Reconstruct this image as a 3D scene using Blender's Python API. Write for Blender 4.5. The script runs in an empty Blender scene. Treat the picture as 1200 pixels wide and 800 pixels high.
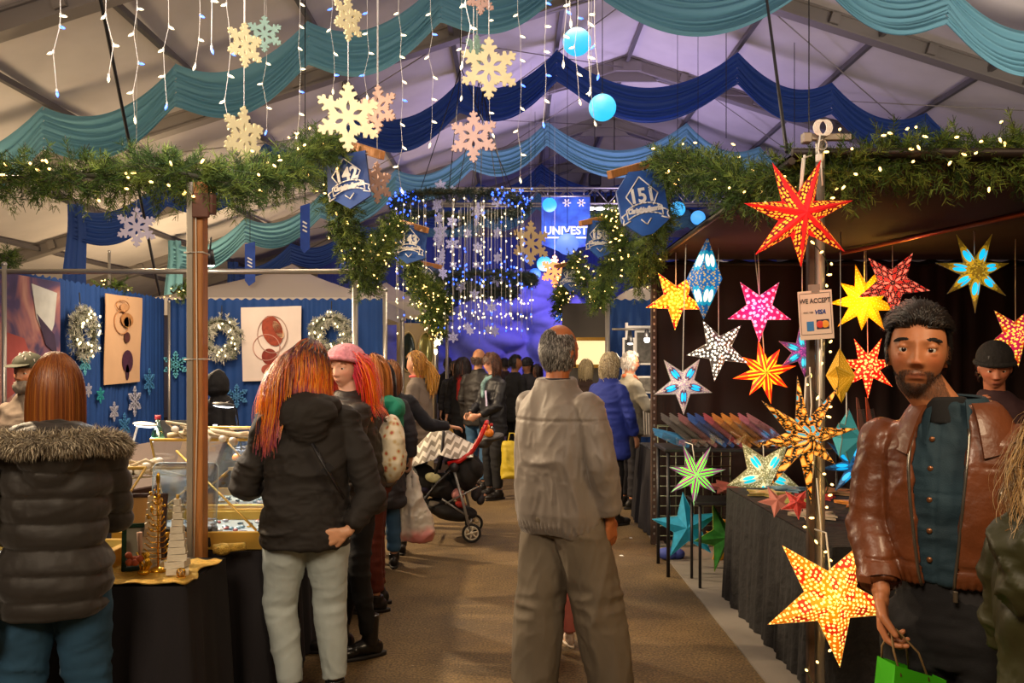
import bpy, bmesh, math, random
import numpy as np
from mathutils import Vector, Matrix, Euler
from mathutils.geometry import tessellate_polygon
random.seed(7); rng = np.random.default_rng(11)
PI = math.pi
SC = bpy.context.scene
COL = SC.collection
CAMH = 1.6
def at(px, py, Y):
    return Vector(((px-600)*Y/1000.0, Y, CAMH+(427-py)*Y/1000.0))
def X(px, Y): return (px-600)*Y/1000.0
def Z(py, Y): return CAMH+(427-py)*Y/1000.0

# ------------------------------------------------------------------ camera, world, lights
cam = bpy.data.cameras.new('camera'); camo = bpy.data.objects.new('camera', cam); COL.objects.link(camo)
cam.sensor_width = 36; cam.lens = 30.0; cam.shift_y = 0.0225; cam.clip_start = 0.05; cam.clip_end = 200
camo.location = (0, 0, CAMH); camo.rotation_euler = (PI/2, 0, 0)
SC.camera = camo
SC.view_settings.view_transform = 'Standard'; SC.view_settings.look = 'None'
SC.view_settings.gamma = 1.0; SC.view_settings.use_curve_mapping = False
SC.view_settings.exposure = 0.12
w = bpy.data.worlds.new('world'); SC.world = w; w.use_nodes = True
bg = w.node_tree.nodes['Background']; bg.inputs[0].default_value = (0.32, 0.27, 0.34, 1); bg.inputs[1].default_value = 0.10

def light(kind, name, loc, target, energy, color, size=1.0, size_y=None, spot=60, blend=0.6):
    l = bpy.data.lights.new(name, kind); l.energy = energy; l.color = color
    if kind == 'AREA':
        l.size = size
        if size_y: l.shape = 'RECTANGLE'; l.size_y = size_y
    elif kind == 'SPOT':
        l.spot_size = math.radians(spot); l.spot_blend = blend; l.shadow_soft_size = size
    else: l.shadow_soft_size = size
    o = bpy.data.objects.new(name, l); COL.objects.link(o); o.location = loc
    d = Vector(target)-Vector(loc)
    o.rotation_euler = d.to_track_quat('-Z', 'Y').to_euler()
    return o
WARM = (1.0, 0.74, 0.46); WARM2 = (1.0, 0.78, 0.55); PURP = (0.62, 0.5, 1.0); BLUE = (0.25, 0.4, 1.0)
# booth flood lamps on the left stall, throwing shadows to the right across the aisle
light('SPOT', 'flood_lamp', (-4.0, 5.4, 3.3), (0.3, 4.2, 0.6), 850, WARM, 0.10, spot=100)
light('SPOT', 'flood_lamp', (-3.9, 9.0, 3.3), (0.2, 8.0, 0.5), 1000, WARM, 0.10, spot=100)
light('AREA', 'stall_lamp', (-2.6, 4.6, 2.75), (-2.4, 4.9, 0.0), 34, WARM2, 0.9)
light('AREA', 'stall_lamp', (-3.0, 8.6, 2.9), (-3.6, 10.5, 1.2), 60, WARM2, 0.9)
# added soft overhead fill, no visible fixtures, high under the roof
light('AREA', 'fill_light', (-1.6, -1.5, 4.6), (0.2, 4.2, 0.9), 215, WARM2, 1.6)
light('AREA', 'fill_light', (2.2, 0.2, 3.6), (1.0, 4.0, 0.9), 60, WARM, 0.8)
light('AREA', 'fill_light', (0.3, 7.0, 5.2), (0.2, 8.0, 0), 85, WARM2, 1.5)
light('AREA', 'fill_light', (0.2, 11.5, 5.0), (0.0, 10.5, 0), 70, WARM2, 1.5)
# uplighters washing the tent roof
light('AREA', 'uplighter', (-7.5, 9.0, 1.2), (-6.5, 10.0, 6.0), 160, (1.0, .72, .42), 1.5)
light('AREA', 'uplighter', (-6.0, 16.0, 1.2), (-5.0, 17.0, 6.0), 200, (1.0, .72, .42), 1.5)
light('AREA', 'uplighter', (5.5, 7.5, 3.3), (4.0, 12.0, 7.0), 130, (.95, .80, .68), 2.0)
light('AREA', 'uplighter', (-1.0, 3.0, 3.4), (0, 9, 7), 90, (.85, .76, .8), 2.0)
light('AREA', 'uplighter', (1.5, 15.0, 3.2), (1.5, 16.0, 7.0), 200, PURP, 2.5)
light('AREA', 'stage_wash', (0.5, 19.8, 4.6), (0.6, 22.6, 2.4), 60, (0.33, 0.32, 1.0), 2.0)
light('SPOT', 'stage_wash', (2.6, 19.0, 4.7), (1.0, 22.6, 2.5), 520, (0.8, 0.42, 1.0), 0.3, spot=50)

# ------------------------------------------------------------------ numpy noise
def _h(ix, iy, iz):
    n = (ix*374761393 + iy*668265263 + iz*1442695041) & 0xffffffff
    n = ((n ^ (n >> 13))*1274126177) & 0xffffffff
    n = (n ^ (n >> 16)) & 0xffffffff
    return n/4294967295.0
def vnoise(p):
    p = np.asarray(p, dtype=np.float64); i = np.floor(p).astype(np.int64); f = p-i; f = f*f*(3-2*f)
    r = 0
    for dx in (0, 1):
        wx = f[:, 0] if dx else 1-f[:, 0]
        for dy in (0, 1):
            wy = f[:, 1] if dy else 1-f[:, 1]
            for dz in (0, 1):
                wz = f[:, 2] if dz else 1-f[:, 2]
                r = r + wx*wy*wz*_h(i[:, 0]+dx, i[:, 1]+dy, i[:, 2]+dz)
    return r
def ridged(p):
    return 1-np.abs(2*vnoise(p)-1)
def folds(P, amp=.006, fr=(6, 6, 15), seed=0.0):
    Q = P*np.array(fr)+seed
    wv = vnoise(P*4+seed+9)*1.8
    Q = Q+np.stack([wv, wv*.5, wv], 1)
    a = ridged(Q)**2; b = ridged(Q*2.1+3.3); c = ridged(Q*4.1+7.7)**2
    return amp*(a*1.2+b*.4+c*.28-.8)

# ------------------------------------------------------------------ mesh builder
class MB:
    def __init__(s): s.ch = []; s.n = 0
    def add(s, V, F, mat=0, col=None, uv=None, sm=True):
        V = np.asarray(V, dtype=np.float64).reshape(-1, 3); F = np.asarray(F, dtype=np.int64)
        s.ch.append((V, F+s.n, mat, col, uv, sm)); s.n += len(V); return s
    def box(s, c, size, R=None, mat=0, col=None, bev=0.0):
        hx, hy, hz = [a/2 for a in size]
        if bev > 0:
            b = min(bev, hx*.9, hy*.9, hz*.9)
            V = []; 
            for sx in (-1, 1):
                for sy in (-1, 1):
                    for sz in (-1, 1):
                        V += [(sx*(hx-b), sy*(hy-b), sz*hz), (sx*(hx-b), sy*hy, sz*(hz-b)), (sx*hx, sy*(hy-b), sz*(hz-b))]
            V = np.array(V, float)
            def ix(sx, sy, sz, k): return ((sx > 0)*4+(sy > 0)*2+(sz > 0))*3+k
            Q = []; T = []
            for sz in (-1, 1): Q.append([ix(-1, -1, sz, 0), ix(1, -1, sz, 0), ix(1, 1, sz, 0), ix(-1, 1, sz, 0)][::sz])
            for sy in (-1, 1): Q.append([ix(-1, sy, -1, 1), ix(1, sy, -1, 1), ix(1, sy, 1, 1), ix(-1, sy, 1, 1)][::-sy])
            for sx in (-1, 1): Q.append([ix(sx, -1, -1, 2), ix(sx, 1, -1, 2), ix(sx, 1, 1, 2), ix(sx, -1, 1, 2)][::sx])
            for a in (-1, 1):
                for b_ in (-1, 1):
                    Q.append([ix(-1, a, b_, 0), ix(1, a, b_, 0), ix(1, a, b_, 1), ix(-1, a, b_, 1)][::a*b_*-1 or 1])
                    Q.append([ix(a, -1, b_, 0), ix(a, 1, b_, 0), ix(a, 1, b_, 2), ix(a, -1, b_, 2)][::a*b_])
                    Q.append([ix(a, b_, -1, 1), ix(a, b_, 1, 1), ix(a, b_, 1, 2), ix(a, b_, -1, 2)][::-a*b_ or 1])
            for sx in (-1, 1):
                for sy in (-1, 1):
                    for sz in (-1, 1):
                        T.append([ix(sx, sy, sz, 0), ix(sx, sy, sz, 1), ix(sx, sy, sz, 2)][::(1 if sx*sy*sz < 0 else -1)])
            if R is not None: V = V@np.array(R).T
            V = V+np.array(c)
            s.add(V, Q, mat, col, sm=False); n0 = s.n-len(V)
            s.ch.append((np.zeros((0, 3)), np.array(T)+n0, mat, None, None, False))
            return s
        V = np.array([(x, y, z) for x in (-hx, hx) for y in (-hy, hy) for z in (-hz, hz)], float)
        if R is not None: V = V@np.array(R).T
        V = V+np.array(c)
        return s.add(V, [(0, 1, 3, 2), (4, 6, 7, 5), (0, 4, 5, 1), (2, 3, 7, 6), (0, 2, 6, 4), (1, 5, 7, 3)], mat, col, sm=False)
    def ell(s, c, r, R=None, seg=16, rings=10, mat=0, col=None):
        t = np.linspace(0, 2*PI, seg, endpoint=False); p = np.linspace(0, PI, rings+1)
        P, T = np.meshgrid(p, t, indexing='ij')
        V = np.stack([np.sin(P)*np.cos(T), np.sin(P)*np.sin(T), np.cos(P)], -1).reshape(-1, 3)*np.array(r)
        if R is not None: V = V@np.array(R).T
        V = V+np.array(c)
        F = [(i*seg+j, (i+1)*seg+j, (i+1)*seg+(j+1) % seg, i*seg+(j+1) % seg) for i in range(rings) for j in range(seg)]
        return s.add(V, F, mat, col)
    def tube(s, P, r, n=8, caps=True, mat=0, col=None, flat=None, closed=False):
        P = np.array(P, float); m = len(P); r = np.full(m, r) if np.isscalar(r) else np.array(r, float)
        if closed: T = np.roll(P, -1, 0)-np.roll(P, 1, 0)
        else: T = np.gradient(P, axis=0)
        T /= np.linalg.norm(T, axis=1)[:, None]+1e-12
        u = np.cross(T[0], (0, 0, 1.0)); 
        if np.linalg.norm(u) < .1: u = np.cross(T[0], (0, 1.0, 0))
        V = []; a = np.linspace(0, 2*PI, n, endpoint=False)
        for i in range(m):
            u = u-T[i]*np.dot(u, T[i]); u /= np.linalg.norm(u)+1e-12; w_ = np.cross(T[i], u)
            f = 1.0 if flat is None else flat
            V.append(P[i]+r[i]*(np.cos(a)[:, None]*u+f*np.sin(a)[:, None]*w_))
        V = np.concatenate(V)
        mm = m if closed else m-1
        F = [(i*n+j, i*n+(j+1) % n, ((i+1) % m)*n+(j+1) % n, ((i+1) % m)*n+j) for i in range(mm) for j in range(n)]
        s.add(V, F, mat, col); n0 = s.n-len(V)
        if caps and not closed and n > 2:
            s.ch.append((np.zeros((0, 3)), np.array([list(range(n))[::-1]])+n0, mat, None, None, False))
            s.ch.append((np.zeros((0, 3)), np.array([list(range((m-1)*n, m*n))])+n0, mat, None, None, False))
        return s
    def limb(s, pts, rad, n=14):
        "tapered chain with balls at the joints, meant to be fused"
        for i in range(len(pts)-1):
            s.tube([pts[i], pts[i+1]], [rad[i], rad[i+1]], n)
        for p, r in zip(pts, rad): s.ell(p, (r, r, r), seg=14, rings=8)
        return s
    def loft(s, rings, n=28, mat=0, caps=True, pw=2.0):
        "rings: (cx,cy,cz,rx,ry)"
        a = np.linspace(0, 2*PI, n, endpoint=False); V = []
        for (cx, cy, cz, rx, ry) in rings:
            c, s_ = np.cos(a), np.sin(a)
            k = (np.abs(c)**pw+np.abs(s_)**pw)**(-1/pw)
            V.append(np.stack([cx+rx*c*k, cy+ry*s_*k, np.full(n, cz)], 1))
        m = len(rings); V = np.concatenate(V)
        F = [(i*n+j, i*n+(j+1) % n, (i+1)*n+(j+1) % n, (i+1)*n+j) for i in range(m-1) for j in range(n)]
        s.add(V, F, mat); n0 = s.n-len(V)
        if caps:
            s.ch.append((np.zeros((0, 3)), np.array([list(range(n))[::-1]])+n0, mat, None, None, False))
            s.ch.append((np.zeros((0, 3)), np.array([list(range((m-1)*n, m*n))])+n0, mat, None, None, False))
        return s
    def grid(s, G, mat=0, uv=None, wrap=False, col=None):
        G = np.asarray(G, float); a, b = G.shape[:2]
        bb = b if wrap else b-1
        F = [(i*b+j, i*b+(j+1) % b, (i+1)*b+(j+1) % b, (i+1)*b+j) for i in range(a-1) for j in range(bb)]
        return s.add(G.reshape(-1, 3), F, mat, col, uv)
    def poly(s, outer, holes, M, thick, mat=0):
        "extruded outline in the local xz plane"
        pl = [[Vector((p[0], p[1], 0)) for p in outer]]+[[Vector((p[0], p[1], 0)) for p in h] for h in holes]
        tri = tessellate_polygon(pl); flat = [p for l in pl for p in l]; n = len(flat)
        V = [(p.x, -thick/2, p.y) for p in flat]+[(p.x, thick/2, p.y) for p in flat]
        F = []
        for t in tri:
            a, b, c = flat[t[0]], flat[t[1]], flat[t[2]]
            ccw = (b.x-a.x)*(c.y-a.y)-(b.y-a.y)*(c.x-a.x) > 0
            t = tuple(t) if ccw else (t[0], t[2], t[1])
            F.append(t); F.append((t[0]+n, t[2]+n, t[1]+n))
        Q = []; o = 0
        for l in pl:
            k = len(l)
            for i in range(k): Q.append((o+i, o+i+n, o+(i+1) % k+n, o+(i+1) % k))
            o += k
        V = np.array([tuple(M@Vector(v)) for v in V])
        s.add(V, F, mat, sm=False); n0 = s.n-len(V)
        s.ch.append((np.zeros((0, 3)), np.array(Q)+n0, mat, None, None, False))
        return s
    def mesh(s, name, mats):
        V = np.concatenate([c[0] for c in s.ch]); me = bpy.data.meshes.new(name)
        me.vertices.add(len(V)); me.vertices.foreach_set('co', V.ravel())
        L = []; ls = []; mi = []; sm = []; o = 0
        for c in s.ch:
            F = c[1]
            if len(F) == 0: continue
            k = F.shape[1]; L.append(F.ravel()); ls.append(o+np.arange(len(F))*k); o += F.size
            mi.append(np.full(len(F), c[2])); sm.append(np.full(len(F), c[5]))
        L = np.concatenate(L); me.loops.add(len(L)); me.loops.foreach_set('vertex_index', L.astype(np.int32))
        ls = np.concatenate(ls); me.polygons.add(len(ls)); me.polygons.foreach_set('loop_start', ls.astype(np.int32))
        me.polygons.foreach_set('material_index', np.concatenate(mi).astype(np.int32))
        me.polygons.foreach_set('use_smooth', np.concatenate(sm))
        if any(c[3] is not None for c in s.ch):
            A = np.concatenate([(np.ones((len(c[0]), 4))*(1, 1, 1, 1) if c[3] is None else np.broadcast_to(np.asarray(c[3], float), (len(c[0]), 4))) for c in s.ch])
            at_ = me.color_attributes.new('Col', 'FLOAT_COLOR', 'POINT'); at_.data.foreach_set('color', A.ravel())
        if any(c[4] is not None for c in s.ch):
            U = np.concatenate([(np.zeros((len(c[0]), 2)) if c[4] is None else np.asarray(c[4], float)) for c in s.ch])
            uvl = me.uv_layers.new(name='UVMap'); uvl.data.foreach_set('uv', U[L].ravel())
        for m_ in (mats if isinstance(mats, (list, tuple)) else [mats]): me.materials.append(m_)
        me.update(calc_edges=True); me.validate()
        return me
    def build(s, name, mats, parent=None, loc=None, rz=0.0):
        return link(name, s.mesh(name, mats), parent, loc, rz)
def link(name, data, parent=None, loc=None, rz=0.0):
    o = bpy.data.objects.new(name, data); COL.objects.link(o)
    if parent is not None: o.parent = parent
    if loc is not None: o.location = loc
    o.rotation_euler = (0, 0, rz)
    return o
def tag(o, label=None, cat=None, group=None, kind=None):
    if label: o['label'] = label
    if cat: o['category'] = cat
    if group: o['group'] = group
    if kind: o['kind'] = kind
    return o
def empty(name, loc=(0, 0, 0), rz=0.0):
    o = bpy.data.objects.new(name, None); COL.objects.link(o); o.location = loc; o.rotation_euler = (0, 0, rz); o.empty_display_size = .1
    return o
def struct(o): o['kind'] = 'structure'; return o
def Rz(a): return np.array([[math.cos(a), -math.sin(a), 0], [math.sin(a), math.cos(a), 0], [0, 0, 1]])
def Rx(a): return np.array([[1, 0, 0], [0, math.cos(a), -math.sin(a)], [0, math.sin(a), math.cos(a)]])
def Ry(a): return np.array([[math.cos(a), 0, math.sin(a)], [0, 1, 0], [-math.sin(a), 0, math.cos(a)]])
def unit(v): v = np.array(v, float); return v/(np.linalg.norm(v)+1e-12)
def lerp(a, b, t): return a+(b-a)*t
def fuse(mb, vox, smooth=2, disp=None, name='mesh'):
    me = mb.mesh(name, []); ob = bpy.data.objects.new('tmp', me); COL.objects.link(ob)
    m = ob.modifiers.new('r', 'REMESH'); m.mode = 'VOXEL'; m.voxel_size = vox
    if smooth:
        m2 = ob.modifiers.new('s', 'SMOOTH'); m2.factor = .5; m2.iterations = smooth
    dg = bpy.context.evaluated_depsgraph_get()
    out = bpy.data.meshes.new_from_object(ob.evaluated_get(dg))
    bpy.data.objects.remove(ob); bpy.data.meshes.remove(me)
    out.name = name
    n = len(out.vertices); P = np.zeros(n*3); out.vertices.foreach_get('co', P); P = P.reshape(-1, 3)
    if disp is not None:
        N = np.zeros(n*3); out.vertices.foreach_get('normal', N); N = N.reshape(-1, 3)
        P = P+N*disp(P, N)[:, None]; out.vertices.foreach_set('co', P.ravel())
    out.polygons.foreach_set('use_smooth', np.ones(len(out.polygons), bool)); out.update()
    return out, P
def paint(me, A):
    at_ = me.color_attributes.new('Col', 'FLOAT_COLOR', 'POINT'); at_.data.foreach_set('color', np.asarray(A, float).ravel())

# ------------------------------------------------------------------ materials
MC = {}
def nm(name):
    m = bpy.data.materials.new(name); m.use_nodes = True; nt = m.node_tree
    return m, nt, nt.nodes['Principled BSDF']
def N(nt, t, **k):
    n = nt.nodes.new(t)
    for a, b in k.items():
        if a.startswith('i_'):
            key = a[2:]; n.inputs[int(key) if key.isdigit() else key].default_value = b
        else: setattr(n, a, b)
    return n
def Lk(nt, a, b): nt.links.new(a, b)
def rgb(h):
    h = h.lstrip('#'); c = [int(h[i:i+2], 16)/255 for i in (0, 2, 4)]
    return tuple((x/12.92 if x <= .04045 else ((x+.055)/1.055)**2.4) for x in c)+(1.0,)
def mat(name, col, rough=.6, metal=0.0, bump=0.0, bscale=80, var=0.0, vscale=8, coat=0, sheen=0, trans=0, stretch=(1, 1, 1), attr=False, spec=.5, bdist=.003):
    if name in MC: return MC[name]
    m, nt, b = nm(name)
    c = rgb(col) if isinstance(col, str) else tuple(col)
    b.inputs['Base Color'].default_value = c; b.inputs['Roughness'].default_value = rough; b.inputs['Metallic'].default_value = metal
    b.inputs['Coat Weight'].default_value = coat; b.inputs['Sheen Weight'].default_value = sheen
    b.inputs['Transmission Weight'].default_value = trans; b.inputs['Specular IOR Level'].default_value = spec
    tc = N(nt, 'ShaderNodeTexCoord'); mp = N(nt, 'ShaderNodeMapping'); mp.inputs['Scale'].default_value = stretch
    Lk(nt, tc.outputs['Object'], mp.inputs[0])
    src = None
    if attr:
        a = N(nt, 'ShaderNodeAttribute', attribute_name='Col'); src = a.outputs['Color']
    if var > 0:
        nz = N(nt, 'ShaderNodeTexNoise', i_Scale=vscale, i_Detail=5.0); Lk(nt, mp.outputs[0], nz.inputs['Vector'])
        mr = N(nt, 'ShaderNodeMapRange'); mr.inputs['From Min'].default_value = .3; mr.inputs['From Max'].default_value = .7
        mr.inputs['To Min'].default_value = 1-var; mr.inputs['To Max'].default_value = 1+var; Lk(nt, nz.outputs['Fac'], mr.inputs['Value'])
        mx = N(nt, 'ShaderNodeMix', data_type='RGBA', blend_type='MULTIPLY', i_0=1.0)
        if src: Lk(nt, src, mx.inputs[6])
        else: mx.inputs[6].default_value = c
        Lk(nt, mr.outputs[0], mx.inputs[7]); src = mx.outputs[2]
    if src: Lk(nt, src, b.inputs['Base Color'])
    if bump > 0:
        nz = N(nt, 'ShaderNodeTexNoise', i_Scale=bscale, i_Detail=4.0); Lk(nt, mp.outputs[0], nz.inputs['Vector'])
        bp = N(nt, 'ShaderNodeBump', i_Strength=bump, i_Distance=bdist); Lk(nt, nz.outputs['Fac'], bp.inputs['Height'])
        Lk(nt, bp.outputs[0], b.inputs['Normal'])
    MC[name] = m
    return m
def emit(name, col, strength, base=None):
    if name in MC: return MC[name]
    m, nt, b = nm(name); c = rgb(col) if isinstance(col, str) else tuple(col)
    b.inputs['Base Color'].default_value = base or c
    b.inputs['Emission Color'].default_value = c; b.inputs['Emission Strength'].default_value = strength
    MC[name] = m; return m
def glass(name, col=(1, 1, 1, 1), rough=0.02, alpha=.12):
    "thin clear sheet: mostly see-through with a real glossy reflection"
    if name in MC: return MC[name]
    m = bpy.data.materials.new(name); m.use_nodes = True; nt = m.node_tree; nt.nodes.clear()
    o = N(nt, 'ShaderNodeOutputMaterial'); t = N(nt, 'ShaderNodeBsdfTransparent', i_Color=col); g = N(nt, 'ShaderNodeBsdfGlossy', i_Roughness=rough)
    fr = N(nt, 'ShaderNodeFresnel', i_IOR=1.5); ad = N(nt, 'ShaderNodeMath', operation='ADD', i_1=alpha); mx = N(nt, 'ShaderNodeMixShader')
    Lk(nt, fr.outputs[0], ad.inputs[0]); Lk(nt, ad.outputs[0], mx.inputs[0]); Lk(nt, t.outputs[0], mx.inputs[1]); Lk(nt, g.outputs[0], mx.inputs[2]); Lk(nt, mx.outputs[0], o.inputs[0])
    MC[name] = m; return m
def fabric_sheer(name, col, sheer=.25):
    if name in MC: return MC[name]
    m, nt, b = nm(name); c = rgb(col); b.inputs['Base Color'].default_value = c; b.inputs['Roughness'].default_value = .75
    tr = N(nt, 'ShaderNodeBsdfTranslucent', i_Color=c); mx = N(nt, 'ShaderNodeMixShader', i_0=sheer)
    out = nt.nodes['Material Output']; Lk(nt, b.outputs[0], mx.inputs[1]); Lk(nt, tr.outputs[0], mx.inputs[2]); Lk(nt, mx.outputs[0], out.inputs[0])
    MC[name] = m; return m
def ramp(nt, fac, stops, interp='LINEAR'):
    r = N(nt, 'ShaderNodeValToRGB'); r.color_ramp.interpolation = interp; e = r.color_ramp.elements
    while len(e) < len(stops): e.new(.5)
    for q, (p, c) in zip(e, stops): q.position = p; q.color = rgb(c) if isinstance(c, str) else c
    Lk(nt, fac, r.inputs[0]); return r.outputs[0]
M_steel = mat('brushed_steel', '#b9b6b0', .35, .9, .1, 60)
M_wood = mat('pine_wood', '#a8703c', .55, 0, .35, 25, .22, 6, stretch=(12, 12, 1))
M_white = mat('white_paint', '#e6e2da', .5)
M_black = mat('black_paint', '#17161a', .45)
M_cable = mat('black_cable', '#0d0d0f', .5)
M_wcord = mat('white_cord', '#d9d5c8', .5)
# ------------------------------------------------------------------ the setting: floor, tent
def mat_floor():
    m, nt, b = nm('trodden_asphalt')
    tc = N(nt, 'ShaderNodeTexCoord'); n1 = N(nt, 'ShaderNodeTexNoise', i_Scale=1.1, i_Detail=6.0, i_Roughness=.65); Lk(nt, tc.outputs['Object'], n1.inputs['Vector'])
    base = ramp(nt, n1.outputs['Fac'], [(.32, '#4c3c25'), (.5, '#624e2e'), (.68, '#765f3a')])
    n2 = N(nt, 'ShaderNodeTexNoise', i_Scale=75.0, i_Detail=4.0); Lk(nt, tc.outputs['Object'], n2.inputs['Vector'])
    g = ramp(nt, n2.outputs['Fac'], [(.34, (.45, .45, .45, 1)), (.66, (1.5, 1.5, 1.5, 1))])
    mx = N(nt, 'ShaderNodeMix', data_type='RGBA', blend_type='MULTIPLY', i_0=1.0); Lk(nt, base, mx.inputs[6]); Lk(nt, g, mx.inputs[7])
    v = N(nt, 'ShaderNodeTexVoronoi', i_Scale=26.0); Lk(nt, tc.outputs['Object'], v.inputs['Vector'])
    s = ramp(nt, v.outputs['Distance'], [(.06, (1, 1, 1, 1)), (.10, (0, 0, 0, 1))])
    n3 = N(nt, 'ShaderNodeTexNoise', i_Scale=3.0, i_Detail=3.0); Lk(nt, tc.outputs['Object'], n3.inputs['Vector'])
    s3 = ramp(nt, n3.outputs['Fac'], [(.5, (0, 0, 0, 1)), (.66, (.7, .7, .7, 1))])
    mu = N(nt, 'ShaderNodeMath', operation='MULTIPLY'); Lk(nt, s, mu.inputs[0]); Lk(nt, s3, mu.inputs[1])
    mx2 = N(nt, 'ShaderNodeMix', data_type='RGBA', i_7=rgb('#c9b894')); Lk(nt, mu.outputs[0], mx2.inputs[0]); Lk(nt, mx.outputs[2], mx2.inputs[6])
    Lk(nt, mx2.outputs[2], b.inputs['Base Color']); b.inputs['Roughness'].default_value = .8
    bp = N(nt, 'ShaderNodeBump', i_Strength=.5, i_Distance=.004); Lk(nt, n2.outputs['Fac'], bp.inputs['Height']); Lk(nt, bp.outputs[0], b.inputs['Normal'])
    return m
mb = MB(); mb.add([(-14, -6, 0), (16, -6, 0), (16, 30, 0), (-14, 30, 0)], [(0, 1, 2, 3)]); struct(mb.build('floor', mat_floor()))
# grey stall matting under the right-hand stall
mb = MB(); mb.box((3.05, 5.85, .004), (3.55, 4.2, .008)); struct(mb.build('floor_matting', mat('grey_matting', '#7d766c', .9, 0, .3, 90, .12, 3)))

RX, RZ, RS = 2.05, 7.0, 0.32       # ridge x, ridge height, slope
def roofz(x): return RZ-RS*abs(x-RX)
TR = [4.4, 8.05, 11.6, 15.25, 18.9, 22.5, 26.1]
XL, XR = -10.5, 14.5
# roof fabric: billowing panels between the trusses
mb = MB()
ys = [-6, .8]+TR
for (y0, y1) in zip(ys[:-1], ys[1:]):
    for (xa, xb) in ((XL, RX), (RX, XR)):
        a = np.linspace(0, 1, 25); b = np.linspace(0, 1, 11); A, B = np.meshgrid(a, b, indexing='ij')
        xx = xa+(xb-xa)*A; sag = -.10*np.sin(PI*B)*(0.6+.4*np.abs(np.sin(A*PI*(xb-xa)/1.5)))
        G = np.stack([xx, y0+(y1-y0)*B, RZ+.12-RS*np.abs(xx-RX)+sag*.6], -1); mb.grid(G)
M_roof = mat('tent_fabric', '#c3bcb6', .75, 0, .2, 6, .06, 2, bdist=.02)
struct(mb.build('ceiling', M_roof))
# side walls and gable end
mb = MB()
for x in (XL, XR):
    G = [[(x, y, z) for z in (0, roofz(x)+.1)] for y in (-6, 27)]; mb.grid(G)
struct(mb.build('wall_sides', M_roof))
mb = MB(); mb.add([(XL, 26.1, 0), (XR, 26.1, 0), (XR, 26.1, roofz(XR)+.12), (RX, 26.1, RZ+.12), (XL, 26.1, roofz(XL)+.12)], [(0, 1, 2, 3, 4)]); struct(mb.build('wall_back', mat('gable_fabric', '#a79db2', .8)))
mb = MB(); mb.add([(XL, -6, 0), (XR, -6, 0), (XR, -6, roofz(XR)+.12), (RX, -6, RZ+.12), (XL, -6, roofz(XL)+.12)], [(0, 1, 2, 3, 4)]); struct(mb.build('wall_front', M_roof))
M_alu = mat('tent_beam_aluminium', '#8c857e', .5, .35, .1, 40)
for y in TR:
    for sd, (xa, xb) in (('left', (XL, RX)), ('right', (XR, RX))):
        mb = MB(); L = math.hypot(xb-xa, roofz(xb)-roofz(xa)); ang = math.atan2(roofz(xb)-roofz(xa), xb-xa)
        R = Ry(-ang); c = ((xa+xb)/2, y, (roofz(xa)+roofz(xb))/2)
        mb.box(c, (L, .12, .22), R); mb.box(np.array(c)+(0, 0, -.10), (L, .19, .03), R); mb.box(np.array(c)+(0, 0, .10), (L, .19, .03), R)
        for t in np.arange(.08, .98, .105):   # purlin brackets
            p = np.array((lerp(xa, xb, t), y-.1, lerp(roofz(xa), roofz(xb), t))); mb.box(p, (.12, .06, .14), R)
        struct(mb.build('beam_'+sd, M_alu))
    mb = MB(); mb.box((RX, y, RZ-.10), (.5, .22, .16)); mb.poly([(-.55, -.3), (.55, -.3), (.25, 0), (-.25, 0)], [], Matrix.Translation((RX, y, RZ-.05)), .05)
    for k in (-1, 1): mb.tube([(RX, y, RZ-.2), (RX+k*2.6, y, roofz(RX+2.6)-.05)], .012, 6)
    struct(mb.build('beam_ridge', M_alu))
PUR = [.70-1.52*k for k in range(8)]+[3.52+1.47*k for k in range(8)]+[RX]
for x in PUR:
    if XL < x < XR:
        mb = MB()
        for (y0, y1) in zip(ys[:-1], ys[1:]): mb.box((x, (y0+y1)/2, roofz(x)+.0), (.06, y1-y0, .07))
        struct(mb.build('beam_purlin', mat('purlin_steel', '#6f6a68', .5, .5)))
# wind bracing wires
mb = MB()
for (y0, y1) in ((11.6, 15.25), (15.25, 18.9), (18.9, 22.5)):
    for (a, b) in ((-6, -1), (3.5, 8), (-.8, RX)):
        mb.tube([(a, y0, roofz(a)-.1), (b, y1, roofz(b)-.1)], .009, 5); mb.tube([(b, y0, roofz(b)-.1), (a, y1, roofz(a)-.1)], .009, 5)
struct(mb.build('beam_bracing', M_alu))

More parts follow.
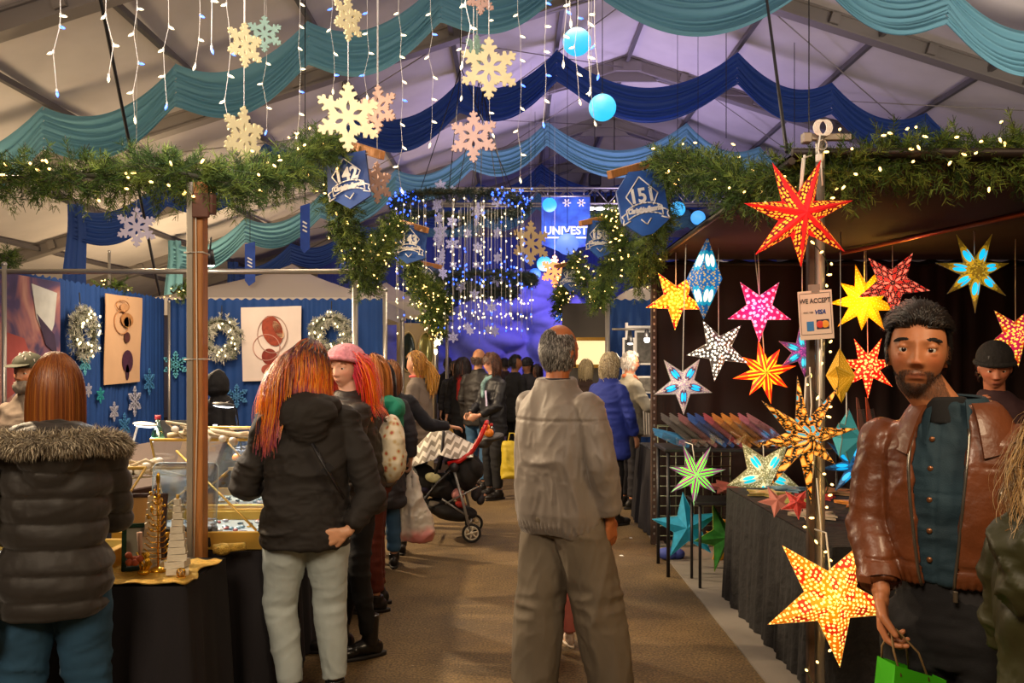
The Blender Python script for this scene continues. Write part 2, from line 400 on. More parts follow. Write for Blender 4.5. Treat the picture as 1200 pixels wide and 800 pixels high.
# ------------------------------------------------------------------ swagged ceiling drapes
M_light = fabric_sheer('light_blue_voile', '#6ba3b2', .3); M_navy = fabric_sheer('navy_voile', '#22438a', .25)
def swag(y, xs, m, label, tails=()):
    mb = MB()
    for a, b in zip(xs[:-1], xs[1:]):
        nu, nv = 36, 44; u = np.linspace(0, 1, nu); v = np.linspace(0, 1, nv); U, V = np.meshgrid(u, v, indexing='ij')
        za, zb = roofz(a)-.06, roofz(b)-.06; wd = (b-a)/1.5
        q = 4*U*(1-U)
        ztop = za+(zb-za)*U-.30*wd*q; zbot = za+(zb-za)*U-.50-.33*wd*q**1.2
        g = V**(.8)
        z = ztop+(zbot-ztop)*g
        ph = vnoise(np.stack([np.full(U.size, a*3.1), V.ravel()*9, U.ravel()*1.3], 1)).reshape(U.shape)
        fold = np.sin(V*2*PI*6+ph*5)*(.012+.022*q)
        yy = y+fold+.10*np.sin(PI*V)*q
        xx = a+(b-a)*U+.02*np.sin(V*2*PI*9)*(1-q)
        # gather at the fixings: cusp fans out
        mb.grid(np.stack([xx, yy, z], -1))
    for (x, L) in tails:
        nu, nv = 9, 26; U, V = np.meshgrid(np.linspace(-1, 1, nu), np.linspace(0, 1, nv), indexing='ij')
        mb.grid(np.stack([x+U*(.13+.06*V)+.02*np.sin(V*5), y+.05*np.cos(U*7), roofz(x)-.06-L*V-.06*U*V], -1))
    o = mb.build('ceiling_drape', m); tag(o, label, 'drape', 'cloth swags across the tent roof'); return o
LX = [.70-1.52*k for k in range(7)][::-1]; RXs = [3.52+1.47*k for k in range(6)]
swag(9.78, LX+RXs, M_light, 'pale blue sheer cloth swag across the tent roof, first above the stalls', [(LX[0], 1.2)])
swag(13.3, LX[1:]+RXs[:5], M_navy, 'dark blue cloth swag across the roof above the light curtain', [(LX[1]+.08, 1.25)])
swag(17.2, LX[1:]+RXs[:4], M_light, 'pale blue sheer cloth swag just behind the dark blue swag', [(LX[1]+.08, 1.2)])
swag(20.8, LX[1:]+RXs[:4], M_navy, 'dark blue cloth swag over the stage lighting truss', [(LX[1]+.08, 1.4)])
swag(24.2, LX[2:]+RXs[:3], M_light, 'pale blue cloth swag behind the stage at the tent end', [])
# small cloth pennants hanging at the left
def pennant(px0, px1, py0, py1, Y, label):
    p0 = at(px0, py0, Y); p1 = at(px1, py1, Y); w_ = p1.x-p0.x; h_ = p0.z-p1.z
    M = Matrix.Translation(((p0.x+p1.x)/2, Y, p1.z))
    r = empty('pennant', (0, 0, 0)); tag(r, label, 'pennant', 'slim dark blue pennants')
    mb = MB(); mb.poly([(-w_/2, h_*.12), (-w_*.1, 0), (w_/2, h_*.1), (w_/2, h_), (-w_/2, h_*.94)], [], M, .01); mb.build('pennant_cloth', mat('pennant_blue', '#26479c', .8, var=.2, vscale=9), r)
    mb = MB()
    for k in range(3): mb.box((p0.x+w_*.5, Y-.01, p1.z+h_*(.45+.08*k)), (w_*.5, .008, h_*.03), Ry(.5))
    mb.build('lettering', M_white, r)
    mb = MB(); mb.tube([(p0.x+w_/2, Y, p0.z-.01), (p0.x+w_/2, Y, roofz(p0.x))], .005, 5); mb.build('cord', M_cable, r)
pennant(352, 363, 238, 297, 8.6, 'slim dark blue pennant hanging before the pale blue swag')
pennant(398, 405, 292, 322, 12.0, 'small dark blue pennant hanging above the white canopy')
pennant(287, 299, 283, 335, 12.2, 'dark blue pennant hanging over the wreath beside the wooden post')

# rigging cables
def cable(a, b, r, label, name='rigging_cable', m=None):
    mb = MB(); n = 12; P = [tuple(Vector(a).lerp(Vector(b), t)) for t in np.linspace(0, 1, n)]; mb.tube(P, r, 6)
    o = mb.build(name, m or M_cable); tag(o, label, 'cable'); return o
a = at(112, -30, 6.2); b = at(187, 345, 9.0); a.z = min(a.z, roofz(a.x)-.02)
cable(a, b, .014, 'black cable slanting down from the roof to the blue drape')
a = at(897, -12, 9.0); b = at(922, 178, 6.3); cable(a, b, .014, 'black cable slanting down behind the garland near the red star')
for px, py0, py1, Y, L in ((948, -8, 148, 8.6, 'thin wire dropping from the roof above the red star'), (851, 108, 150, 12.5, 'thin rod under the roof beam above the right garland'), (931, 145, 178, 12.5, 'thin wire hanging beside the dark blue swag')):
    a = at(px, py0, Y); a.z = roofz(a.x)-.02; cable(a, at(px, py1+12, Y), .006, L)

# ------------------------------------------------------------------ stage at the far end
mb = MB()
nx, nz = 150, 80; gx = np.linspace(-4.2, 6.2, nx); gz = np.linspace(0.2, 4.4, nz); A, B = np.meshgrid(gx, gz, indexing='ij')
top = 2.9+1.2*np.exp(-((A+.1)/1.5)**2)+.35*np.sin(A*1.3)
D = np.zeros_like(A)
rr = np.random.default_rng(4)
for k in range(90):
    cx, cz = rr.uniform(-4, 6), rr.uniform(.3, 3.9); ra, rb = rr.uniform(.35, .8), rr.uniform(.22, .45); th = rr.uniform(-.7, .1)
    dx, dz = A-cx, B-cz; p = (dx*math.cos(th)+dz*math.sin(th))/ra; q = (-dx*math.sin(th)+dz*math.cos(th))/rb
    D = np.maximum(D, (.35+.2*rr.random())*np.sqrt(np.clip(1-p*p-q*q, 0, 1)))
Bz = np.minimum(B, top)
mb.grid(np.stack([A, 22.9-D-.15*(4.4-B), Bz], -1))
o = mb.build('snow_mountain_scenery', mat('blown_snow', '#6c74c4', .8, 0, .3, 5, .1, 4, bdist=.05)); tag(o, 'blue and violet lit snowy mountain scenery at the end of the aisle', 'stage scenery')
mb = MB(); mb.box((1.0, 24.2, 2.6), (13, .06, 5.2)); o = mb.build('stage_curtain', mat('stage_blue_cloth', '#33418f', .9, 0, .6, 14, .2, 3, stretch=(8, 1, .2))); tag(o, 'tall blue curtain hung behind the snowy mountain scenery', 'curtain')
# lighting truss
t = empty('lighting_truss', (0, 0, 0)); tag(t, 'long aluminium lighting truss hanging across the tent above the stage', 'truss')
YT = 18.2; mb = MB(); x0, x1 = X(520, YT), X(1000, YT); zt = Z(222, YT); zb_ = Z(240, YT)
for (dy, z) in ((-.15, zt), (.15, zt), (-.15, zb_), (.15, zb_)): mb.tube([(x0, YT+dy, z), (x1, YT+dy, z)], .026, 8)
mb.build('chord', M_steel, t); mb = MB()
n = 30
for k in range(n):
    a, b = lerp(x0, x1, k/n), lerp(x0, x1, (k+1)/n)
    for dy in (-.15, .15): mb.tube([(a, YT+dy, zt if k % 2 else zb_), (b, YT+dy, zb_ if k % 2 else zt)], .012, 5)
mb.build('lacing', M_steel, t)
mb = MB()
for px in (530, 720, 960): mb.tube([(X(px, YT), YT, zt), (X(px, YT), YT, roofz(X(px, YT)))], .01, 5)
mb.build('hanger', M_cable, t)
def stage_lamp(px, py, Y, label, on=True):
    p = at(px, py, Y); r = empty('stage_lamp', p, 0); tag(r, label, 'spotlight', 'black stage spotlights on the truss')
    mb = MB(); mb.tube([(0, 0, .12), (0, -.05, -.12)], [.09, .12], 12); mb.build('housing', M_black, r)
    mb = MB(); mb.tube([(-.13, 0, 0), (-.13, 0, .2), (0, 0, .28), (.13, 0, .2), (.13, 0, 0)], .012, 6); mb.tube([(0, 0, .28), (0, .0, Z(240, YT)-p.z)], .02, 6); mb.build('yoke', M_black, r)
    mb = MB(); mb.ell((0, -.06, -.13), (.11, .11, .03)); mb.build('lens', emit('lamp_white' if on else 'lamp_dim', (1, .93, .8, 1), 6 if on else 1.0), r)
for px, on, l in ((691, True, 'black stage spotlight at the sign end of the truss row'), (703, True, 'brightest black stage spotlight under the truss'), (716, False, 'dim black stage spotlight between two lit ones'), (728, True, 'black stage spotlight aimed towards the sign 151')):
    stage_lamp(px, 238, 18.2, l, on)
# speaker boxes flown above
for px, l in ((745, 'black loudspeaker hung above the truss'),):
    p = at(px-48, 211, 18.6); mb = MB(); mb.box(p, (.26, .26, .3), bev=.03); mb.tube([p, (p.x, p.y, roofz(p.x))], .008, 5); mb.tube([(p.x, p.y-.13, p.z), (p.x, p.y-.14, p.z)], .1, 16); o = mb.build('loudspeaker', M_black); tag(o, l, 'loudspeaker')
# sponsor banner
def text(s, size, parent, loc, rot, m, name='lettering', align='CENTER', ext=.002, width=None, shear=0, bold=0.0):
    c = bpy.data.curves.new(name, 'FONT'); c.body = s; c.size = size; c.extrude = ext; c.align_x = align; c.align_y = 'CENTER'; c.shear = shear; c.offset = bold
    c.resolution_u = 3
    o = bpy.data.objects.new(name, c); COL.objects.link(o); o.location = loc; o.rotation_euler = rot; o.data.materials.append(m)
    dg = bpy.context.evaluated_depsgraph_get(); me = bpy.data.meshes.new_from_object(o.evaluated_get(dg)); bpy.data.objects.remove(o); bpy.data.curves.remove(c)
    o = link(name, me, parent, loc); o.rotation_euler = rot
    if width: o.scale.x = width
    return o
def banner_mat(name, c0, c1, sc=3.0):
    if name in MC: return MC[name]
    m, nt, b = nm(name); tc = N(nt, 'ShaderNodeTexCoord'); nz = N(nt, 'ShaderNodeTexNoise', i_Scale=sc, i_Detail=4.0); Lk(nt, tc.outputs['Object'], nz.inputs['Vector'])
    Lk(nt, ramp(nt, nz.outputs['Fac'], [(.35, c0), (.65, c1)]), b.inputs['Base Color']); b.inputs['Roughness'].default_value = .55; MC[name] = m; return m
p = at(663, 262, 16.5); r = empty('sponsor_banner', p); tag(r, 'blue banner with white lettering UNIVEST hanging below the truss', 'banner')
mb = MB(); h2 = .53; w2 = .47
mb.poly([(-w2, -h2*.75), (-w2*.3, -h2), (w2, -h2*.8), (w2, h2), (-w2, h2)], [], Matrix.Identity(4), .012); mb.build('banner_cloth', banner_mat('banner_blue', '#1c3d86', '#3a73c8'), r)
text('UNIVEST', .215, r, (0, -.02, -.14), (PI/2, 0, 0), emit('glowing_white_print', '#e8eef8', .25), bold=.006)  # lettering emits faintly, so its brightness is painted in
mb = MB(); mb.box((0, -.012, -.27), (.8, .008, .03)); mb.build('strapline', M_white, r)
mb = MB()
for k in (-.3, .02, .3):
    for j in range(3): mb.box((k, -.012, .4), (.16, .008, .025), Ry(j*PI/3))
mb.build('printed_snowflake', M_white, r)
mb = MB(); mb.tube([(-w2, 0, h2), (w2, 0, h2)], .02, 8)
for k in (-.35, .35): mb.tube([(k, 0, h2), (k, 0, Z(240, 16.5)-p.z+.35)], .006, 5)
mb.build('hanging_rod', M_steel, r)
# ------------------------------------------------------------------ snowflakes
def plump(R, thick=.012):
    half = [(1, 0), (.95, .05), (.90, .04), (.91, .13), (.84, .16), (.78, .085), (.71, .09), (.74, .22), (.66, .26), (.58, .15), (.50, .17), (.52, .26), (.44, .25)]
    out = []; holes = []
    for k in range(6):
        c, s = math.cos(k*PI/3+PI/2), math.sin(k*PI/3+PI/2)
        loc = [(a, -b) for a, b in half[::-1]]+half[1:]
        out += [(R*(a*c-b*s), R*(a*s+b*c)) for a, b in loc]
        pet = [(.16, 0), (.24, .055), (.34, .06), (.47, 0), (.34, -.06), (.24, -.055)]
        holes.append([(R*(a*c-b*s), R*(a*s+b*c)) for a, b in pet])
    mb = MB(); mb.poly(out, holes, Matrix.Identity(4), thick); return mb
def lacy(R, thick=.006, w_=.05):
    mb = MB()
    def bar(ang, a0, b0, a1, b1, w2):
        c, s = math.cos(ang), math.sin(ang)
        p = np.array((a0*c-b0*s, 0, a0*s+b0*c))*R; q = np.array((a1*c-b1*s, 0, a1*s+b1*c))*R; d = q-p; L = np.linalg.norm(d); t = math.atan2(d[2], d[0])
        mb.box((p+q)/2, (L, thick, w2*R), Ry(-t))
    for k in range(6):
        A = k*PI/3+PI/2; bar(A, 0, 0, 1, 0, w_*1.3)
        for a, l in ((.34, .26), (.56, .26), (.76, .16)):
            for sg in (-1, 1): bar(A, a, 0, a+l*.7, sg*l*.75, w_)
        c = .24; bar(A, c, -.14, c, .14, w_)
        bar(A, .45, -.05, .45, .05, w_*2)
    return mb
M_flake = mat('cream_wood_flake', '#c2b585', .6, 0, .15, 60, .08, 12)
M_flake2 = mat('pale_mint_flake', '#8fb09c', .6, 0, .15, 60, .08, 12); M_flake3 = mat('pink_cream_flake', '#b08e7c', .6, 0, .15, 60, .08, 12)
def hang_flake(px, py, R, Y, yaw, m, label, kind='plump', ztop=None, group='cream snowflakes hung on threads', roll=0.0, pin=0):
    p = at(px, py, Y); r = R*Y/1000
    me = (plump(r) if kind == 'plump' else lacy(r)).mesh('snowflake', m)
    o = link('snowflake', me, None, p); o.rotation_euler = (pin, roll, yaw); tag(o, label, 'snowflake', group)
    mb = MB(); zt = (ztop or roofz(p.x)-.05)-p.z; inv = Euler((pin, roll, yaw)).to_matrix().inverted()
    mb.tube([inv@Vector((0, 0, r*.95)), inv@Vector((0, 0, zt))], .0022, 5); c = mb.build('thread', M_wcord, o); return o
ZW1, ZW2 = 4.35, 5.0
F = [(573, 80, 37, 5.0, .12, M_flake, 'large cream snowflake in the centre above the dark blue swag'),
     (408, 137, 41, 4.6, .35, M_flake, 'largest cream snowflake, directly above the sign 142'),
     (443, 128, 29, 5.6, -.5, M_flake3, 'pinkish snowflake half behind the largest cream one'),
     (286, 161, 37, 4.6, 1.15, M_flake, 'cream snowflake turned nearly edge-on over the left garland'),
     (555, 160, 31, 5.0, -.15, M_flake3, 'pinkish snowflake low under the large centre snowflake'),
     (287, 53, 27, 4.6, .95, M_flake, 'small cream snowflake turned sideways beside the mint one'),
     (310, 40, 22, 5.6, .2, M_flake2, 'small pale mint snowflake high over the left garland'),
     (408, 22, 27, 4.6, 1.05, M_flake, 'cream snowflake turned sideways at the upper picture edge'),
     (442, 214, 25, 5.9, .9, M_flake3, 'pinkish snowflake hanging just beside the sign 142'),
     (563, -2, 20, 5.0, .5, M_flake3, 'pinkish snowflake cut off by the upper picture edge'),
     (559, 60, 20, 5.7, .8, M_flake2, 'small snowflake hiding behind the large centre snowflake')]
for px, py, R, Y, yaw, m, l in F: hang_flake(px, py, R, Y, yaw, m, l, ztop=ZW1 if Y < 5.2 else ZW2)
hang_flake(160, 266, 24, 7.2, .5, mat('pale_lilac_flake', '#b9b2c4', .7), 'pale lilac snowflake hanging by the slanting black cable')
hang_flake(622, 285, 27, 13.5, .5, mat('gold_flake', '#b39a6c', .6), 'tan snowflake hanging beside the light curtain')
hang_flake(650, 318, 20, 14.5, .5, emit('orange_star_glow', (1, .36, .12, 1), 1.2), 'small glowing orange star lamp far down the aisle')  # orange star lamp drawn with the snowflake outline
# overhead steel wires that carry strings and snowflakes
for Y, z, l in ((4.6, ZW1, 'steel wire over the aisle holding the nearer light strings'), (5.6, ZW2, 'steel wire over the aisle holding the farther light strings')):
    mb = MB(); mb.tube([(-3.2, Y, z), (1.6, Y, z)], .006, 6)
    mb.tube([(-3.2, Y, z), (-3.2, Y, roofz(-3.2))], .005, 5); mb.tube([(1.6, Y, z), (1.6, Y, roofz(1.6))], .005, 5)
    mb.tube([(-3.2, Y-.6, z+.002), (-3.2, Y+1.3, z+.002)], .006, 6); mb.tube([(1.6, Y-.6, z+.002), (1.6, Y+1.3, z+.002)], .006, 6)
    for yy in ((4.6, 5.0) if Y < 5 else (5.7, 5.9)): mb.tube([(-3.2, yy, z), (1.6, yy, z)], .004, 5)
    tag(mb.build('overhead_wire', M_steel), l, 'wire')
# ------------------------------------------------------------------ icicle light strings
E_warm = emit('bulb_warm_white', (1, .80, .42, 1), 2.6, (.9, .85, .7, 1)); E_blue = emit('bulb_blue', (.03, .16, 1, 1), 3.0, (.2, .3, .9, 1)); E_amber = emit('bulb_amber', (1, .58, .16, 1), 5, (.9, .8, .5, 1))
def bulb_mesh(name, L, r, m):
    mb = MB(); mb.loft([(0, 0, 0, r*.7, r*.7), (0, 0, -L*.3, r*.75, r*.75), (0, 0, -L*.35, r, r), (0, 0, -L*.7, r*.8, r*.8), (0, 0, -L, r*.1, r*.1)], 8); return mb.mesh(name, m)
BW = bulb_mesh('bulb', .034, .0075, E_warm); BB = bulb_mesh('bulb', .034, .0075, E_blue)
STR = [(68, 4.3, .0042, [(72, 21, 'w'), (71, 34, 'b'), (60, 64, 'w'), (66, 110, 'b')]), (128, 4.3, .0042, [(122, 21, 'w'), (135, 56, 'w'), (127, 92, 'w')]),
       (158, 4.6, .003, [(162, 13, 'w'), (156, 42, 'w'), (164, 77, 'b'), (155, 111, 'w'), (158, 141, 'w')]), (195, 4.6, .003, [(199, 34, 'w'), (190, 61, 'w'), (192, 92, 'w'), (196, 125, 'b')]),
       (231, 4.6, .003, [(236, 21, 'b'), (234, 49, 'w'), (228, 79, 'w')]), (247, 4.3, .0045, [(249, 3, 'w'), (248, 59, 'b')]),
       (266, 4.6, .003, [(265, 8, 'w'), (270, 37, 'w'), (272, 64, 'b'), (268, 91, 'w'), (262, 121, 'w'), (269, 148, 'w')]),
       (311, 5.6, .002, [(313, 77, 'w'), (306, 101, 'w'), (314, 129, 'w'), (313, 156, 'b')]), (349, 5.6, .0025, [(353, 7, 'w'), (352, 33, 'w'), (350, 59, 'w'), (354, 84, 'w'), (352, 110, 'b'), (352, 136, 'w'), (348, 160, 'w')]),
       (390, 5.6, .002, [(389, 13, 'b'), (386, 37, 'w'), (392, 65, 'w'), (393, 91, 'b'), (390, 108, 'w')]), (431, 5.6, .002, [(430, 18, 'b'), (430, 42, 'w'), (433, 65, 'w'), (425, 91, 'b'), (430, 115, 'w')]),
       (469, 5.6, .0025, [(466, 18, 'w'), (471, 44, 'w'), (469, 69, 'w'), (473, 98, 'w'), (473, 120, 'b'), (470, 148, 'w'), (473, 175, 'w'), (465, 198, 'w'), (471, 225, 'w')]),
       (505, 5.6, .002, [(504, 19, 'w'), (508, 43, 'b'), (501, 69, 'w'), (509, 93, 'w'), (507, 119, 'w'), (507, 145, 'w'), (504, 171, 'w')]),
       (546, 4.3, .0042, [(545, 8, 'w'), (554, 35, 'w'), (540, 78, 'w')]), (541, 5.6, .002, [(541, 8, 'w'), (540, 60, 'w'), (541, 116, 'w')]),
       (573, 5.9, .002, [(573, 27, 'w'), (574, 135, 'w'), (579, 160, 'w')]),
       (608, 5.6, .0025, [(606, 20, 'w'), (611, 45, 'w'), (611, 73, 'w'), (612, 102, 'b'), (611, 129, 'w'), (606, 156, 'w'), (612, 184, 'w'), (610, 212, 'w')]),
       (638, 5.0, .0025, [(641, 6, 'b'), (640, 34, 'w'), (638, 63, 'w'), (641, 91, 'b'), (639, 120, 'w'), (636, 147, 'b')]),
       (661, 4.6, .003, [(665, 16, 'b'), (661, 45, 'w'), (660, 76, 'w')]), (669, 4.3, .0035, [(669, 28, 'w'), (667, 8, 'w')]),
       (676, 5.0, .003, [(678, 24, 'b'), (672, 58, 'w'), (677, 89, 'w'), (680, 120, 'w')]), (690, 4.3, .004, [(690, 30, 'w'), (690, 70, 'w'), (693, 108, 'w')]),
       (698, 4.6, .0035, [(696, 20, 'w'), (697, 56, 'b'), (703, 91, 'b')]), (694, 5.6, .003, [(692, 112, 'w'), (698, 146, 'w')])]
words_ = ['nearest the picture edge', 'second along from the edge', 'long one reaching the garland', 'with a blue lowest bulb above the garland', 'short one with two white bulbs below a blue', 'short thick one ending in a blue bulb', 'six bulbs, beside the sideways snowflake',
          'under the mint snowflake', 'long one ending above the garland end', 'thin one left of the largest snowflake', 'thin one crossing the pink snowflake', 'longest, ending by the light curtain ring', 'long one between the curtain ring and roof swag', 'thick one beside the large centre snowflake', 'thin one behind the large centre snowflake',
          'short one beneath the large centre snowflake', 'longest, in the middle of the aisle', 'two blue bulbs, right above the aisle', 'short one beside the upper blue lantern', 'shortest stub by the upper blue lantern', 'crossing in front of the upper blue lantern', 'thick one between the two blue lanterns', 'ending in a blue bulb above the lower lantern', 'ending in front of the lower blue lantern']
for i, (px, Y, r, bl) in enumerate(STR):
    bl = sorted(bl, key=lambda b: b[1]); root = empty('icicle_light_string', (0, 0, 0)); tag(root, 'hanging white light string, '+words_[i], 'string lights', 'icicle light strings over the aisle')
    P = [(X(px, Y), Y, ZW1 if Y < 5.3 else ZW2)]; jj = random.Random(i)
    for bx, by, c in bl: P.append(tuple(at(lerp(px, bx, .7), by-3, Y)))
    mb = MB(); mb.tube(P, r*.5, 6)
    for q in P[1:]: mb.tube([Vector(q)+Vector((0, 0, .012)), Vector(q)-Vector((0, 0, .012))], r*1.4, 6)
    mb.build('wire', M_wcord, root)
    for k, (bx, by, c) in enumerate(bl):
        o = link('bulb', BB if c == 'b' else BW, root, at(lerp(px, bx, .7), by-3, Y)); a = (-1 if bx < px else 1)*jj.uniform(.9, 1.5) if k < len(bl)-1 else jj.uniform(-.4, .4); o.rotation_euler = (jj.uniform(-.3, .3), -a, 0)
# ------------------------------------------------------------------ blue globe lanterns
for px, py, R, Y, c, l in ((676, 49, 16.5, 7.0, (.0, .55, 1, 1), 'glowing cyan globe lantern highest under the roof, above the other'), (706, 126, 16, 7.6, (0, .6, 1, 1), 'glowing cyan globe lantern just below the highest one'),
        (644, 240, 8.5, 14, (0, .5, 1, 1), 'small cyan globe lantern beside the sponsor banner'), (665, 286, 13, 12.5, (.13, .24, 1, 1), 'periwinkle globe lantern beneath the sponsor banner'),
        (638, 309, 9, 15, (0, .5, 1, 1), 'cyan globe lantern next to the glowing orange star lamp'), (620, 303, 5.5, 17, (.15, .25, 1, 1), 'smallest violet-blue globe lantern beside the light curtain'), (627, 321, 7, 16.5, (.0, .16, 1, 1), 'deep blue globe lantern lowest beside the light curtain'),
        (794, 245, 9, 12, (.0, .45, 1, 1), 'cyan globe lantern beside the sign 151'), (818, 255, 8.5, 12.5, (.03, .35, 1, 1), 'blue globe lantern nearest the edge of the dark stall roof'), (655, 371, 5, 19, (.05, .2, 1, 1), 'tiny blue globe lantern before the snowy mountain')):
    p = at(px, py, Y); r = R*Y/1000; root = empty('globe_lantern', p); tag(root, l, 'lantern', 'blue globe lanterns under the tent roof')
    mb = MB(); mb.ell((0, 0, 0), (r, r, r*.97), seg=32, rings=20); mb.build('paper_shade', emit('globe_%.2f_%.2f' % (c[0], c[1]), c, 1.0, (.1, .2, .3, 1)), root)
    mb = MB(); mb.tube([(0, 0, r*.9), (0, 0, roofz(p.x)-p.z)], .004, 5); mb.tube([(0, 0, r*.93), (0, 0, r*1.05)], r*.18, 10); mb.build('cord', M_cable, root)

# ------------------------------------------------------------------ evergreen garlands
def mat_needles():
    m, nt, b = nm('fir_needles'); a = N(nt, 'ShaderNodeAttribute', attribute_name='Col'); Lk(nt, a.outputs['Color'], b.inputs['Base Color']); b.inputs['Roughness'].default_value = .7; b.inputs['Specular IOR Level'].default_value = .25; return m
M_needle = mat_needles()
def path_sample(P, n):
    P = np.array([tuple(p) for p in P], float); d = np.r_[0, np.cumsum(np.linalg.norm(np.diff(P, axis=0), axis=1))]; t = np.linspace(0, d[-1], n)
    # smooth by chaikin-ish interpolation
    Q = np.stack([np.interp(t, d, P[:, k]) for k in range(3)], 1)
    k = max(3, n//12)|1; ker = np.hanning(k+2)[1:-1]; ker /= ker.sum(); Qp = np.pad(Q, ((k//2, k//2), (0, 0)), 'edge')
    Q2 = np.stack([np.convolve(Qp[:, j], ker, 'valid') for j in range(3)], 1); return Q2, d[-1]
def needles(P, L, dens, rad, need=.036, nw=.0022, K=34, sp=(.07, .13), seed=0, cols=((.014, .034, .006), (.055, .105, .016), (.17, .22, .035)), flatten=1.0):
    r = np.random.default_rng(seed); M = int(L*dens); idx = r.random(M)*(len(P)-1.001); i0 = idx.astype(int); f = (idx-i0)[:, None]
    base = P[i0]*(1-f)+P[i0+1]*f; T = P[i0+1]-P[i0]; T /= np.linalg.norm(T, axis=1)[:, None]+1e-9
    a = r.random(M)*2*PI; A = np.cross(T, (0.0, .3, 1)); A /= np.linalg.norm(A, axis=1)[:, None]+1e-9; B = np.cross(T, A)
    out = A*np.cos(a)[:, None]+B*np.sin(a)[:, None]
    d = out*r.uniform(.35, 1, (M, 1))+T*r.uniform(-.9, .9, (M, 1))+r.normal(0, .2, (M, 3)); d /= np.linalg.norm(d, axis=1)[:, None]
    ln = r.uniform(sp[0], sp[1], M)*rad/.11; start = base+out*rad*.15*r.random((M, 1))
    # stems as thin triangles; needles along
    s = r.random((M, K))**.8; pos = start[:, None, :]+d[:, None, :]*(s*ln[:, None])[..., None]+(np.array((0, 0, -.03))*(s**2)[..., None])
    nd = r.normal(0, 1, (M, K, 3)); nd -= (nd*d[:, None, :]).sum(-1, keepdims=True)*d[:, None, :]; nd /= np.linalg.norm(nd, axis=-1, keepdims=True)+1e-9
    nd = nd*.8+d[:, None, :]*.75; nd /= np.linalg.norm(nd, axis=-1, keepdims=True)
    tip = pos+nd*(need*r.uniform(.7, 1.2, (M, K, 1)))
    side = np.cross(nd, r.normal(0, 1, (M, K, 3))); side /= np.linalg.norm(side, axis=-1, keepdims=True)+1e-9
    V = np.stack([pos-side*nw/2, pos+side*nw/2, tip+side*nw*.3, tip-side*nw*.3], 2).reshape(-1, 3)
    F_ = np.arange(len(V)).reshape(-1, 4)
    cc = np.array(cols); q = r.random(M); c = np.where(q[:, None] < .5, cc[0]+(cc[1]-cc[0])*(q[:, None]*2), cc[1]+(cc[2]-cc[1])*(q[:, None]*2-1))
    C = np.repeat(c, K*4, axis=0)*np.repeat(r.uniform(.8, 1.25, M*K), 4)[:, None]; C = np.c_[C, np.ones(len(C))]
    stem = np.stack([start, start+d*ln[:, None]], 1)
    return V, F_, C, stem
def garland(P, label, rad=.11, dens=150, lights=40, seed=0, nw=.0026, need=.036, K=34, bulbr=.006, group='fir garlands on the stall fronts', lname=None):
    Q, L = path_sample(P, 60); r = np.random.default_rng(seed+5)
    Q = Q+np.stack([np.zeros(60), np.zeros(60), .02*np.sin(np.linspace(0, 14, 60)+seed)], 1)
    root = empty('fir_garland', (0, 0, 0)); tag(root, label, 'garland', group)
    V, F_, C, stem = needles(Q, L, dens, rad, need, nw, K, seed=seed)
    mb = MB(); mb.add(V, F_, 0, C, sm=False); o = mb.build('needles', M_needle, root)
    mb = MB(); mb.tube(Q, .012, 6)
    for s_ in stem[::2]: mb.tube(s_, .0018, 3, caps=False)
    mb.build('stem', mat('garland_wire', '#2a2a14', .8), root)
    if lights:
        lr = empty('fairy_light_string', (0, 0, 0)); tag(lr, lname or ('fairy lights on the '+label), 'string lights', 'fairy lights in the garlands')
        t = np.sort(r.random(lights))*(59-.01); i0 = t.astype(int); f = (t-i0)[:, None]; c = Q[i0]*(1-f)+Q[i0+1]*f
        off = r.normal(0, 1, (lights, 3)); off[:, 1] = -np.abs(off[:, 1])-.4; off /= np.linalg.norm(off, axis=1)[:, None]; pts = c+off*rad*r.uniform(.75, 1.15, (lights, 1))
        mb = MB(); mb.tube(pts, .0016, 4); mb.build('wire', mat('green_wire', '#16321c', .6), lr)
        me = bulb_mesh('bulb', bulbr*4, bulbr, E_amber)
        for p in pts[:98]:
            o = link('bulb', me, lr, p); o.rotation_euler = (r.uniform(-2, 2), r.uniform(-2, 2), 0)
    return root
garland([at(-60, 212, 4.0), at(20, 213, 4.0), at(75, 200, 4.0), at(130, 203, 3.95), at(180, 196, 3.9), at(228, 208, 3.82), at(262, 224, 4.0), at(300, 206, 4.4), at(345, 192, 4.9), at(388, 166, 5.4)], 'thick fir garland along the top of the wooden post stall', .155, 330, 44, 1, nw=.0032, K=36, lname='warm fairy lights in the thick garland over the wooden post')
garland([at(396, 175, 5.5), at(398, 235, 6.0), at(407, 270, 6.4), at(425, 330, 7.0)], 'fir garland dropping from the sign 142 to the white pipe post', .15, 260, 24, 2, nw=.0045)
garland([at(428, 330, 7.05), at(440, 300, 7.6), at(455, 272, 8.2), at(468, 258, 8.5)], 'fir garland rising from the white pipe post to the sign 143', .15, 260, 34, 3, nw=.005)
garland([at(472, 262, 8.6), at(478, 300, 9.2), at(498, 350, 10.0), at(512, 378, 10.3)], 'dark fir garland dropping behind the sign 143', .17, 230, 60, 4, nw=.005, bulbr=.008)
garland([at(496, 330, 10.6), at(520, 350, 11.4), at(512, 392, 12.6)], 'small dark fir garland beyond the sign 144', .17, 220, 40, 5, nw=.006, bulbr=.009)
garland([at(1260, 188, 4.0), at(1180, 182, 4.0), at(1120, 180, 4.0), at(1060, 186, 3.98), at(1005, 188, 3.95), at(965, 200, 3.92), at(925, 206, 4.05)], 'thick fir garland along the front of the dark star stall', .175, 330, 36, 6, nw=.0034, K=38, lname='warm fairy lights in the garland over the star stall front')
garland([at(930, 208, 4.1), at(880, 218, 4.5), at(850, 208, 4.9), at(805, 194, 5.4), at(770, 190, 5.9)], 'thick fir garland rising from the silver pole to the sign 151', .17, 300, 24, 7, nw=.0036, lname='warm fairy lights in the garland rising to the sign 151')
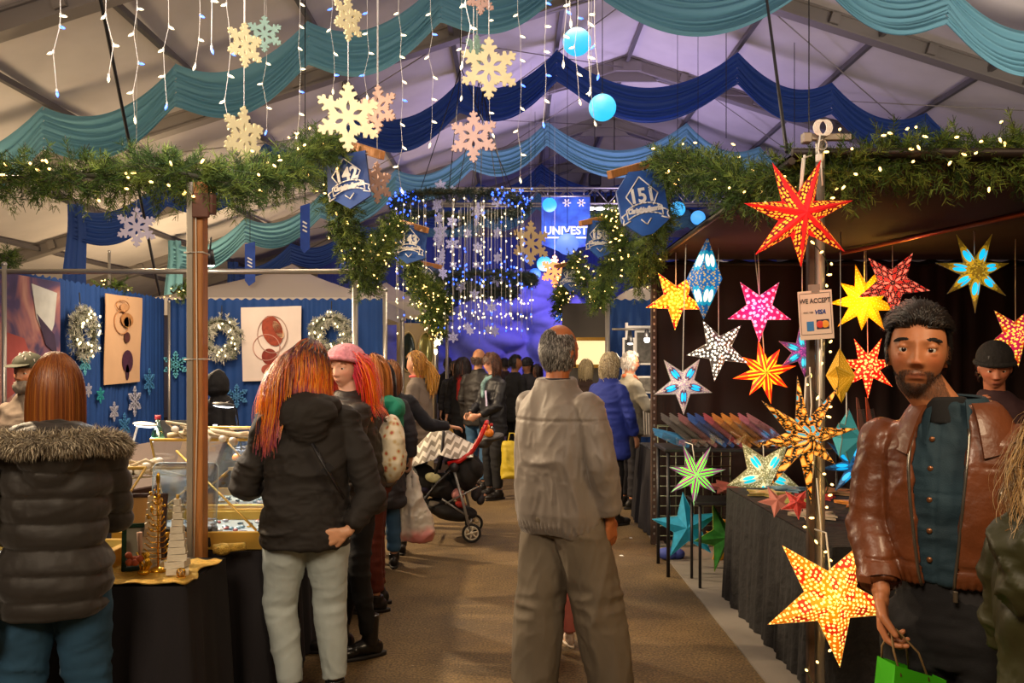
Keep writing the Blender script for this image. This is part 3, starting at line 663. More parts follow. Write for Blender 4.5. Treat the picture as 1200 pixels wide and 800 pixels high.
garland([at(778, 200, 6.0), at(770, 255, 6.6), at(762, 290, 7.1), at(748, 335, 7.6)], 'fir garland dropping behind the sign 151', .16, 260, 10, 8, nw=.0045)
garland([at(746, 335, 7.8), at(738, 305, 8.0), at(722, 270, 8.3), at(708, 250, 8.6)], 'brightly lit fir garland between the signs 150 and 151', .16, 260, 44, 9, nw=.005, bulbr=.007)
garland([at(728, 300, 8.9), at(712, 320, 9.6), at(700, 356, 10.6)], 'dark fir garland below the sign 150', .17, 220, 10, 10, nw=.005)
garland([at(672, 300, 11.4), at(684, 325, 11.0), at(698, 352, 10.7)], 'fir garland with lights between the signs 149 and 150', .17, 220, 28, 11, nw=.005, bulbr=.008)
garland([at(668, 325, 12.2), at(655, 352, 13.4), at(662, 372, 13.6)], 'small fir garland beneath the sign 149', .17, 220, 36, 12, nw=.006, bulbr=.009)
garland([at(-20, 292, 7.8), at(6, 300, 7.8), at(14, 312, 8.2)], 'bit of fir garland on the blue drape at the picture edge', .12, 120, 0, 13, nw=.004)
garland([at(115, 338, 9.6), at(145, 335, 9.8)], 'tuft of fir garland peeping over the blue drape', .12, 120, 6, 14, nw=.005)
garland([at(200, 342, 10.8), at(222, 338, 10.8)], 'tuft of lit fir garland behind the wooden post on the drape', .12, 120, 6, 15, nw=.005)

# ------------------------------------------------------------------ booth number signs
M_sign = banner_mat('sign_blue', '#183a7c', '#3567b4', 2.2); M_signd = banner_mat('sign_dark_blue', '#101f44', '#2b529a', 2.0)
def booth_sign(px, py, Y, Wd, Hd, num, roll, yaw, arm, label, dark=False, octo=False):
    p = at(px, py, Y); r = empty('stall_number_sign', p, 0); r.rotation_euler = (0, roll, yaw); tag(r, label, 'sign', 'blue stall number signs on wooden arms')
    w_, h_ = Wd*Y/2000, Hd*Y/2000
    out = [(-w_*.25, -h_), (w_*.2, -h_*.97), (w_, -h_*.6), (w_, h_*.95), (-w_*.35, h_), (-w_, h_*.45), (-w_, -h_*.5)] if octo else [(-w_*.1, -h_), (w_*.9, -h_*.72), (w_, h_*.9), (-w_*.75, h_), (-w_, -h_*.4)]
    mb = MB(); mb.poly(out, [], Matrix.Identity(4), .02); mb.build('board', M_signd if dark else M_sign, r)
    k = h_*.98
    def stroke(pts, rr, closed=True): mb.tube([(a*k, -.016, b*k) for a, b in pts], rr*k, 6, closed=closed)
    mb = MB(); d = .62
    def seg(a, b, rr=.022): mb.tube([(a[0]*k, -.014, a[1]*k), (b[0]*k, -.014, b[1]*k)], rr*k, 6)
    dia = [(0, .82), (.56, .25), (.34, -.10)]; seg(dia[0], dia[1]); seg(dia[1], dia[2])
    seg((0, .82), (-.56, .25)); seg((-.56, .25), (-.34, -.10)); seg((-.18, -.50), (0, -.68)); seg((0, -.68), (.18, -.50))
    # ribbon with tails
    def arc(y0, n=9, x=.62): return [(t*x, y0-.16*t*t) for t in np.linspace(-1, 1, n)]
    top = arc(.0); bot = arc(-.30)
    for l in (top, bot):
        for a, b in zip(l[:-1], l[1:]): seg(a, b, .024)
    for sx in (-1, 1):
        seg((sx*.62, -.16), (sx*.62, -.46), .024); seg((sx*.62, -.24), (sx*.82, -.34), .024); seg((sx*.82, -.34), (sx*.76, -.44), .022); seg((sx*.76, -.44), (sx*.82, -.6), .022); seg((sx*.82, -.6), (sx*.55, -.5), .024)
    mb.build('emblem', M_white, r)
    text(num, .62*k, r, (0, -.014, .22*k), (PI/2, 0, 0), M_white, 'number', bold=.004 if Y < 7 else .006)
    text('Christkindlmarkt', .215*k, r, (0, -.014, -.215*k), (PI/2, 0, 0), M_white, 'lettering', width=.80, shear=.3, bold=.0035)
    a, b = arm; A = at(*a, Y-.15); B = at(*b, Y+.25); ar = empty('sign_arm', (0, 0, 0)); 
    tag(ar, {'142': 'wooden arm over the dark blue sign nearest the thick left garland', '151': 'longest wooden arm, over the large tilted blue sign', '143': 'wooden arm beside the light curtain ring', '150': 'wooden arm among the brightly lit garland', '144': 'small wooden arm below the light curtain ring', '149': 'small wooden arm beside the glowing orange star lamp'}[num], 'bracket', 'wooden arms of the stall signs')
    mb = MB(); d = B-A; L = d.length; q = d.to_track_quat('X', 'Z').to_matrix(); mb.box((A+B)/2, (L, .04, .055), q, bev=.004); mb.build('arm', M_wood, ar)
    mb = MB()
    for t in (.25, .75):
        c = A.lerp(B, t); e = Vector((lerp(-w_, w_, .3+.4*t), 0, h_*.88)); e = p+Euler((0, roll, yaw)).to_matrix()@e; mb.tube([c, e], .003, 5)
    mb.build('hook', M_steel, ar); return r
booth_sign(408, 212, 5.5, 56, 66, '142', -.18, -.25, ((448, 182), (405, 168)), 'dark blue stall sign 142 hanging above the post garland', True)
booth_sign(753, 238, 5.9, 62, 76, '151', -.2, .3, ((714, 205), (768, 190)), 'large blue stall sign 151 tilted beside the garland', octo=True)
booth_sign(480, 286, 8.5, 44, 46, '143', .05, -.3, ((501, 270), (462, 258)), 'blue stall sign 143 next to the light curtain')
booth_sign(702, 280, 8.4, 34, 44, '150', -.03, .3, ((680, 262), (716, 254)), 'blue stall sign 150 under its wooden arm')
booth_sign(503, 328, 11.4, 26, 34, '144', 0, -.3, ((517, 313), (494, 308)), 'small dark stall sign 144 among garland lights', True)
booth_sign(669, 325, 11.6, 26, 34, '149', 0, .3, ((652, 312), (684, 306)), 'small dark stall sign 149 far down the aisle', True)

# ------------------------------------------------------------------ ring chandelier of lights
def ring_pts(c, R, n=61): return [(c[0]+R*math.cos(t), c[1]+R*math.sin(t), c[2]) for t in np.linspace(0, 2*PI, n)]
rt = empty('light_curtain', (0, 0, 0)); tag(rt, 'hanging fir ring with a curtain of white and blue lights', 'light curtain')
rr = np.random.default_rng(21); drops = []
RINGS = [(540, 240, 11.5, 76, 34, 152), (562, 327, 11.9, 62, 26, 62), (566, 342, 12.4, 36, 10, 50)]
for j, (px, py, Y, Rp, ns, L) in enumerate(RINGS):
    c = at(px, py, Y); R = Rp*Y/1000; P = np.array(ring_pts(c, R)); V, F_, C, st = needles(P, 2*PI*R, 200, .085, .04, .005, 26, seed=30+j, cols=((.02, .035, .03), (.04, .06, .05), (.06, .085, .07)))
    mb = MB(); mb.add(V, F_, 0, C, sm=False); mb.build('fir_ring', M_needle, rt)
    mb = MB(); mb.tube(P, .03, 6); mb.build('ring_frame', mat('garland_wire', '#2a2a14', .8), rt)
    mb = MB()
    for a in (.4, 2.5, 4.6): mb.tube([(c.x+R*math.cos(a), c.y+R*math.sin(a), c.z), (c.x, c.y, 5.6)], .006, 5)
    if j == 0: mb.tube([(c.x, c.y, 5.6), (c.x, c.y, roofz(c.x))], .012, 6)
    mb.build('hanging_wire', M_cable, rt)
    mb = MB()
    for i in range(ns):
        a = 2*PI*i/ns+rr.uniform(-.07, .07); q = R*(1 if i % 3 else rr.uniform(.3, .95)); x, y = c.x+q*math.cos(a), c.y+q*math.sin(a); dz = L*Y/1000*rr.uniform(.72, 1.06)
        # longer towards the far side of the aisle
        mb.tube([(x, y, c.z), (x, y, c.z-dz)], .0022, 4)
        for z in np.arange(.08, dz, .20): drops.append((x+rr.uniform(-.015, .015), y-.01, c.z-z-rr.uniform(0, .04), 'b' if rr.random() < .27 else 'w'))
    mb.build('light_cord', M_wcord, rt)
    if j < 2:
        for i in range(120 if j == 0 else 30):
            a = (rr.uniform(2.7, 4.0) if rr.random() < .5 else rr.uniform(5.2, 6.2)) if j == 0 else rr.uniform(4.2, 5.6); k = rr.normal(0, .06, 3)
            drops.append((c.x+R*math.cos(a)+k[0], c.y+R*math.sin(a)+k[1]-.05, c.z+k[2], 'B'))
rr.shuffle(drops)
BwS = bulb_mesh('bulb', .028, .010, E_warm); BbS = bulb_mesh('bulb', .03, .0135, emit('bulb_blue_strong', (.01, .09, 1, 1), 3.5, (.2, .3, .9, 1)))
for d in drops[:98]: link('bulb', BwS if d[3] == 'w' else BbS, rt, (float(d[0]), float(d[1]), float(d[2])))
for typ, me_, nme in (('w', E_warm, 'white'), ('bB', MC['bulb_blue_strong'], 'blue')):
    mb = MB()
    for d in drops[98:]:
        if d[3] in typ: mb.ell((float(d[0]), float(d[1]), float(d[2])), (.011, .011, .014), seg=6, rings=4)
    o = mb.build('small_bulbs', me_, rt); o['kind'] = 'stuff'
CF = [(512, 240, 9), (516, 218, 8), (530, 222, 5), (560, 247, 10), (583, 235, 9), (514, 256, 7), (530, 260, 8), (558, 260, 6), (516, 272, 11), (530, 286, 9), (548, 273, 6), (514, 283, 9), (518, 297, 6), (516, 305, 7), (583, 273, 7), (583, 302, 7), (558, 310, 5), (531, 310, 5), (519, 320, 8), (583, 326, 10), (560, 290, 7), (540, 335, 8), (520, 345, 8), (556, 345, 7), (576, 360, 7), (548, 383, 6), (551, 388, 5), (572, 386, 6), (580, 388, 7), (531, 395, 7)]
mw = mat('lilac_flake', '#b9bbe6', .6)
for i, (px, py, R) in enumerate(CF):
    Y = 10.9+.9*rr.random(); p = at(px, py, Y); me = plump(R*Y/1000, .008).mesh('snowflake', mw); o = link('snowflake', me, None, p, rr.uniform(-.9, .9))
    tag(o, ('tiny' if R < 6 else 'small' if R < 7.5 else 'medium' if R < 9 else 'large')+' lilac snowflake '+('right under the fir ring' if py < 236 else 'in the upper light strings' if py < 262 else 'halfway up the light strings' if py < 290 else 'above the smaller ring' if py < 315 else 'at the smaller ring' if py < 340 else 'low below the smaller ring' if py < 365 else 'lowest before the snowy mountain')+(' at the curtain edge' if px < 520 or px > 575 else ' off-centre' if px < 540 else ' near the middle'), 'snowflake', 'lilac snowflakes in the light curtain')
    mb = MB(); mb.tube([(0, 0, R*Y/1000*.9), (0, 0, 3.72-p.z)], .002, 4); mb.build('thread', M_wcord, o)
# ------------------------------------------------------------------ pleated drapes and stall frames
def drape(p0, p1, z0, z1, m, name, label, cat='drape', pl=.11, amp=.022, nz=14, seed=0, group=None):
    p0 = np.array(p0, float); p1 = np.array(p1, float); L = np.linalg.norm(p1-p0); n = int(L/pl*7)+2; t = np.linspace(0, 1, n); d = (p1-p0)/L; nr = np.array((-d[1], d[0]))
    s = t*L; ph = vnoise(np.stack([s*1.7, s*0+seed, s*0], 1))*7
    zz = np.linspace(0, 1, nz); G = np.zeros((n, nz, 3))
    for j, q in enumerate(zz):
        o = amp*(.35+.5*q)*np.sin(s/pl*2*PI+ph*2)*(.4+1.2*vnoise(np.stack([s*3, s*0+seed+5, s*0+q*.4], 1)))+.3*amp*np.sin(s/pl*2.1+q*1.2+seed)
        G[:, j, 0] = p0[0]+d[0]*s+nr[0]*o; G[:, j, 1] = p0[1]+d[1]*s+nr[1]*o
        G[:, j, 2] = lerp(z1, z0, q)+(.012*np.sin(s/pl*2*PI+1) if j == 0 else 0)
    mb = MB(); mb.grid(G); o = mb.build(name, m); tag(o, label, cat, group); return o
M_drb = mat('royal_blue_drape', '#0b3a78', .8, 0, .25, 120, .10, 3); M_blk = mat('black_velvet', '#0c0a0b', .95, 0, .4, 90, .25, 5, sheen=.25)
M_drdark = mat('brown_black_drape', '#1a0d0a', .85, 0, .3, 60, .35, 2.2)
drape((-4.45, 5.0), (-4.45, 10.95), 0, 2.44, M_drb, 'stall_drape', 'royal blue pleated drape along the stall side behind the woman in the fur hood', seed=1)
drape((-4.42, 10.95), (-1.66, 10.95), 0, 2.44, M_drb, 'stall_drape', 'royal blue pleated drape behind the colourful haired woman, with wreaths', seed=2)
drape((1.22, 10.9), (2.3, 10.9), 0, 2.43, M_drb, 'stall_drape', 'royal blue pleated drape beside the dark star stall', seed=3)
drape((-1.3, 14.8), (-1.85, 14.9), 0, 2.4, M_drb, 'stall_drape', 'narrow royal blue drape beyond the mirrored stall', seed=4)
drape((1.0, 13.6), (1.75, 13.6), 0, 2.5, mat('navy_drape', '#16284f', .8), 'stall_drape', 'dark navy drape beyond the bright booth post', seed=5)
def pole(name, pts, r, m, label, cat='pole', extra=None, group=None):
    root = empty(name, (0, 0, 0)); tag(root, label, cat, group)
    mb = MB(); mb.tube(pts, r, 12); mb.build('tube', m, root)
    p = Vector(pts[0])
    if p.z < .1:
        mb = MB(); mb.box((p.x, p.y, .006), (r*8, r*8, .012), bev=.004); mb.tube([(p.x, p.y, .012), (p.x, p.y, .06)], r*1.5, 12); mb.build('base_plate', M_steel, root)
    mb = MB(); q = Vector(pts[-1]); mb.ell(q, (r*1.25, r*1.25, r*1.25), seg=10, rings=6); mb.build('end_cap', M_steel, root)
    return root
M_pipe = mat('galvanised_pipe', '#b3aca0', .35, .7, .1, 40, .08, 5)
pole('stall_crossbar', [(-4.3, 7.0, Z(318, 7)), (-1.33, 7.0, Z(318, 7))], .022, M_pipe, 'long silver horizontal pipe above the jewellery stall', 'pipe')
pole('stall_post', [(X(415, 7.0), 7.05, 0), (X(415, 7.0), 7.05, 2.5)], .024, M_pipe, 'white metal pipe post under the swagged fir garland')
pole('stall_crossbar', [(X(5, 6.98), 6.98, 0), (X(5, 6.98), 6.98, Z(310, 7))], .018, M_pipe, 'thin silver post at the picture edge before the photo banner', 'pole')
pole('drape_post', [(-4.36, 10.85, 0), (-4.36, 10.85, 2.4)], .018, M_pipe, 'thin silver post in the corner of the blue drapes')
pole('drape_post', [(-4.72, 10.0, 0), (-4.72, 10.0, Z(295, 10.0))], .015, M_pipe, 'short white pipe rising above the drape by the cloth banner')
pole('stall_post', [(-1.62, 10.9, 0), (-1.62, 10.9, 2.55)], .03, M_pipe, 'pale post at the end of the blue drape by the blonde ponytail')
pole('stall_post', [(X(471, 11.5), 11.5, 0), (X(471, 11.5), 11.5, 2.2)], .03, M_pipe, 'white post beside the oval mirrors')
pole('stall_post', [(X(712, 10.5), 10.5, 0), (X(712, 10.5), 10.5, 2.6)], .03, M_pipe, 'pale post between the framed picture stall and the star stall')
for px, Y, l in ((510, 14.0, 'thin metal post under the brightest fairy lights'), (524, 15.5, 'thin metal post before the blue scenery')): pole('stall_post', [(X(px, Y), Y, 0), (X(px, Y), Y, 2.6)], .03, M_pipe, l)
# the wooden corner post
r = empty('wooden_post', (X(231, 3.86), 3.86, 0)); tag(r, 'tall brown timber post strapped to a pale steel strut, before the black table', 'post')
mb = MB(); mb.box((.016, 0, 1.21), (.042, .075, 2.42), bev=.004); mb.build('timber', M_wood, r)
mb = MB(); mb.box((-.022, -.01, 1.21), (.030, .045, 2.42), bev=.004); mb.build('steel_strut', mat('strut_steel', '#a9a194', .4, .5, .1, 30, .1, 5), r)
for z in (Z(297, 3.86), Z(421, 3.86)):
    mb = MB(); mb.tube([(-.042, -.04, z), (.04, -.042, z+.002), (.04, .042, z), (-.042, .042, z)], .004, 6, closed=True); mb.build('cable_tie', M_white, r)
mb = MB(); mb.box((.035, -.05, Z(240, 3.8)), (.075, .02, .11), bev=.004); mb.box((.07, -.02, Z(237, 3.8)), (.03, .05, .09)); mb.build('bracket_block', mat('dark_wood', '#5a3526', .6, var=.15), r)
mb = MB(); mb.tube([(.0, -.05, .55), (.02, -.052, 1.4), (.012, -.05, 2.3)], .0025, 5); mb.build('thin_wire', M_wcord, r)
# horizontal beam carrying the front garland
mb = MB(); mb.tube([at(-80, 212, 4.05), at(231, 206, 3.95)], .02, 8); tag(mb.build('garland_rail', M_pipe), 'pipe rail hidden inside the thick garland over the timber post', 'rail')
# clip lamps
def clip_lamp(px, py, Y, label, energy=None):
    p = at(px, py, Y); r = empty('clip_lamp', p); r.rotation_euler = (.25, .1, 0); tag(r, label, 'lamp')
    mb = MB(); mb.tube([(0, 0, .10), (0, 0, -.02)], [.025, .042], 14); mb.build('housing', M_black, r)
    mb = MB(); mb.ell((0, 0, -.025), (.035, .035, .012)); mb.build('lens', emit('lamp_glow', (1, .93, .78, 1), 10), r)
    mb = MB(); mb.tube([(0, 0, .09), (0, .02, .2)], .008, 6); mb.build('stem', M_black, r)
clip_lamp(246, 307, 6.9, 'small black clip lamp shining under the silver pipe')
# wreaths
M_frost = mat('frosted_fir', '#9a9b82', .7)
def wreath(p, R, ang, label, seed):
    r = empty('wreath', p); r.rotation_euler = (0, 0, ang); tag(r, label, 'wreath', 'frosted fir wreaths on the blue drapes')
    P = np.array([(R*.74*math.cos(t), 0, R*.74*math.sin(t)) for t in np.linspace(0, 2*PI, 61)])
    V, F_, C, st = needles(P, 2*PI*R*.74, 260, .10, .045, .007, 16, seed=seed, cols=((.10, .12, .06), (.38, .38, .30), (.62, .60, .50)))
    V[:, 1] = V[:, 1]*.5-.04; mb = MB(); mb.add(V, F_, 0, C, sm=False); mb.build('frosted_needles', M_needle, r)
    mb = MB(); mb.tube(P+(0, -.04, 0), .02, 6); mb.tube([(0, .0, R*.9), (0, .01, R*1.5)], .006, 4); mb.build('wire_ring', mat('garland_wire', '#2a2a14', .8), r)
    me = bulb_mesh('bulb', .03, .011, E_warm); q = np.random.default_rng(seed)
    for i in range(22):
        t = q.uniform(0, 2*PI); rad = R*.74+q.uniform(-.3, .3)*R; link('bulb', me, r, (rad*math.cos(t), -.1, rad*math.sin(t)))
wreath((-4.36, 8.62, Z(388, 8.62)), .26, PI/2, 'frosted lit wreath on the drape above the woman in the fur hood', 50)
wreath((X(259, 10.8), 10.82, Z(395, 10.8)), .27, 0, 'frosted lit wreath just beside the timber post', 51)
wreath((X(388, 10.8), 10.82, Z(390, 10.8)), .27, 0, 'frosted lit wreath above the woman in the pink hat', 52)
# cloth banners with printed figures
def figure_banner(p0, p1, z0, z1, label, kind):
    p0 = np.array(p0, float); p1 = np.array(p1, float); c = (p0+p1)/2; ang = math.atan2(p1[1]-p0[1], p1[0]-p0[0]); W = np.linalg.norm(p1-p0)/2; H = (z1-z0)/2
    r = empty('cloth_banner', (c[0], c[1], (z0+z1)/2)); r.rotation_euler = (0, 0, ang); tag(r, label, 'banner')
    U, V = np.meshgrid(np.linspace(-1, 1, 13), np.linspace(-1, 1, 17), indexing='ij')
    mb = MB(); G = np.stack([W*U*(1+.02*V), .012*np.sin(U*3+V*2), H*V+.02*H*U], -1); G2 = G.copy(); G2[..., 1] += .006; mb.grid(G); mb.grid(G2[::-1]); mb.build('cloth', mat('unbleached_cloth_'+kind, '#c9a27c' if kind == 'tan' else '#d8c8bc', .85, 0, .3, 40, .05, 4), r)
    def blob(name, col, cx, cz, rx, rz, rot=0):
        mb = MB(); n = 20; P = [(cx*W+rx*W*math.cos(t)*math.cos(rot)-rz*H*math.sin(t)*math.sin(rot), cz*H+rx*W*math.cos(t)*math.sin(rot)+rz*H*math.sin(t)*math.cos(rot)) for t in np.linspace(0, 2*PI, n, endpoint=False)]
        mb.poly(P, [], Matrix.Translation((0, -.02, 0)), .004); mb.build(name, mat('print_'+col.strip('#'), col, .8, var=.25, vscale=25), r)
    def ring(name, col, cx, cz, rx, rz, t=.006):
        mb = MB(); mb.tube([(cx*W+rx*W*math.cos(a), -.02, cz*H+rz*H*math.sin(a)) for a in np.linspace(0, 2*PI, 30, endpoint=False)], t, 5, closed=True); mb.build(name, mat('print_'+col.strip('#'), col, .8), r)
    if kind == 'tan':
        blob('printed_head', '#b98a5e', -.05, .72, .22, .10); blob('printed_bust', '#a4713f', .1, .45, .34, .16); blob('printed_bust_shade', '#c79c50', .1, .4, .2, .12); blob('printed_waist', '#4a1f1c', .1, .05, .16, .12, .2)
        blob('printed_skirt', '#3c1431', .12, -.5, .3, .26, .05); blob('printed_skirt_tip', '#35122c', .1, -.75, .1, .18); ring('printed_arm', '#b07c50', -.2, .38, .4, .26); ring('printed_hair', '#a4713f', -.15, .76, .35, .12)
    else:
        blob('printed_body', '#8e3a22', .05, .35, .34, .42, .3); blob('printed_pale_limb', '#d8b28c', .25, .38, .13, .26, .5); blob('printed_hip', '#7a2a1c', -.05, -.35, .26, .22, .3); blob('printed_tip', '#9a4a3a', -.12, -.7, .2, .14); ring('printed_veil', '#a98a7c', .05, .25, .5, .5); ring('printed_arc', '#b98a7c', -.15, -.1, .45, .35)
figure_banner((-4.39, 9.2), (-4.39, 10.1), Z(449, 9.6), Z(346, 9.6), 'tan cloth banner printed with a slender dark figure', 'tan')
figure_banner((X(283, 10.85), 10.86), (X(353, 10.85), 10.84), Z(446, 10.8), Z(359, 10.8), 'pale cloth banner printed with a reddish figure behind the colourful hair', 'pale')
# photo banner on the drape
def photo_mat():
    m, nt, b = nm('printed_photo'); tc = N(nt, 'ShaderNodeTexCoord'); nz = N(nt, 'ShaderNodeTexNoise', i_Scale=1.7, i_Detail=3.0, i_Distortion=1.2); Lk(nt, tc.outputs['Object'], nz.inputs['Vector'])
    Lk(nt, ramp(nt, nz.outputs['Fac'], [(.25, '#23243a'), (.4, '#4d3f66'), (.5, '#a26a6a'), (.6, '#c99a86'), (.75, '#7f93c9')]), b.inputs['Base Color']); b.inputs['Roughness'].default_value = .5; return m
r = empty('photo_banner', (-4.37, 7.62, Z(403, 7.7))); r.rotation_euler = (0, 0, PI/2); tag(r, 'large printed photograph banner of hands and a white fan on the side drape', 'banner')
mb = MB(); mb.box((0, 0, 0), (1.25, .012, 1.22), bev=.003); mb.build('print_sheet', photo_mat(), r)
mb = MB(); mb.poly([(.12, .55), (.55, .5), (.5, .2), (.38, .0), (.2, .25)], [], Matrix.Translation((0, -.012, 0)), .005); mb.build('printed_fan', mat('print_white', '#cfd2cc', .7, var=.1), r)
mb = MB(); mb.poly([(-.3, .1), (.0, .05), (.1, -.1), (.05, -.35), (-.3, -.5)], [], Matrix.Translation((0, -.012, 0)), .005); mb.build('printed_hand', mat('print_rose', '#b5544e', .7, var=.2, vscale=5), r)
mb = MB(); mb.poly([(.12, -.12), (.4, -.15), (.42, -.3), (.2, -.5), (.05, -.4)], [], Matrix.Translation((0, -.012, 0)), .005); mb.build('printed_sleeve', mat('print_sand', '#b59a7c', .7, var=.15), r)
mb = MB(); mb.poly([(.2, .28), (.5, .1), (.55, -.1), (.35, .0)], [], Matrix.Translation((0, -.015, 0)), .005); mb.build('printed_shadow', mat('print_plum', '#3c2c48', .7, var=.2), r)
# lacy snowflakes pinned to the drapes
Mt = [mat('teal_flake', '#5fb4c6', .6), mat('grey_flake', '#b4b4c4', .6), mat('aqua_flake', '#2f9aa0', .6), mat('blue_flake', '#4584b8', .6)]
FL = [('B', 203, 427, 16, 0, 'large pale teal snowflake on the corner of the blue drapes'), ('S', 177, 447, 15, 3, 'blue-grey snowflake below the large teal one near the corner'), ('S', 160, 470, 17, 1, 'grey-white snowflake below the tan cloth banner'),
      ('S', 148, 499, 15, 3, 'muted blue snowflake low behind the desk lamp'), ('S', 120, 463, 9, 2, 'small aqua snowflake behind the fur hood'), ('S', 136, 482, 11, 1, 'faint grey snowflake between the fur hood and the lamp'),
      ('S', 102, 425, 14, 0, 'teal snowflake under the wreath by the woman with auburn hair'), ('S', 106, 457, 8, 1, 'small white snowflake beside the auburn hair'), ('S', 4, 487, 9, 0, 'teal snowflake peeping over the fur hood at the edge'),
      ('B', 430, 427, 11, 0, 'teal snowflake on the drape beside the black haired shopper'), ('S', 62, 398, 12, 1, 'white snowflake half behind the wreath above the fur hood'), ('B', 275, 464, 14, 3, 'pale blue snowflake beside the shining desk lamp')]
for side, px, py, R, mi, l in FL:
    if side == 'B': p = Vector((X(px, 10.8), 10.88, Z(py, 10.8))); rz = 0; rr_ = R*.0109
    else: Y = -4.38*1000/(px-600); p = Vector((-4.40, Y, Z(py, Y))); rz = PI/2; rr_ = R*Y/1000*1.05
    o = lacy(rr_, .01, .09).build('snowflake', Mt[mi], None, p, rz); tag(o, l, 'snowflake', 'paper snowflakes pinned on the blue drapes')
# white pop-up canopies beyond the drapes
def canopy(cx, cy, wx, wy, z0, z1, label, m):
    r = empty('pop_up_canopy', (cx, cy, 0)); tag(r, label, 'canopy'); mb = MB(); n = 13
    U, V = np.meshgrid(np.linspace(-1, 1, n), np.linspace(-1, 1, n), indexing='ij'); q = np.maximum(np.abs(U), np.abs(V)); zz = z1-(z1-z0)*q**.8
    mb.grid(np.stack([U*wx, V*wy, zz], -1)); G = []
    for k in range(4*12+1):
        t = k/12 % 4; s_ = int(t); f = (t-s_)*2-1; c_ = [(f, -1), (1, f), (-f, 1), (-1, -f)][s_]; G.append([(c_[0]*wx, c_[1]*wy, z0), (c_[0]*wx, c_[1]*wy, z0-.25)])
    mb.grid(G); mb.build('canopy_cloth', m, r)
    for sx in (-1, 1):
        for sy in (-1, 1):
            mb = MB(); mb.box((sx*(wx-.04), sy*(wy-.04), z0/2), (.05, .05, z0), bev=.01); mb.build('leg', M_pipe, r)
M_can = mat('white_canopy', '#c8bdb0', .8, 0, .1, 20)
canopy(-3.5, 13.6, 1.6, 1.5, 2.55, 3.2, 'white pop-up canopy rising above the drape with the wreaths', M_can)
canopy(3.0, 12.9, 1.45, 1.4, 2.6, 3.3, 'white pop-up canopy above the blue drape beside the star stall', M_can)
canopy(-2.45, 16.6, .95, 1.0, 2.75, 3.2, 'cream stall canopy behind the oval mirrors', M_can)
# mirror stall: panel with oval mirrors, sparkling lights
r = empty('display_wall', (X(485, 12.2), 12.4, 0)); r.rotation_euler = (0, 0, .35); tag(r, 'cream display wall with two dark oval mirrors above the blonde ponytail', 'display wall')
mb = MB(); mb.box((0, 0, 1.1), (.55, .05, 2.2), bev=.01); mb.build('panel', mat('cream_panel', '#b9a37c', .6), r)
for x, c in ((-.12, '#23302a'), (.14, '#8d8a4c')):
    mb = MB(); mb.ell((x, -.04, 1.78), (.11, .02, .28), seg=24, rings=14); mb.build('oval_mirror', mat('mirror_'+c[1:], c, .15, .3), r)
    mb = MB(); mb.tube([(x+.115*math.cos(t), -.045, 1.78+.285*math.sin(t)) for t in np.linspace(0, 2*PI, 26, endpoint=False)], .015, 6, closed=True); mb.build('mirror_frame', mat('mirror_gilt', '#c9b27c', .4, .3), r)
r = empty('light_cluster', (0, 0, 0)); tag(r, 'cluster of bright white fairy lights on the post beyond the oval mirrors', 'string lights')
P = [at(507+random.uniform(-7, 10), 401+random.uniform(-8, 9), 13.6) for k in range(16)]
mb = MB(); mb.tube(P, .004, 4); mb.build('wire', mat('green_wire', '#16321c', .6), r); me = bulb_mesh('bulb', .09, .03, emit('bulb_bright', (1, .85, .5, 1), 7))
for p in P: link('bulb', me, r, p)
# framed picture stall on the right side of the aisle
r = empty('framed_picture', at(696, 413, 12.6)); tag(r, 'small gold framed picture glowing behind the grey haired shoppers', 'picture')
mb = MB(); 
for s_ in ((0, .2, .62, .05), (0, -.2, .62, .05)): mb.box((s_[0], 0, s_[1]), (s_[2], .04, s_[3]))
for x in (-.29, .29): mb.box((x, 0, 0), (.05, .04, .44))
mb.build('frame', mat('gilt_frame', '#b98a2c', .4, .4), r); mb = MB(); mb.box((0, .005, 0), (.54, .02, .36)); mb.build('print', emit('glowing_print', (1, .72, .36, 1), .9), r)  # print emits by itself, in place of lamplight falling on it
mb = MB(); mb.box((.0, .35, -.4), (.9, .03, 2.3)); mb.build('backing_board', mat('grey_board', '#57524b', .8), r)
# white display rack with picture and lamp
r = empty('display_rack', (X(748, 10.2), 10.2, 0)); tag(r, 'tall white display rack of framed pictures and prints beside the dark stall post', 'display rack')
mb = MB()
for x in (-.14, .20): mb.box((x, 0, 1.05), (.03, .03, 2.1))
for z in (.75, 1.18, 1.62, 2.05): mb.box((.03, 0, z), (.36, .04, .025))
mb.build('rack_frame', M_white, r)
for (x, z, w_, h_, c) in ((.06, 1.80, .17, .36, '#4a463f'), (-.12, 1.62, .10, .55, '#2c2c30'), (.08, 1.36, .16, .16, '#6c675e')):
    f = MB(); f.box((x, -.04, z), (w_+.05, .03, h_+.05), bev=.006); fo = f.build('picture_frame', M_white, r); f = MB(); f.box((x, -.058, z), (w_, .01, h_)); f.build('picture', mat('pic'+c[1:], c, .6, var=.5, vscale=18), fo)
for k in range(8):
    mb = MB(); mb.box((-.06+k*.028, -.12, .93), (.008, .2, .32), Rz(.1)@Rx(-.12)); mb.build('print_sleeve', mat('print_sleeve', '#cfc8bd', .3), r)
mb = MB(); mb.tube([(-.32, -.05, 2.02), (.25, -.05, 2.02)], .014, 8); mb.build('lamp_bar', M_pipe, r)
lp = empty('clip_lamp', (X(758, 9.4), 9.4, Z(398, 9.4))); tag(lp, 'small bright lamp shining on the white display rack', 'lamp')
mb = MB(); mb.ell((0, 0, 0), (.032, .032, .032)); mb.build('bulb', emit('lamp_hot', (1, .92, .75, 1), 25), lp); mb = MB(); mb.tube([(0, 0, .02), (0, 0, .12)], [.035, .02], 10); mb.build('housing', M_black, lp)
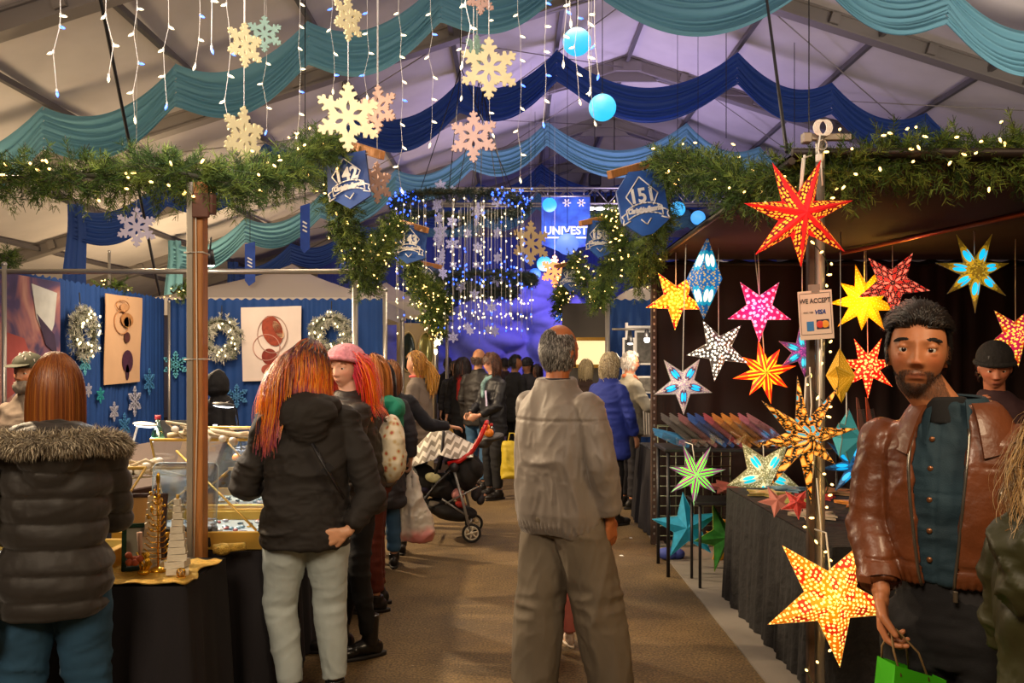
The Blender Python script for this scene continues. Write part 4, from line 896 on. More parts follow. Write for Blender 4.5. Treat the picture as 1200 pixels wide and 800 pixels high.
light('POINT', 'display_rack_lamp', (X(757, 9.2), 9.2, Z(400, 9.2)), (0, 0, 0), 22, WARM2, .04)
lp = empty('clip_lamp', (X(738, 9.5), 9.5, Z(396, 9.5))); tag(lp, 'small black spotlight hanging from the white bar by the display rack', 'lamp'); mb = MB(); mb.tube([(0, 0, .08), (0, -.03, -.06)], [.02, .04], 10); mb.build('housing', M_black, lp); mb = MB(); mb.ell((0, -.03, -.065), (.03, .03, .01)); mb.build('lens', emit('lamp_glow', (1, .93, .78, 1), 10), lp)
# black clothed table of the print stall
def cloth_table(x0, x1, y0, y1, z, m, label, seed=0, amp=.022, name='draped_table', loc=None):
    r = empty(name, ((x0+x1)/2, (y0+y1)/2, 0)); tag(r, label, 'table'); cx, cy = (x0+x1)/2, (y0+y1)/2
    mb = MB(); mb.box((0, 0, z-.03), (x1-x0-.03, y1-y0-.03, .035), bev=.008); mb.build('tabletop', mat('table_laminate', '#6a6258', .5), r)
    for sx in (-1, 1):
        for sy in (-1, 1): mb = MB(); mb.tube([(sx*(x1-x0-.2)/2, sy*(y1-y0-.2)/2, 0), (sx*(x1-x0-.2)/2, sy*(y1-y0-.2)/2, z-.04)], .016, 8); mb.build('leg', M_steel, r)
    # cloth: top plus a falling, pleated skirt
    per = []; n1 = max(6, int((x1-x0)/.02)); n2 = max(6, int((y1-y0)/.02))
    hx, hy = (x1-x0)/2, (y1-y0)/2
    for t in np.linspace(-1, 1, n1, endpoint=False): per.append((t*hx, -hy, 0, -1))
    for t in np.linspace(-1, 1, n2, endpoint=False): per.append((hx, t*hy, 1, 0))
    for t in np.linspace(1, -1, n1, endpoint=False): per.append((t*hx, hy, 0, 1))
    for t in np.linspace(1, -1, n2, endpoint=False): per.append((-hx, t*hy, -1, 0))
    P = np.array(per); s = np.r_[0, np.cumsum(np.linalg.norm(np.diff(P[:, :2], axis=0), axis=1))]
    nv = 16; G = np.zeros((nv, len(P), 3)); ph = vnoise(np.stack([s*2.3, s*0+seed, s*0], 1))*8
    nn = P[:, 2:4]/np.linalg.norm(P[:, 2:4], axis=1)[:, None]
    for j in range(nv):
        q = j/(nv-1); o = (amp*q**.7)*(1.2+1.0*np.sin(s*26+ph)+.7*np.sin(s*61+ph*2))+.006+.02*q
        G[j, :, 0] = P[:, 0]+nn[:, 0]*o; G[j, :, 1] = P[:, 1]+nn[:, 1]*o; G[j, :, 2] = z+.004-(z-.012)*q-(0.006 if j else 0)
    mb = MB(); mb.grid(G, wrap=True); mb.add(np.c_[P[:, :2], np.full(len(P), z+.004)], [list(range(len(P)))], sm=False)
    mb.build('tablecloth', m, r); return r
M_cloth = mat('black_tablecloth', '#151218', .9, 0, .2, 150, .1, 3)
cloth_table(-2.9, -1.27, 3.3, 3.78, .74, M_cloth, 'black clothed table in front of the jewellery stall with the gold cloth', 1, .014)
cloth_table(-2.0, -1.16, 3.96, 6.8, .73, M_cloth, 'long black clothed jewellery table along the aisle behind the timber post', 2, .014)
cloth_table(-4.1, -2.3, 6.0, 6.7, .90, mat('dark_cloth', '#15131c', .85), 'dark clothed work table at the back of the jewellery stall', 3)
cloth_table(1.32, 1.9, 7.95, 8.95, .78, M_cloth, 'black clothed table below the white display rack', 4)
M_velv = mat('black_crushed_velvet', '#080607', .85, 0, .9, 16, .5, 9, sheen=.0, bdist=.02)
cloth_table(1.49, 2.3, 3.98, 5.9, .745, M_velv, 'black velvet covered table of the star stall', 5, .013)

# ------------------------------------------------------------------ dark star stall
drape((1.27, 7.72), (5.6, 7.72), 0, 2.54, M_drdark, 'stall_drape', 'brown-black backing drape hung behind the glowing stars', pl=.25, amp=.035, seed=7)
drape((5.6, 7.7), (5.6, 3.2), 0, 2.54, M_drdark, 'stall_drape', 'brown-black side drape of the star stall beyond the bearded man', pl=.25, amp=.035, seed=8)
r = empty('stall_roof', (0, 0, 0)); tag(r, 'dark brown fabric roof over the star stall', 'canopy')
U, V = np.meshgrid(np.linspace(0, 1, 30), np.linspace(0, 1, 24), indexing='ij'); G = np.stack([1.28+4.4*U, 3.9+3.85*V, 2.55-.05*np.sin(U*PI)*np.sin(V*PI)+.008*np.sin(V*19)*np.sin(U*9)], -1); G2 = G+(0, 0, .012)
mb = MB(); mb.grid(G); mb.grid(G2[::-1]); mb.build('roof_cloth', mat('brown_roof_cloth', '#1c0d0a', .9, 0, .3, 60, .3, 1.5), r)
mb = MB(); mb.tube([(1.28, 3.9, 2.53), (1.28, 7.75, 2.53)], .018, 8); mb.tube([(1.28, 3.9, 2.57), (5.65, 3.9, 2.57)], .02, 8); mb.tube([(1.28, 7.66, 2.50), (5.6, 7.66, 2.50)], .016, 8); mb.build('roof_pipe', mat('dark_pipe', '#2c2420', .5, .5), r)
pole('hanging_pipe', [at(985, 297, 6.8), at(1215, 247, 4.95)], .016, mat('copper_pipe', '#a8604a', .35, .7), 'slanting copper-coloured pipe under the dark stall roof', 'pipe')
r = empty('stall_post', (X(766, 7.6), 7.6, 0)); tag(r, 'rusty dark metal post at the corner of the star stall', 'post')
mb = MB(); mb.box((0, 0, 1.27), (.05, .05, 2.54), bev=.004); mb.build('angle_iron', mat('rusty_iron', '#4a3a30', .6, .4, .3, 30, .4, 12), r)
mb = MB()
for z in np.arange(.1, 2.5, .06): mb.box((0, -.027, z), (.014, .006, .02))
mb.build('slot', M_steel, r)
PX, PY = X(958, 3.86), 3.86
r = empty('stall_pole', (PX, PY, 0)); tag(r, 'silver pole wrapped in fairy lights at the front of the star stall', 'pole')
mb = MB(); mb.tube([(0.012, 0, 0), (0.012, 0, 2.63)], .021, 14); mb.build('tube', M_pipe, r)
mb = MB(); mb.box((-.028, .01, 1.22), (.03, .04, 2.44), bev=.004); mb.build('dark_upright', mat('rusty_iron', '#4a3a30', .6, .4, .3, 30, .4, 12), r)
mb = MB(); mb.box((.05, 0, Z(161, 3.86)), (.2, .03, .03), bev=.004); mb.box((-.05, 0, Z(162, 3.86)), (.04, .045, .045), bev=.004); mb.build('top_bracket', mat('bracket_grey', '#8a8178', .5, .5), r)
mb = MB()
for k in range(5): mb.tube([(.0+.03*math.cos(t)+k*.006, -.035, Z(152, 3.86)+.035*math.sin(t)) for t in np.linspace(0, 2*PI, 18, endpoint=False)], .003, 5, closed=True)
for k in range(2): mb.tube([(.01+.02*math.cos(t), -.035, Z(172, 3.86)+.022*math.sin(t)) for t in np.linspace(0, 2*PI, 16, endpoint=False)], .003, 5, closed=True)
mb.tube([(0, -.035, Z(160, 3.86)), (-.012, -.04, Z(178, 3.86)), (.0, -.045, Z(194, 3.86)), (.004, -.05, Z(220, 3.86))], .004, 6); mb.box((-.01, -.045, Z(188, 3.86)), (.028, .02, .035), bev=.004); mb.build('coiled_cord', M_white, r)
mb = MB(); mb.tube([at(943, 182, 3.8)-Vector((PX, PY, 0)), at(937, 240, 3.72)-Vector((PX, PY, 0))], .006, 8); mb.build('white_rod', M_white, r)
for (a, b) in (((962, 410), (952, 560)), ((949, 430), (947, 520)), ((957, 560), (962, 690))):
    mb = MB(); mb.tube([at(a[0], a[1], 3.79)-Vector((PX, PY, 0)), (at((a[0]+b[0])/2+3, (a[1]+b[1])/2, 3.76)-Vector((PX, PY, 0))), at(b[0], b[1], 3.79)-Vector((PX, PY, 0))], .0035, 6); mb.build('hanging_cord', M_wcord, r)
lr = empty('fairy_light_string', (PX, PY, 0)); tag(lr, 'warm fairy lights on green wire spiralled down the silver pole', 'string lights')
t = np.linspace(0, 1, 90); P = np.stack([.045*np.cos(t*42), .045*np.sin(t*42)*1.0, 2.35-t*2.2], 1); mb = MB(); mb.tube(P, .002, 4); mb.build('wire', mat('green_wire', '#16321c', .6), lr); me = bulb_mesh('bulb', .022, .0055, E_amber)
for k in range(0, 90, 2):
    q = P[k]*np.array((1.25, 1.25, 1)); q[1] = -abs(q[1])-.01; o = link('bulb', me, lr, tuple(q)); o.rotation_euler = (random.uniform(-2, 2), random.uniform(-2, 2), 0)
# payment sign
r = empty('payment_sign', at(956, 369, 3.76)); r.rotation_euler = (.04, -.06, -.30); tag(r, 'white WE ACCEPT card sign taped to the silver pole', 'sign')
mb = MB(); mb.box((0, 0, 0), (.142, .004, .215), bev=.001); mb.build('sheet', mat('sign_paper', '#d9c8b8', .4), r)
mb = MB()
for (x, z, w_, h_) in ((0, .096, .126, .0018), (0, -.085, .126, .0018), (-.063, .005, .0018, .18), (.063, .005, .0018, .18)): mb.box((x, -.003, z), (w_, .002, h_))
mb.build('border_line', mat('sign_ink', '#3a2f33', .6), r)
text('WE ACCEPT', .030, r, (0, -.003, .062), (PI/2, 0, 0), MC['sign_ink'], width=.78, bold=.0006); text('VISA', .026, r, (.018, -.003, .012), (PI/2, 0, 0), mat('visa_blue', '#1d3f8c', .5), width=.9, shear=.25, bold=.001)
text('DISC VER', .010, r, (-.03, -.003, .012), (PI/2, 0, 0), MC['sign_ink'])
mb = MB(); mb.box((-.025, -.003, -.048), (.03, .002, .042)); mb.build('blue_card_logo', mat('card_blue', '#2d78b8', .5), r)
mb = MB(); mb.box((.027, -.003, -.042), (.052, .002, .042)); mb.build('dark_card_logo', mat('card_navy', '#23203c', .5), r)
for x, c in ((.016, '#c8372c'), (.037, '#e09a2c')): mb = MB(); mb.ell((x, -.0045, -.042), (.016, .001, .016), seg=20); mb.build('card_circle', mat('circle'+c[1:], c, .5), r)
mb = MB(); mb.box((.004, -.0035, .115), (.034, .002, .03)); mb.box((.0, .004, .105), (.05, .002, .06), Rx(.1)); mb.build('clear_tape', mat('tape', '#8f857c', .2), r)
# gridwall panel
r = empty('gridwall_panel', (0, 0, 0)); tag(r, 'black wire grid panel standing by the rusty post of the star stall', 'grid panel'); mb = MB()
x0, x1, Y = X(771, 7.45), X(856, 7.45), 7.45
for x in np.linspace(x0, x1, 9): mb.tube([(x, Y, .02), (x, Y, 1.06)], .005, 6)
for z in np.linspace(.02, 1.06, 13): mb.tube([(x0, Y-.006, z), (x1, Y-.006, z)], .005, 6)
mb.build('wire_mesh', mat('grid_wire', '#5c6452', .4, .6), r); mb = MB(); mb.tube([(x0, Y, 0), (x0, Y, 1.07), (x1, Y, 1.07), (x1, Y, 0)], .009, 8); mb.build('edge_rod', mat('grid_wire', '#5c6452', .4, .6), r)
mb = MB(); mb.tube([(x0+.1, Y-.2, .01), (x0+.1, Y+.2, .01)], .012, 8); mb.tube([(x1-.1, Y-.2, .01), (x1-.1, Y+.2, .01)], .012, 8); mb.build('foot', M_black, r)
# low shelf with folded paper stars
r = empty('display_shelf', (X(842, 6.6), 6.65, 0)); tag(r, 'dark shelf carrying folded paper stars behind the velvet table', 'shelf')
mb = MB(); mb.box((0.3, 0, .955), (1.5, .5, .025), bev=.004); mb.build('shelf_board', M_black, r)
for sx in (-.42, 1.02):
    for sy in (-.22, .22): mb = MB(); mb.tube([(sx, sy, 0), (sx, sy, .945)], .014, 8); mb.build('leg', M_black, r)
fc = ['#3f86b8', '#5e5a58', '#6c6660', '#8b5a5c', '#34589c', '#2f4a8c', '#a34a56', '#b87838', '#c88a3a', '#b5743a', '#b06a7c', '#9c6a70', '#7c4a3a', '#a84a2c']
xs = [800, 812, 822, 832, 843, 852, 862, 872, 883, 893, 903, 913, 1003, 1014]
wl = ['light blue folded paper star lying flat at the shelf end', 'charcoal folded paper star at the start of the leaning row', 'grey folded paper star second in the leaning row', 'muted rose folded paper star between grey and blue ones', 'bright blue folded paper star in the leaning row', 'deep blue folded paper star beside the rose-red one', 'rose-red folded paper star in the middle of the leaning row', 'brown-orange folded paper star beside the rose-red one',
      'golden folded paper star in the leaning row', 'tan-orange folded paper star beside the golden one', 'pink folded paper star near the end of the leaning row', 'dusty pink folded paper star at the end of the row', 'brown folded paper star standing behind the patterned black star', 'rust folded paper star standing beside the bearded man']
for i, (px, c, l) in enumerate(zip(xs, fc, wl)):
    Y = 6.55; o_ = empty('folded_star', (X(px+6, Y), Y, .975)); flat = i == 0
    o_.rotation_euler = (0, -1.25 if flat else -.95, 0) if i < 12 else (0, -.15, 0); tag(o_, l, 'folded paper star', 'folded paper stars on the shelf')
    mb = MB(); L = .36 if not flat else .28
    for k in range(4): mb.poly([(-.012, 0), (.012, 0), (.03, L*.35), (.012, L*.98), (0, L), (-.02, L*.4)], [], Matrix.Translation((k*.012, (k-1.5)*.03, k*.004)), .008)
    mb.build('folded_paper', mat('folded'+c[1:], c, .5, var=.25, vscale=25), o_); mb = MB(); mb.box((.015, -.068, L*.45), (.05, .004, L*.7)); mb.build('clear_sleeve', glass('clear_sleeve'), o_)

# ------------------------------------------------------------------ jewellery stall goods
M_gold = mat('gold_trim', '#c9a24a', .35, .55, .1, 60); M_gold2 = mat('gold_wire', '#d8a632', .25, .9)
GL = glass('case_glass', (.93, .97, 1, 1), .03, .10)
def jewel_case(x0, x1, y0, y1, z, label, lid, seed):
    r = empty('jewellery_case', (x0, y0, z)); tag(r, label, 'display case', 'gold-edged jewellery cases'); w_, d_ = x1-x0, y1-y0; mb = MB()
    for (cx, cy, sx, sy) in ((w_/2, 0, w_, .02), (w_/2, d_, w_, .02), (0, d_/2, .02, d_), (w_, d_/2, .02, d_)): mb.box((cx, cy, .045), (sx+.02, sy, .085), bev=.004)
    mb.build('frame', M_gold, r); mb = MB(); mb.box((w_/2, d_/2, .025), (w_-.02, d_-.02, .03)); mb.build('lining', mat('case_lining', '#a9bcc9', .7), r)
    q = random.Random(seed); cs = ['#e8e4da', '#9ab8c9', '#c9a24a', '#7a93ad', '#c8c8d4', '#b06a6a', '#3f5a6c']
    for k in range(90):
        x, y = q.uniform(.03, w_-.03), q.uniform(.03, d_-.04); c = q.choice(cs); mb = MB(); R_ = q.uniform(.009, .02)
        if q.random() < .5: mb.tube([(x+R_*math.cos(t), y+R_*math.sin(t), .046) for t in np.linspace(0, 2*PI, 12, endpoint=False)], .003, 5, closed=True)
        else: mb.ell((x, y, .048), (R_, R_*.7, .008), seg=8, rings=5)
        j = mb.build('trinket', mat('trinket'+c[1:], c, .25, .5), r)
    lid(r, w_, d_); return r
def lid1(r, w_, d_):
    A = [(0, 0, .09), (w_, 0, .09), (w_+.05, .42, .40), (0, .42, .40)]
    mb = MB(); mb.tube(A, .009, 6, closed=True); mb.build('lid_frame', M_gold, r); mb = MB(); mb.add(A, [(0, 1, 2, 3)], sm=False); mb.build('lid_glass', GL, r)
jewel_case(-2.6, -1.66, 3.33, 3.76, .745, 'gold-edged jewellery case with raised glass lid beside the fur hooded woman', lid1, 1)
def lid2(r, w_, d_):
    A = [(0, d_, .09), (w_, d_, .09), (w_, d_-.18, .48), (0, d_-.18, .48)]
    mb = MB(); mb.tube(A, .009, 6, closed=True); mb.build('lid_frame', M_gold, r); mb = MB(); mb.add(A, [(0, 1, 2, 3)], sm=False); mb.build('lid_glass', GL, r)
    mb = MB(); mb.tube([(w_-.03, .02, .09), (.12, d_-.15, .42)], .006, 6); mb.tube([(.1, .02, .09), (.22, d_*.5, .24)], .005, 6); mb.box((.23, d_*.5, .245), (.03, .02, .02)); mb.build('lid_stay', M_gold, r)
jewel_case(-1.85, -1.17, 3.98, 4.55, .735, 'gold-edged jewellery case with open glass lid between timber post and black jacket', lid2, 2)
jewel_case(-1.9, -1.25, 4.75, 5.4, .735, 'gold-edged jewellery case farther along the aisle table', lid2, 3)
# driftwood branch with shells on the lid
def branchy(loc, rz, label, seed, L=.62):
    r = empty('driftwood_branch', loc, rz); tag(r, label, 'driftwood'); q = random.Random(seed); mb = MB()
    for k in range(16):
        x = q.uniform(-L/2, L/2); a = q.uniform(-.5, .5); mb.tube([(x, q.uniform(-.03, .03), q.uniform(-.02, .03)), (x+.09*math.cos(a)*q.choice((-1, 1)), q.uniform(-.06, .06), .06*a+q.uniform(-.03, .05)), (x+.17*math.cos(a), q.uniform(-.06, .06), .10*a)], [.011, .008, .004], 6)
    mb.tube([(-L/2, 0, 0), (-L/6, 0, .03), (L/6, 0, .0), (L/2, 0, .04)], .014, 7); mb.build('twigs', mat('bleached_driftwood', '#b9a684', .8, 0, .4, 40, .2, 20), r)
    for k in range(9):
        mb = MB(); mb.ell((q.uniform(-L/2, L/2), q.uniform(-.07, -.03), q.uniform(-.03, .04)), (.022, .014, .018), seg=8, rings=6); mb.build('shell', mat('pearl_shell', '#ddd0b8', .3), r)
branchy((-1.46, 4.36, 1.235), -.1, 'bleached driftwood with shells along the open glass lid by the black jacket', 3)
branchy((-1.86, 4.1, 1.09), .75, 'bleached driftwood stick crossing behind the timber post', 5, .3)
# dark wood folding display behind
mb = MB(); mb.box((0, 0, 0), (.75, .5, .04), Ry(-.18)@Rx(.5), bev=.006); mb.box((.1, .2, -.08), (.7, .03, .16), bev=.006); o = mb.build('wooden_display_tray', mat('walnut', '#33190e', .7, var=.2, vscale=10), None, (-2.05, 4.6+.35, 1.02)); tag(o, 'tilted dark walnut display tray behind the paper trees', 'tray')
mb = MB(); mb.box((0, 0, 0), (.62, .02, .26), bev=.004); o = mb.build('easel_back', mat('walnut', '#5c3320', .5), None, (-2.05, 5.05, .865)); tag(o, 'dark walnut stand holding up the tilted display tray', 'stand')
# white props in the first case
for k, (x, y, h_) in enumerate(((-1.86, 3.45, .1), (-1.78, 3.55, .07), (-1.95, 3.6, .13), (-1.74, 3.42, .05))):
    mb = MB(); mb.box((0, 0, h_/2), (.05, .05, h_), bev=.004); o = mb.build('display_block', mat('white_block', '#d8dad6', .4), None, (x, y, .79)); tag(o, ['tall white ring block in the case with raised lid', 'medium white ring block in the case with raised lid', 'tallest white ring block behind the others in the case', 'lowest white ring block at the case corner'][k], 'display block', 'white ring blocks in the jewellery case')
# gold sequinned cloth
U, V = np.meshgrid(np.linspace(0, 1, 46), np.linspace(0, 1, 26), indexing='ij'); xx = -1.66+.40*U; yy = 3.285+.40*V; zz = .756+.01*ridged(np.stack([U.ravel()*6, V.ravel()*5, U.ravel()*0], 1)).reshape(U.shape)
drop = np.clip((.2-U)/.2, 0, 1)*np.clip((.16-V)/.16, 0, 1); yy = yy-.02*(drop > 0)-.015*np.clip(drop*3, 0, 1); zz = zz-.20*drop**.7
mb = MB(); G = np.stack([xx+.02*np.sin(V*9), yy, zz], -1); mb.grid(G); mb.grid((G-(0, 0, .004))[::-1]); o = mb.build('gold_cloth', mat('gold_sequins', '#d6ae4e', .3, .6, 1.0, 220, .25, 60, bdist=.01)); tag(o, 'crumpled gold sequinned cloth under the paper trees', 'cloth')
mb = MB(); mb.ell((0, 0, 0), (.04, .035, .028)); mb.tube([(-.04, 0, 0), (.1, .02, .01)], [.022, .018], 10); o = mb.build('rolled_cloth', mat('gold_sequins', '#d6ae4e'), None, (-1.345, 3.9, .755)); 
o.location = (-1.31, 3.86, .765); tag(o, 'rolled silver-gold cloth end poking out beside the timber post', 'cloth')
def page_tree(loc, H, R, label, seed):
    r = empty('paper_tree', loc); tag(r, label, 'paper tree', 'book-page cone trees'); q = random.Random(seed)
    mb = MB(); n = 11
    for k in range(n):
        z = H*k/n; rr_ = R*(1-.8*k/n); a = q.uniform(0, 1.5); mb.box((0, 0, z+H/n*.55), (rr_*1.7, rr_*1.5, H/n*.92), Rz(a*.25)@Ry(q.uniform(-.06, .06)))
    mb.build('folded_pages', mat('book_pages', '#cfc6b2', .8, 0, .3, 50, .12, 60, stretch=(1, 1, 6)), r)
    mb = MB(); mb.tube([(0, 0, H*.98), (0, 0, H*1.06)], .006, 6); mb.build('tip', M_gold, r); mb = MB(); mb.loft([(0, 0, 0, R*.5, R*.5), (0, 0, .012, R*.5, R*.5)]); mb.build('base', M_wood, r)
page_tree(at(177, 655, 3.5), .30, .045, 'slimmer book-page cone tree beside the rusty flower', 1); page_tree(at(208, 669, 3.42), .30, .05, 'broader book-page cone tree nearest the timber post', 2)
for o in [o for o in bpy.data.objects if o.name.startswith('paper_tree')]: o.location.z = .762
r = empty('gold_wire_tree', (X(190, 3.5), 3.46, .762)); tag(r, 'gold wire tree with beads between the two book-page trees', 'wire tree'); mb = MB(); mb.tube([(0, 0, .0), (0, 0, .36)], .004, 6)
for k in range(13):
    z = .05+.022*k; L = .055*(1-k/15)
    for s_ in (-1, 1): mb.tube([(0, 0, z), (s_*L*.6, -.01, z+.004), (s_*L, -.012, z+.022)], .0025, 5)
mb.build('branches', M_gold2, r); mb = MB(); mb.loft([(0, 0, 0, .04, .04), (0, 0, .012, .035, .035), (0, 0, .02, .01, .01)]); mb.build('base', M_gold2, r); q = random.Random(3)
mb = MB(); mb.ell((0, 0, .375), (.008, .008, .026)); mb.build('finial', M_gold2, r)
for k in range(16): mb = MB(); mb.ell((q.uniform(-.035, .035), -.02, .17+.01*k), (.006, .006, .006), seg=8, rings=6); mb.build('bead', M_gold2, r)
r = empty('wire_ornament', (X(212, 3.36), 3.36, .762)); tag(r, 'small gold wire ball ornament on the gold cloth by the post', 'ornament'); mb = MB()
for k in range(5): mb.tube([tuple(Rz(k*.7)@np.array((.017*math.cos(t), 0, .02+.017*math.sin(t)))) for t in np.linspace(0, 2*PI, 16, endpoint=False)], .0018, 5, closed=True)
mb.build('wire_ball', M_gold2, r); mb = MB(); mb.loft([(0, 0, 0, .02, .02), (0, 0, .004, .018, .018)]); mb.build('base', M_gold2, r)
r = empty('dried_flower_ornament', (X(165, 3.4), 3.4, .762)); tag(r, 'gold ornament with a rusty red dried flower before the picture frame', 'ornament'); q = random.Random(8)
mb = MB(); [mb.ell((q.uniform(-.05, 0), q.uniform(-.02, .02), .06+q.uniform(-.015, .02)), (.015, .012, .014), seg=8, rings=6) for k in range(8)]; mb.build('petals', mat('rust_petal', '#a04a2c', .8), r)
mb = MB(); [mb.tube([(.01, 0, 0), (q.uniform(-.01, .04), q.uniform(-.02, .02), .04), (q.uniform(-.02, .04), 0, .09)], .004, 6) for k in range(10)]; mb.ell((.012, 0, .012), (.025, .02, .012)); mb.build('gold_stems', M_gold2, r)
mb = MB(); mb.tube([(.0, 0, .06), (-.005, 0, .17)], [.006, .012], 6); mb.build('seed_head', mat('seed', '#b8937c', .8), r)
def frame(loc, rz, w_, h_, mf, mp, label, tilt=-.2):
    r = empty('picture_frame', loc, rz); r.rotation_euler = (tilt, 0, rz); tag(r, label, 'picture frame'); mb = MB(); t = .018
    for (x, z, a, b) in ((0, t/2, w_, t), (0, h_-t/2, w_, t), (-w_/2+t/2, h_/2, t, h_), (w_/2-t/2, h_/2, t, h_)): mb.box((x, 0, z), (a, .02, b), bev=.003)
    mb.build('frame', mf, r); mb = MB(); mb.box((0, .003, h_/2), (w_-.02, .008, h_-.02)); mb.build('picture', mp, r); mb = MB(); mb.box((0, .04, h_*.35), (.03, .01, h_*.7), Rx(.35)); mb.build('strut', mf, r)
frame((X(157, 3.44), 3.46, .764), .35, .11, .19, mat('green_glass_frame', '#1f3a2c', .2), mat('grey_card', '#8d8f84', .5), 'green-edged glass picture frame standing on the gold cloth')
frame((X(170, 3.68), 3.66, .745), .1, .17, .30, mat('walnut', '#5c3320', .5), mat('orange_card', '#b98a4c', .6), 'wooden picture frame behind the book-page trees')
# clear acrylic panel and dome
r = empty('acrylic_panel', (X(208, 3.95), 4.02, .735+.10)); r.rotation_euler = (-.12, 0, 0); tag(r, 'clear rounded acrylic panel behind the paper trees', 'acrylic panel')
pts = [(-.155, 0), (.155, 0), (.155, .27)]+[(.125+.03*math.cos(a), .27+.03*math.sin(a)) for a in np.linspace(0, PI/2, 6)]+[(-.125-.03*math.sin(a), .27+.03*math.cos(a)) for a in np.linspace(0, PI/2, 6)]
mb = MB(); mb.poly(pts, [[(-.14, .17), (-.128, .17), (-.128, .22), (-.14, .22)]], Matrix.Identity(4), .006); mb.build('sheet', glass('acrylic', (.82, .88, .95, 1), .08, .22), r)
mb = MB(); mb.tube([(p[0], 0, p[1]) for p in pts], .0025, 5, closed=True); mb.build('bright_edge', mat('acrylic_edge', '#b4c4cc', .2), r)
mb = MB(); mb.box((0, 0, -.045), (.3, .09, .09), bev=.006); mb.build('holder', M_black, r)
mb = MB(); mb.loft([(0, 0, 0, .085, .085), (0, 0, .10, .088, .088), (0, 0, .16, .07, .07), (0, 0, .19, .04, .04), (0, 0, .2, .01, .01)], 24, caps=False); o = mb.build('glass_dome', glass('dome', (.85, .92, .97, 1), .05, .2), None, (X(168, 3.99)-.02, 4.06+.02, .738)); tag(o, 'small clear glass dome behind the wooden picture frame', 'glass dome')
# desk lamps
def desk_lamp(base, head, label, m, E=6):
    r = empty('desk_lamp', base); tag(r, label, 'lamp'); b = Vector(base); h_ = Vector(head)-b
    mb = MB(); mb.loft([(0, 0, 0, .06, .06), (0, 0, .015, .06, .06), (0, 0, .02, .02, .02)]); mb.build('base', m, r)
    mb = MB(); mb.tube([(0, 0, .01), (h_.x*.05-.02, 0, h_.z*.5), (h_.x*.3, h_.y*.4, h_.z*.9), (h_.x*.7, h_.y*.8, h_.z*1.05), (h_.x, h_.y, h_.z)], .008, 8); mb.build('gooseneck', m, r)
    mb = MB(); mb.ell((h_.x, h_.y, h_.z), (.085, .06, .018), Ry(.1), seg=20); mb.build('head', m, r); mb = MB(); mb.ell((h_.x, h_.y, h_.z-.008), (.075, .052, .014), Ry(.1), seg=20); mb.build('led_panel', emit('led_white', (.9, .96, 1, 1), E), r)
    l = light('SPOT', 'desk_lamp_light', (b.x+h_.x, b.y+h_.y, b.z+h_.z-.04), (b.x+h_.x, b.y+h_.y-.1, 0), 30, (.85, .93, 1), .05, spot=130); return r
desk_lamp((X(158, 6.1), 6.1, .905), at(170, 497, 6.0), 'white gooseneck desk lamp with lit oval head beside the snowflakes', M_white)
desk_lamp((X(284, 6.3), 6.3, .905), at(262, 474, 6.2), 'black gooseneck desk lamp shining beside the pale blue snowflake', M_black, 8)
light('AREA', 'case_lamp', (-1.75, 4.3, 1.75), (-1.8, 4.0, .7), 6, (.9, .95, 1), .3)
# bottles, box, clutter on the work table
def bottle(loc, H, mb_, mcap, mlabel, label):
    r = empty('bottle', loc); tag(r, label, 'bottle'); k = H/.24
    mb = MB(); mb.loft([(0, 0, 0, .030*k, .030*k), (0, 0, .02*k, .032*k, .032*k), (0, 0, .15*k, .032*k, .032*k), (0, 0, .19*k, .014*k, .014*k), (0, 0, .225*k, .013*k, .013*k)], 20); mb.build('body', mb_, r)
    mb = MB(); mb.tube([(0, 0, .222*k), (0, 0, .245*k)], .015*k, 12); mb.build('cap', mcap, r); mb = MB(); mb.tube([(0, 0, .07*k), (0, 0, .13*k)], .0335*k, 20); mb.build('label', mlabel, r)
bottle((X(185, 6.05), 6.05, .905), .33, glass('green_bottle', (.35, .7, .5, 1), .05, .25), mat('cap_red', '#9c2c3a', .4), mat('pale_label', '#a8c8b8', .5), 'green plastic drink bottle on the work table')
bottle((X(252, 6.1), 6.1, .905), .26, glass('blue_bottle', (.6, .75, .9, 1), .05, .25), M_white, mat('blue_label', '#3a78b8', .5), 'clear water bottle with blue label behind the timber post')
mb = MB(); mb.ell((0, 0, 0), (.032, .032, .03)); mb.tube([(0, 0, .028), (0, 0, .036)], .004, 5); o = mb.build('orange_fruit', mat('orange_peel', '#d9882c', .5, 0, .3, 90), None, (X(272, 6.0), 6.1, .935)); tag(o, 'orange fruit on the work table under the black desk lamp', 'fruit')
r = empty('open_laptop', (X(207, 6.25), 6.25, .905), .1); tag(r, 'open black laptop on the work table by the timber post', 'laptop'); mb = MB(); mb.box((0, 0, .01), (.34, .24, .018), bev=.004); mb.build('keyboard_base', M_black, r); mb = MB(); mb.box((0, .14, .15), (.34, .012, .26), Rx(-.2), bev=.004); mb.build('screen', M_black, r)
mb = MB(); mb.box((0.08, .128, .16), (.08, .004, .10), Rx(-.2)); mb.build('sticker', M_gold, r)
mb = MB(); mb.tube([(.09*math.cos(t), 0, .09*math.sin(t)*.25) for t in np.linspace(0, 2*PI, 24, endpoint=False)], .008, 6, closed=True); mb.tube([(0, .0, -.02), (0, .01, -.15)], .006, 6); mb.loft([(0, .01, -.15, .04, .04), (0, .01, -.14, .04, .04)]); o = mb.build('magnifier_ring', M_steel, None, (X(140, 5.2), 4.9, .88+.02)); o.location.z = .74+.15; o.location.x = -1.95; o.location.y = 4.25; tag(o, 'round magnifier ring on a stand behind the raised glass lid', 'magnifier')
q = random.Random(5)
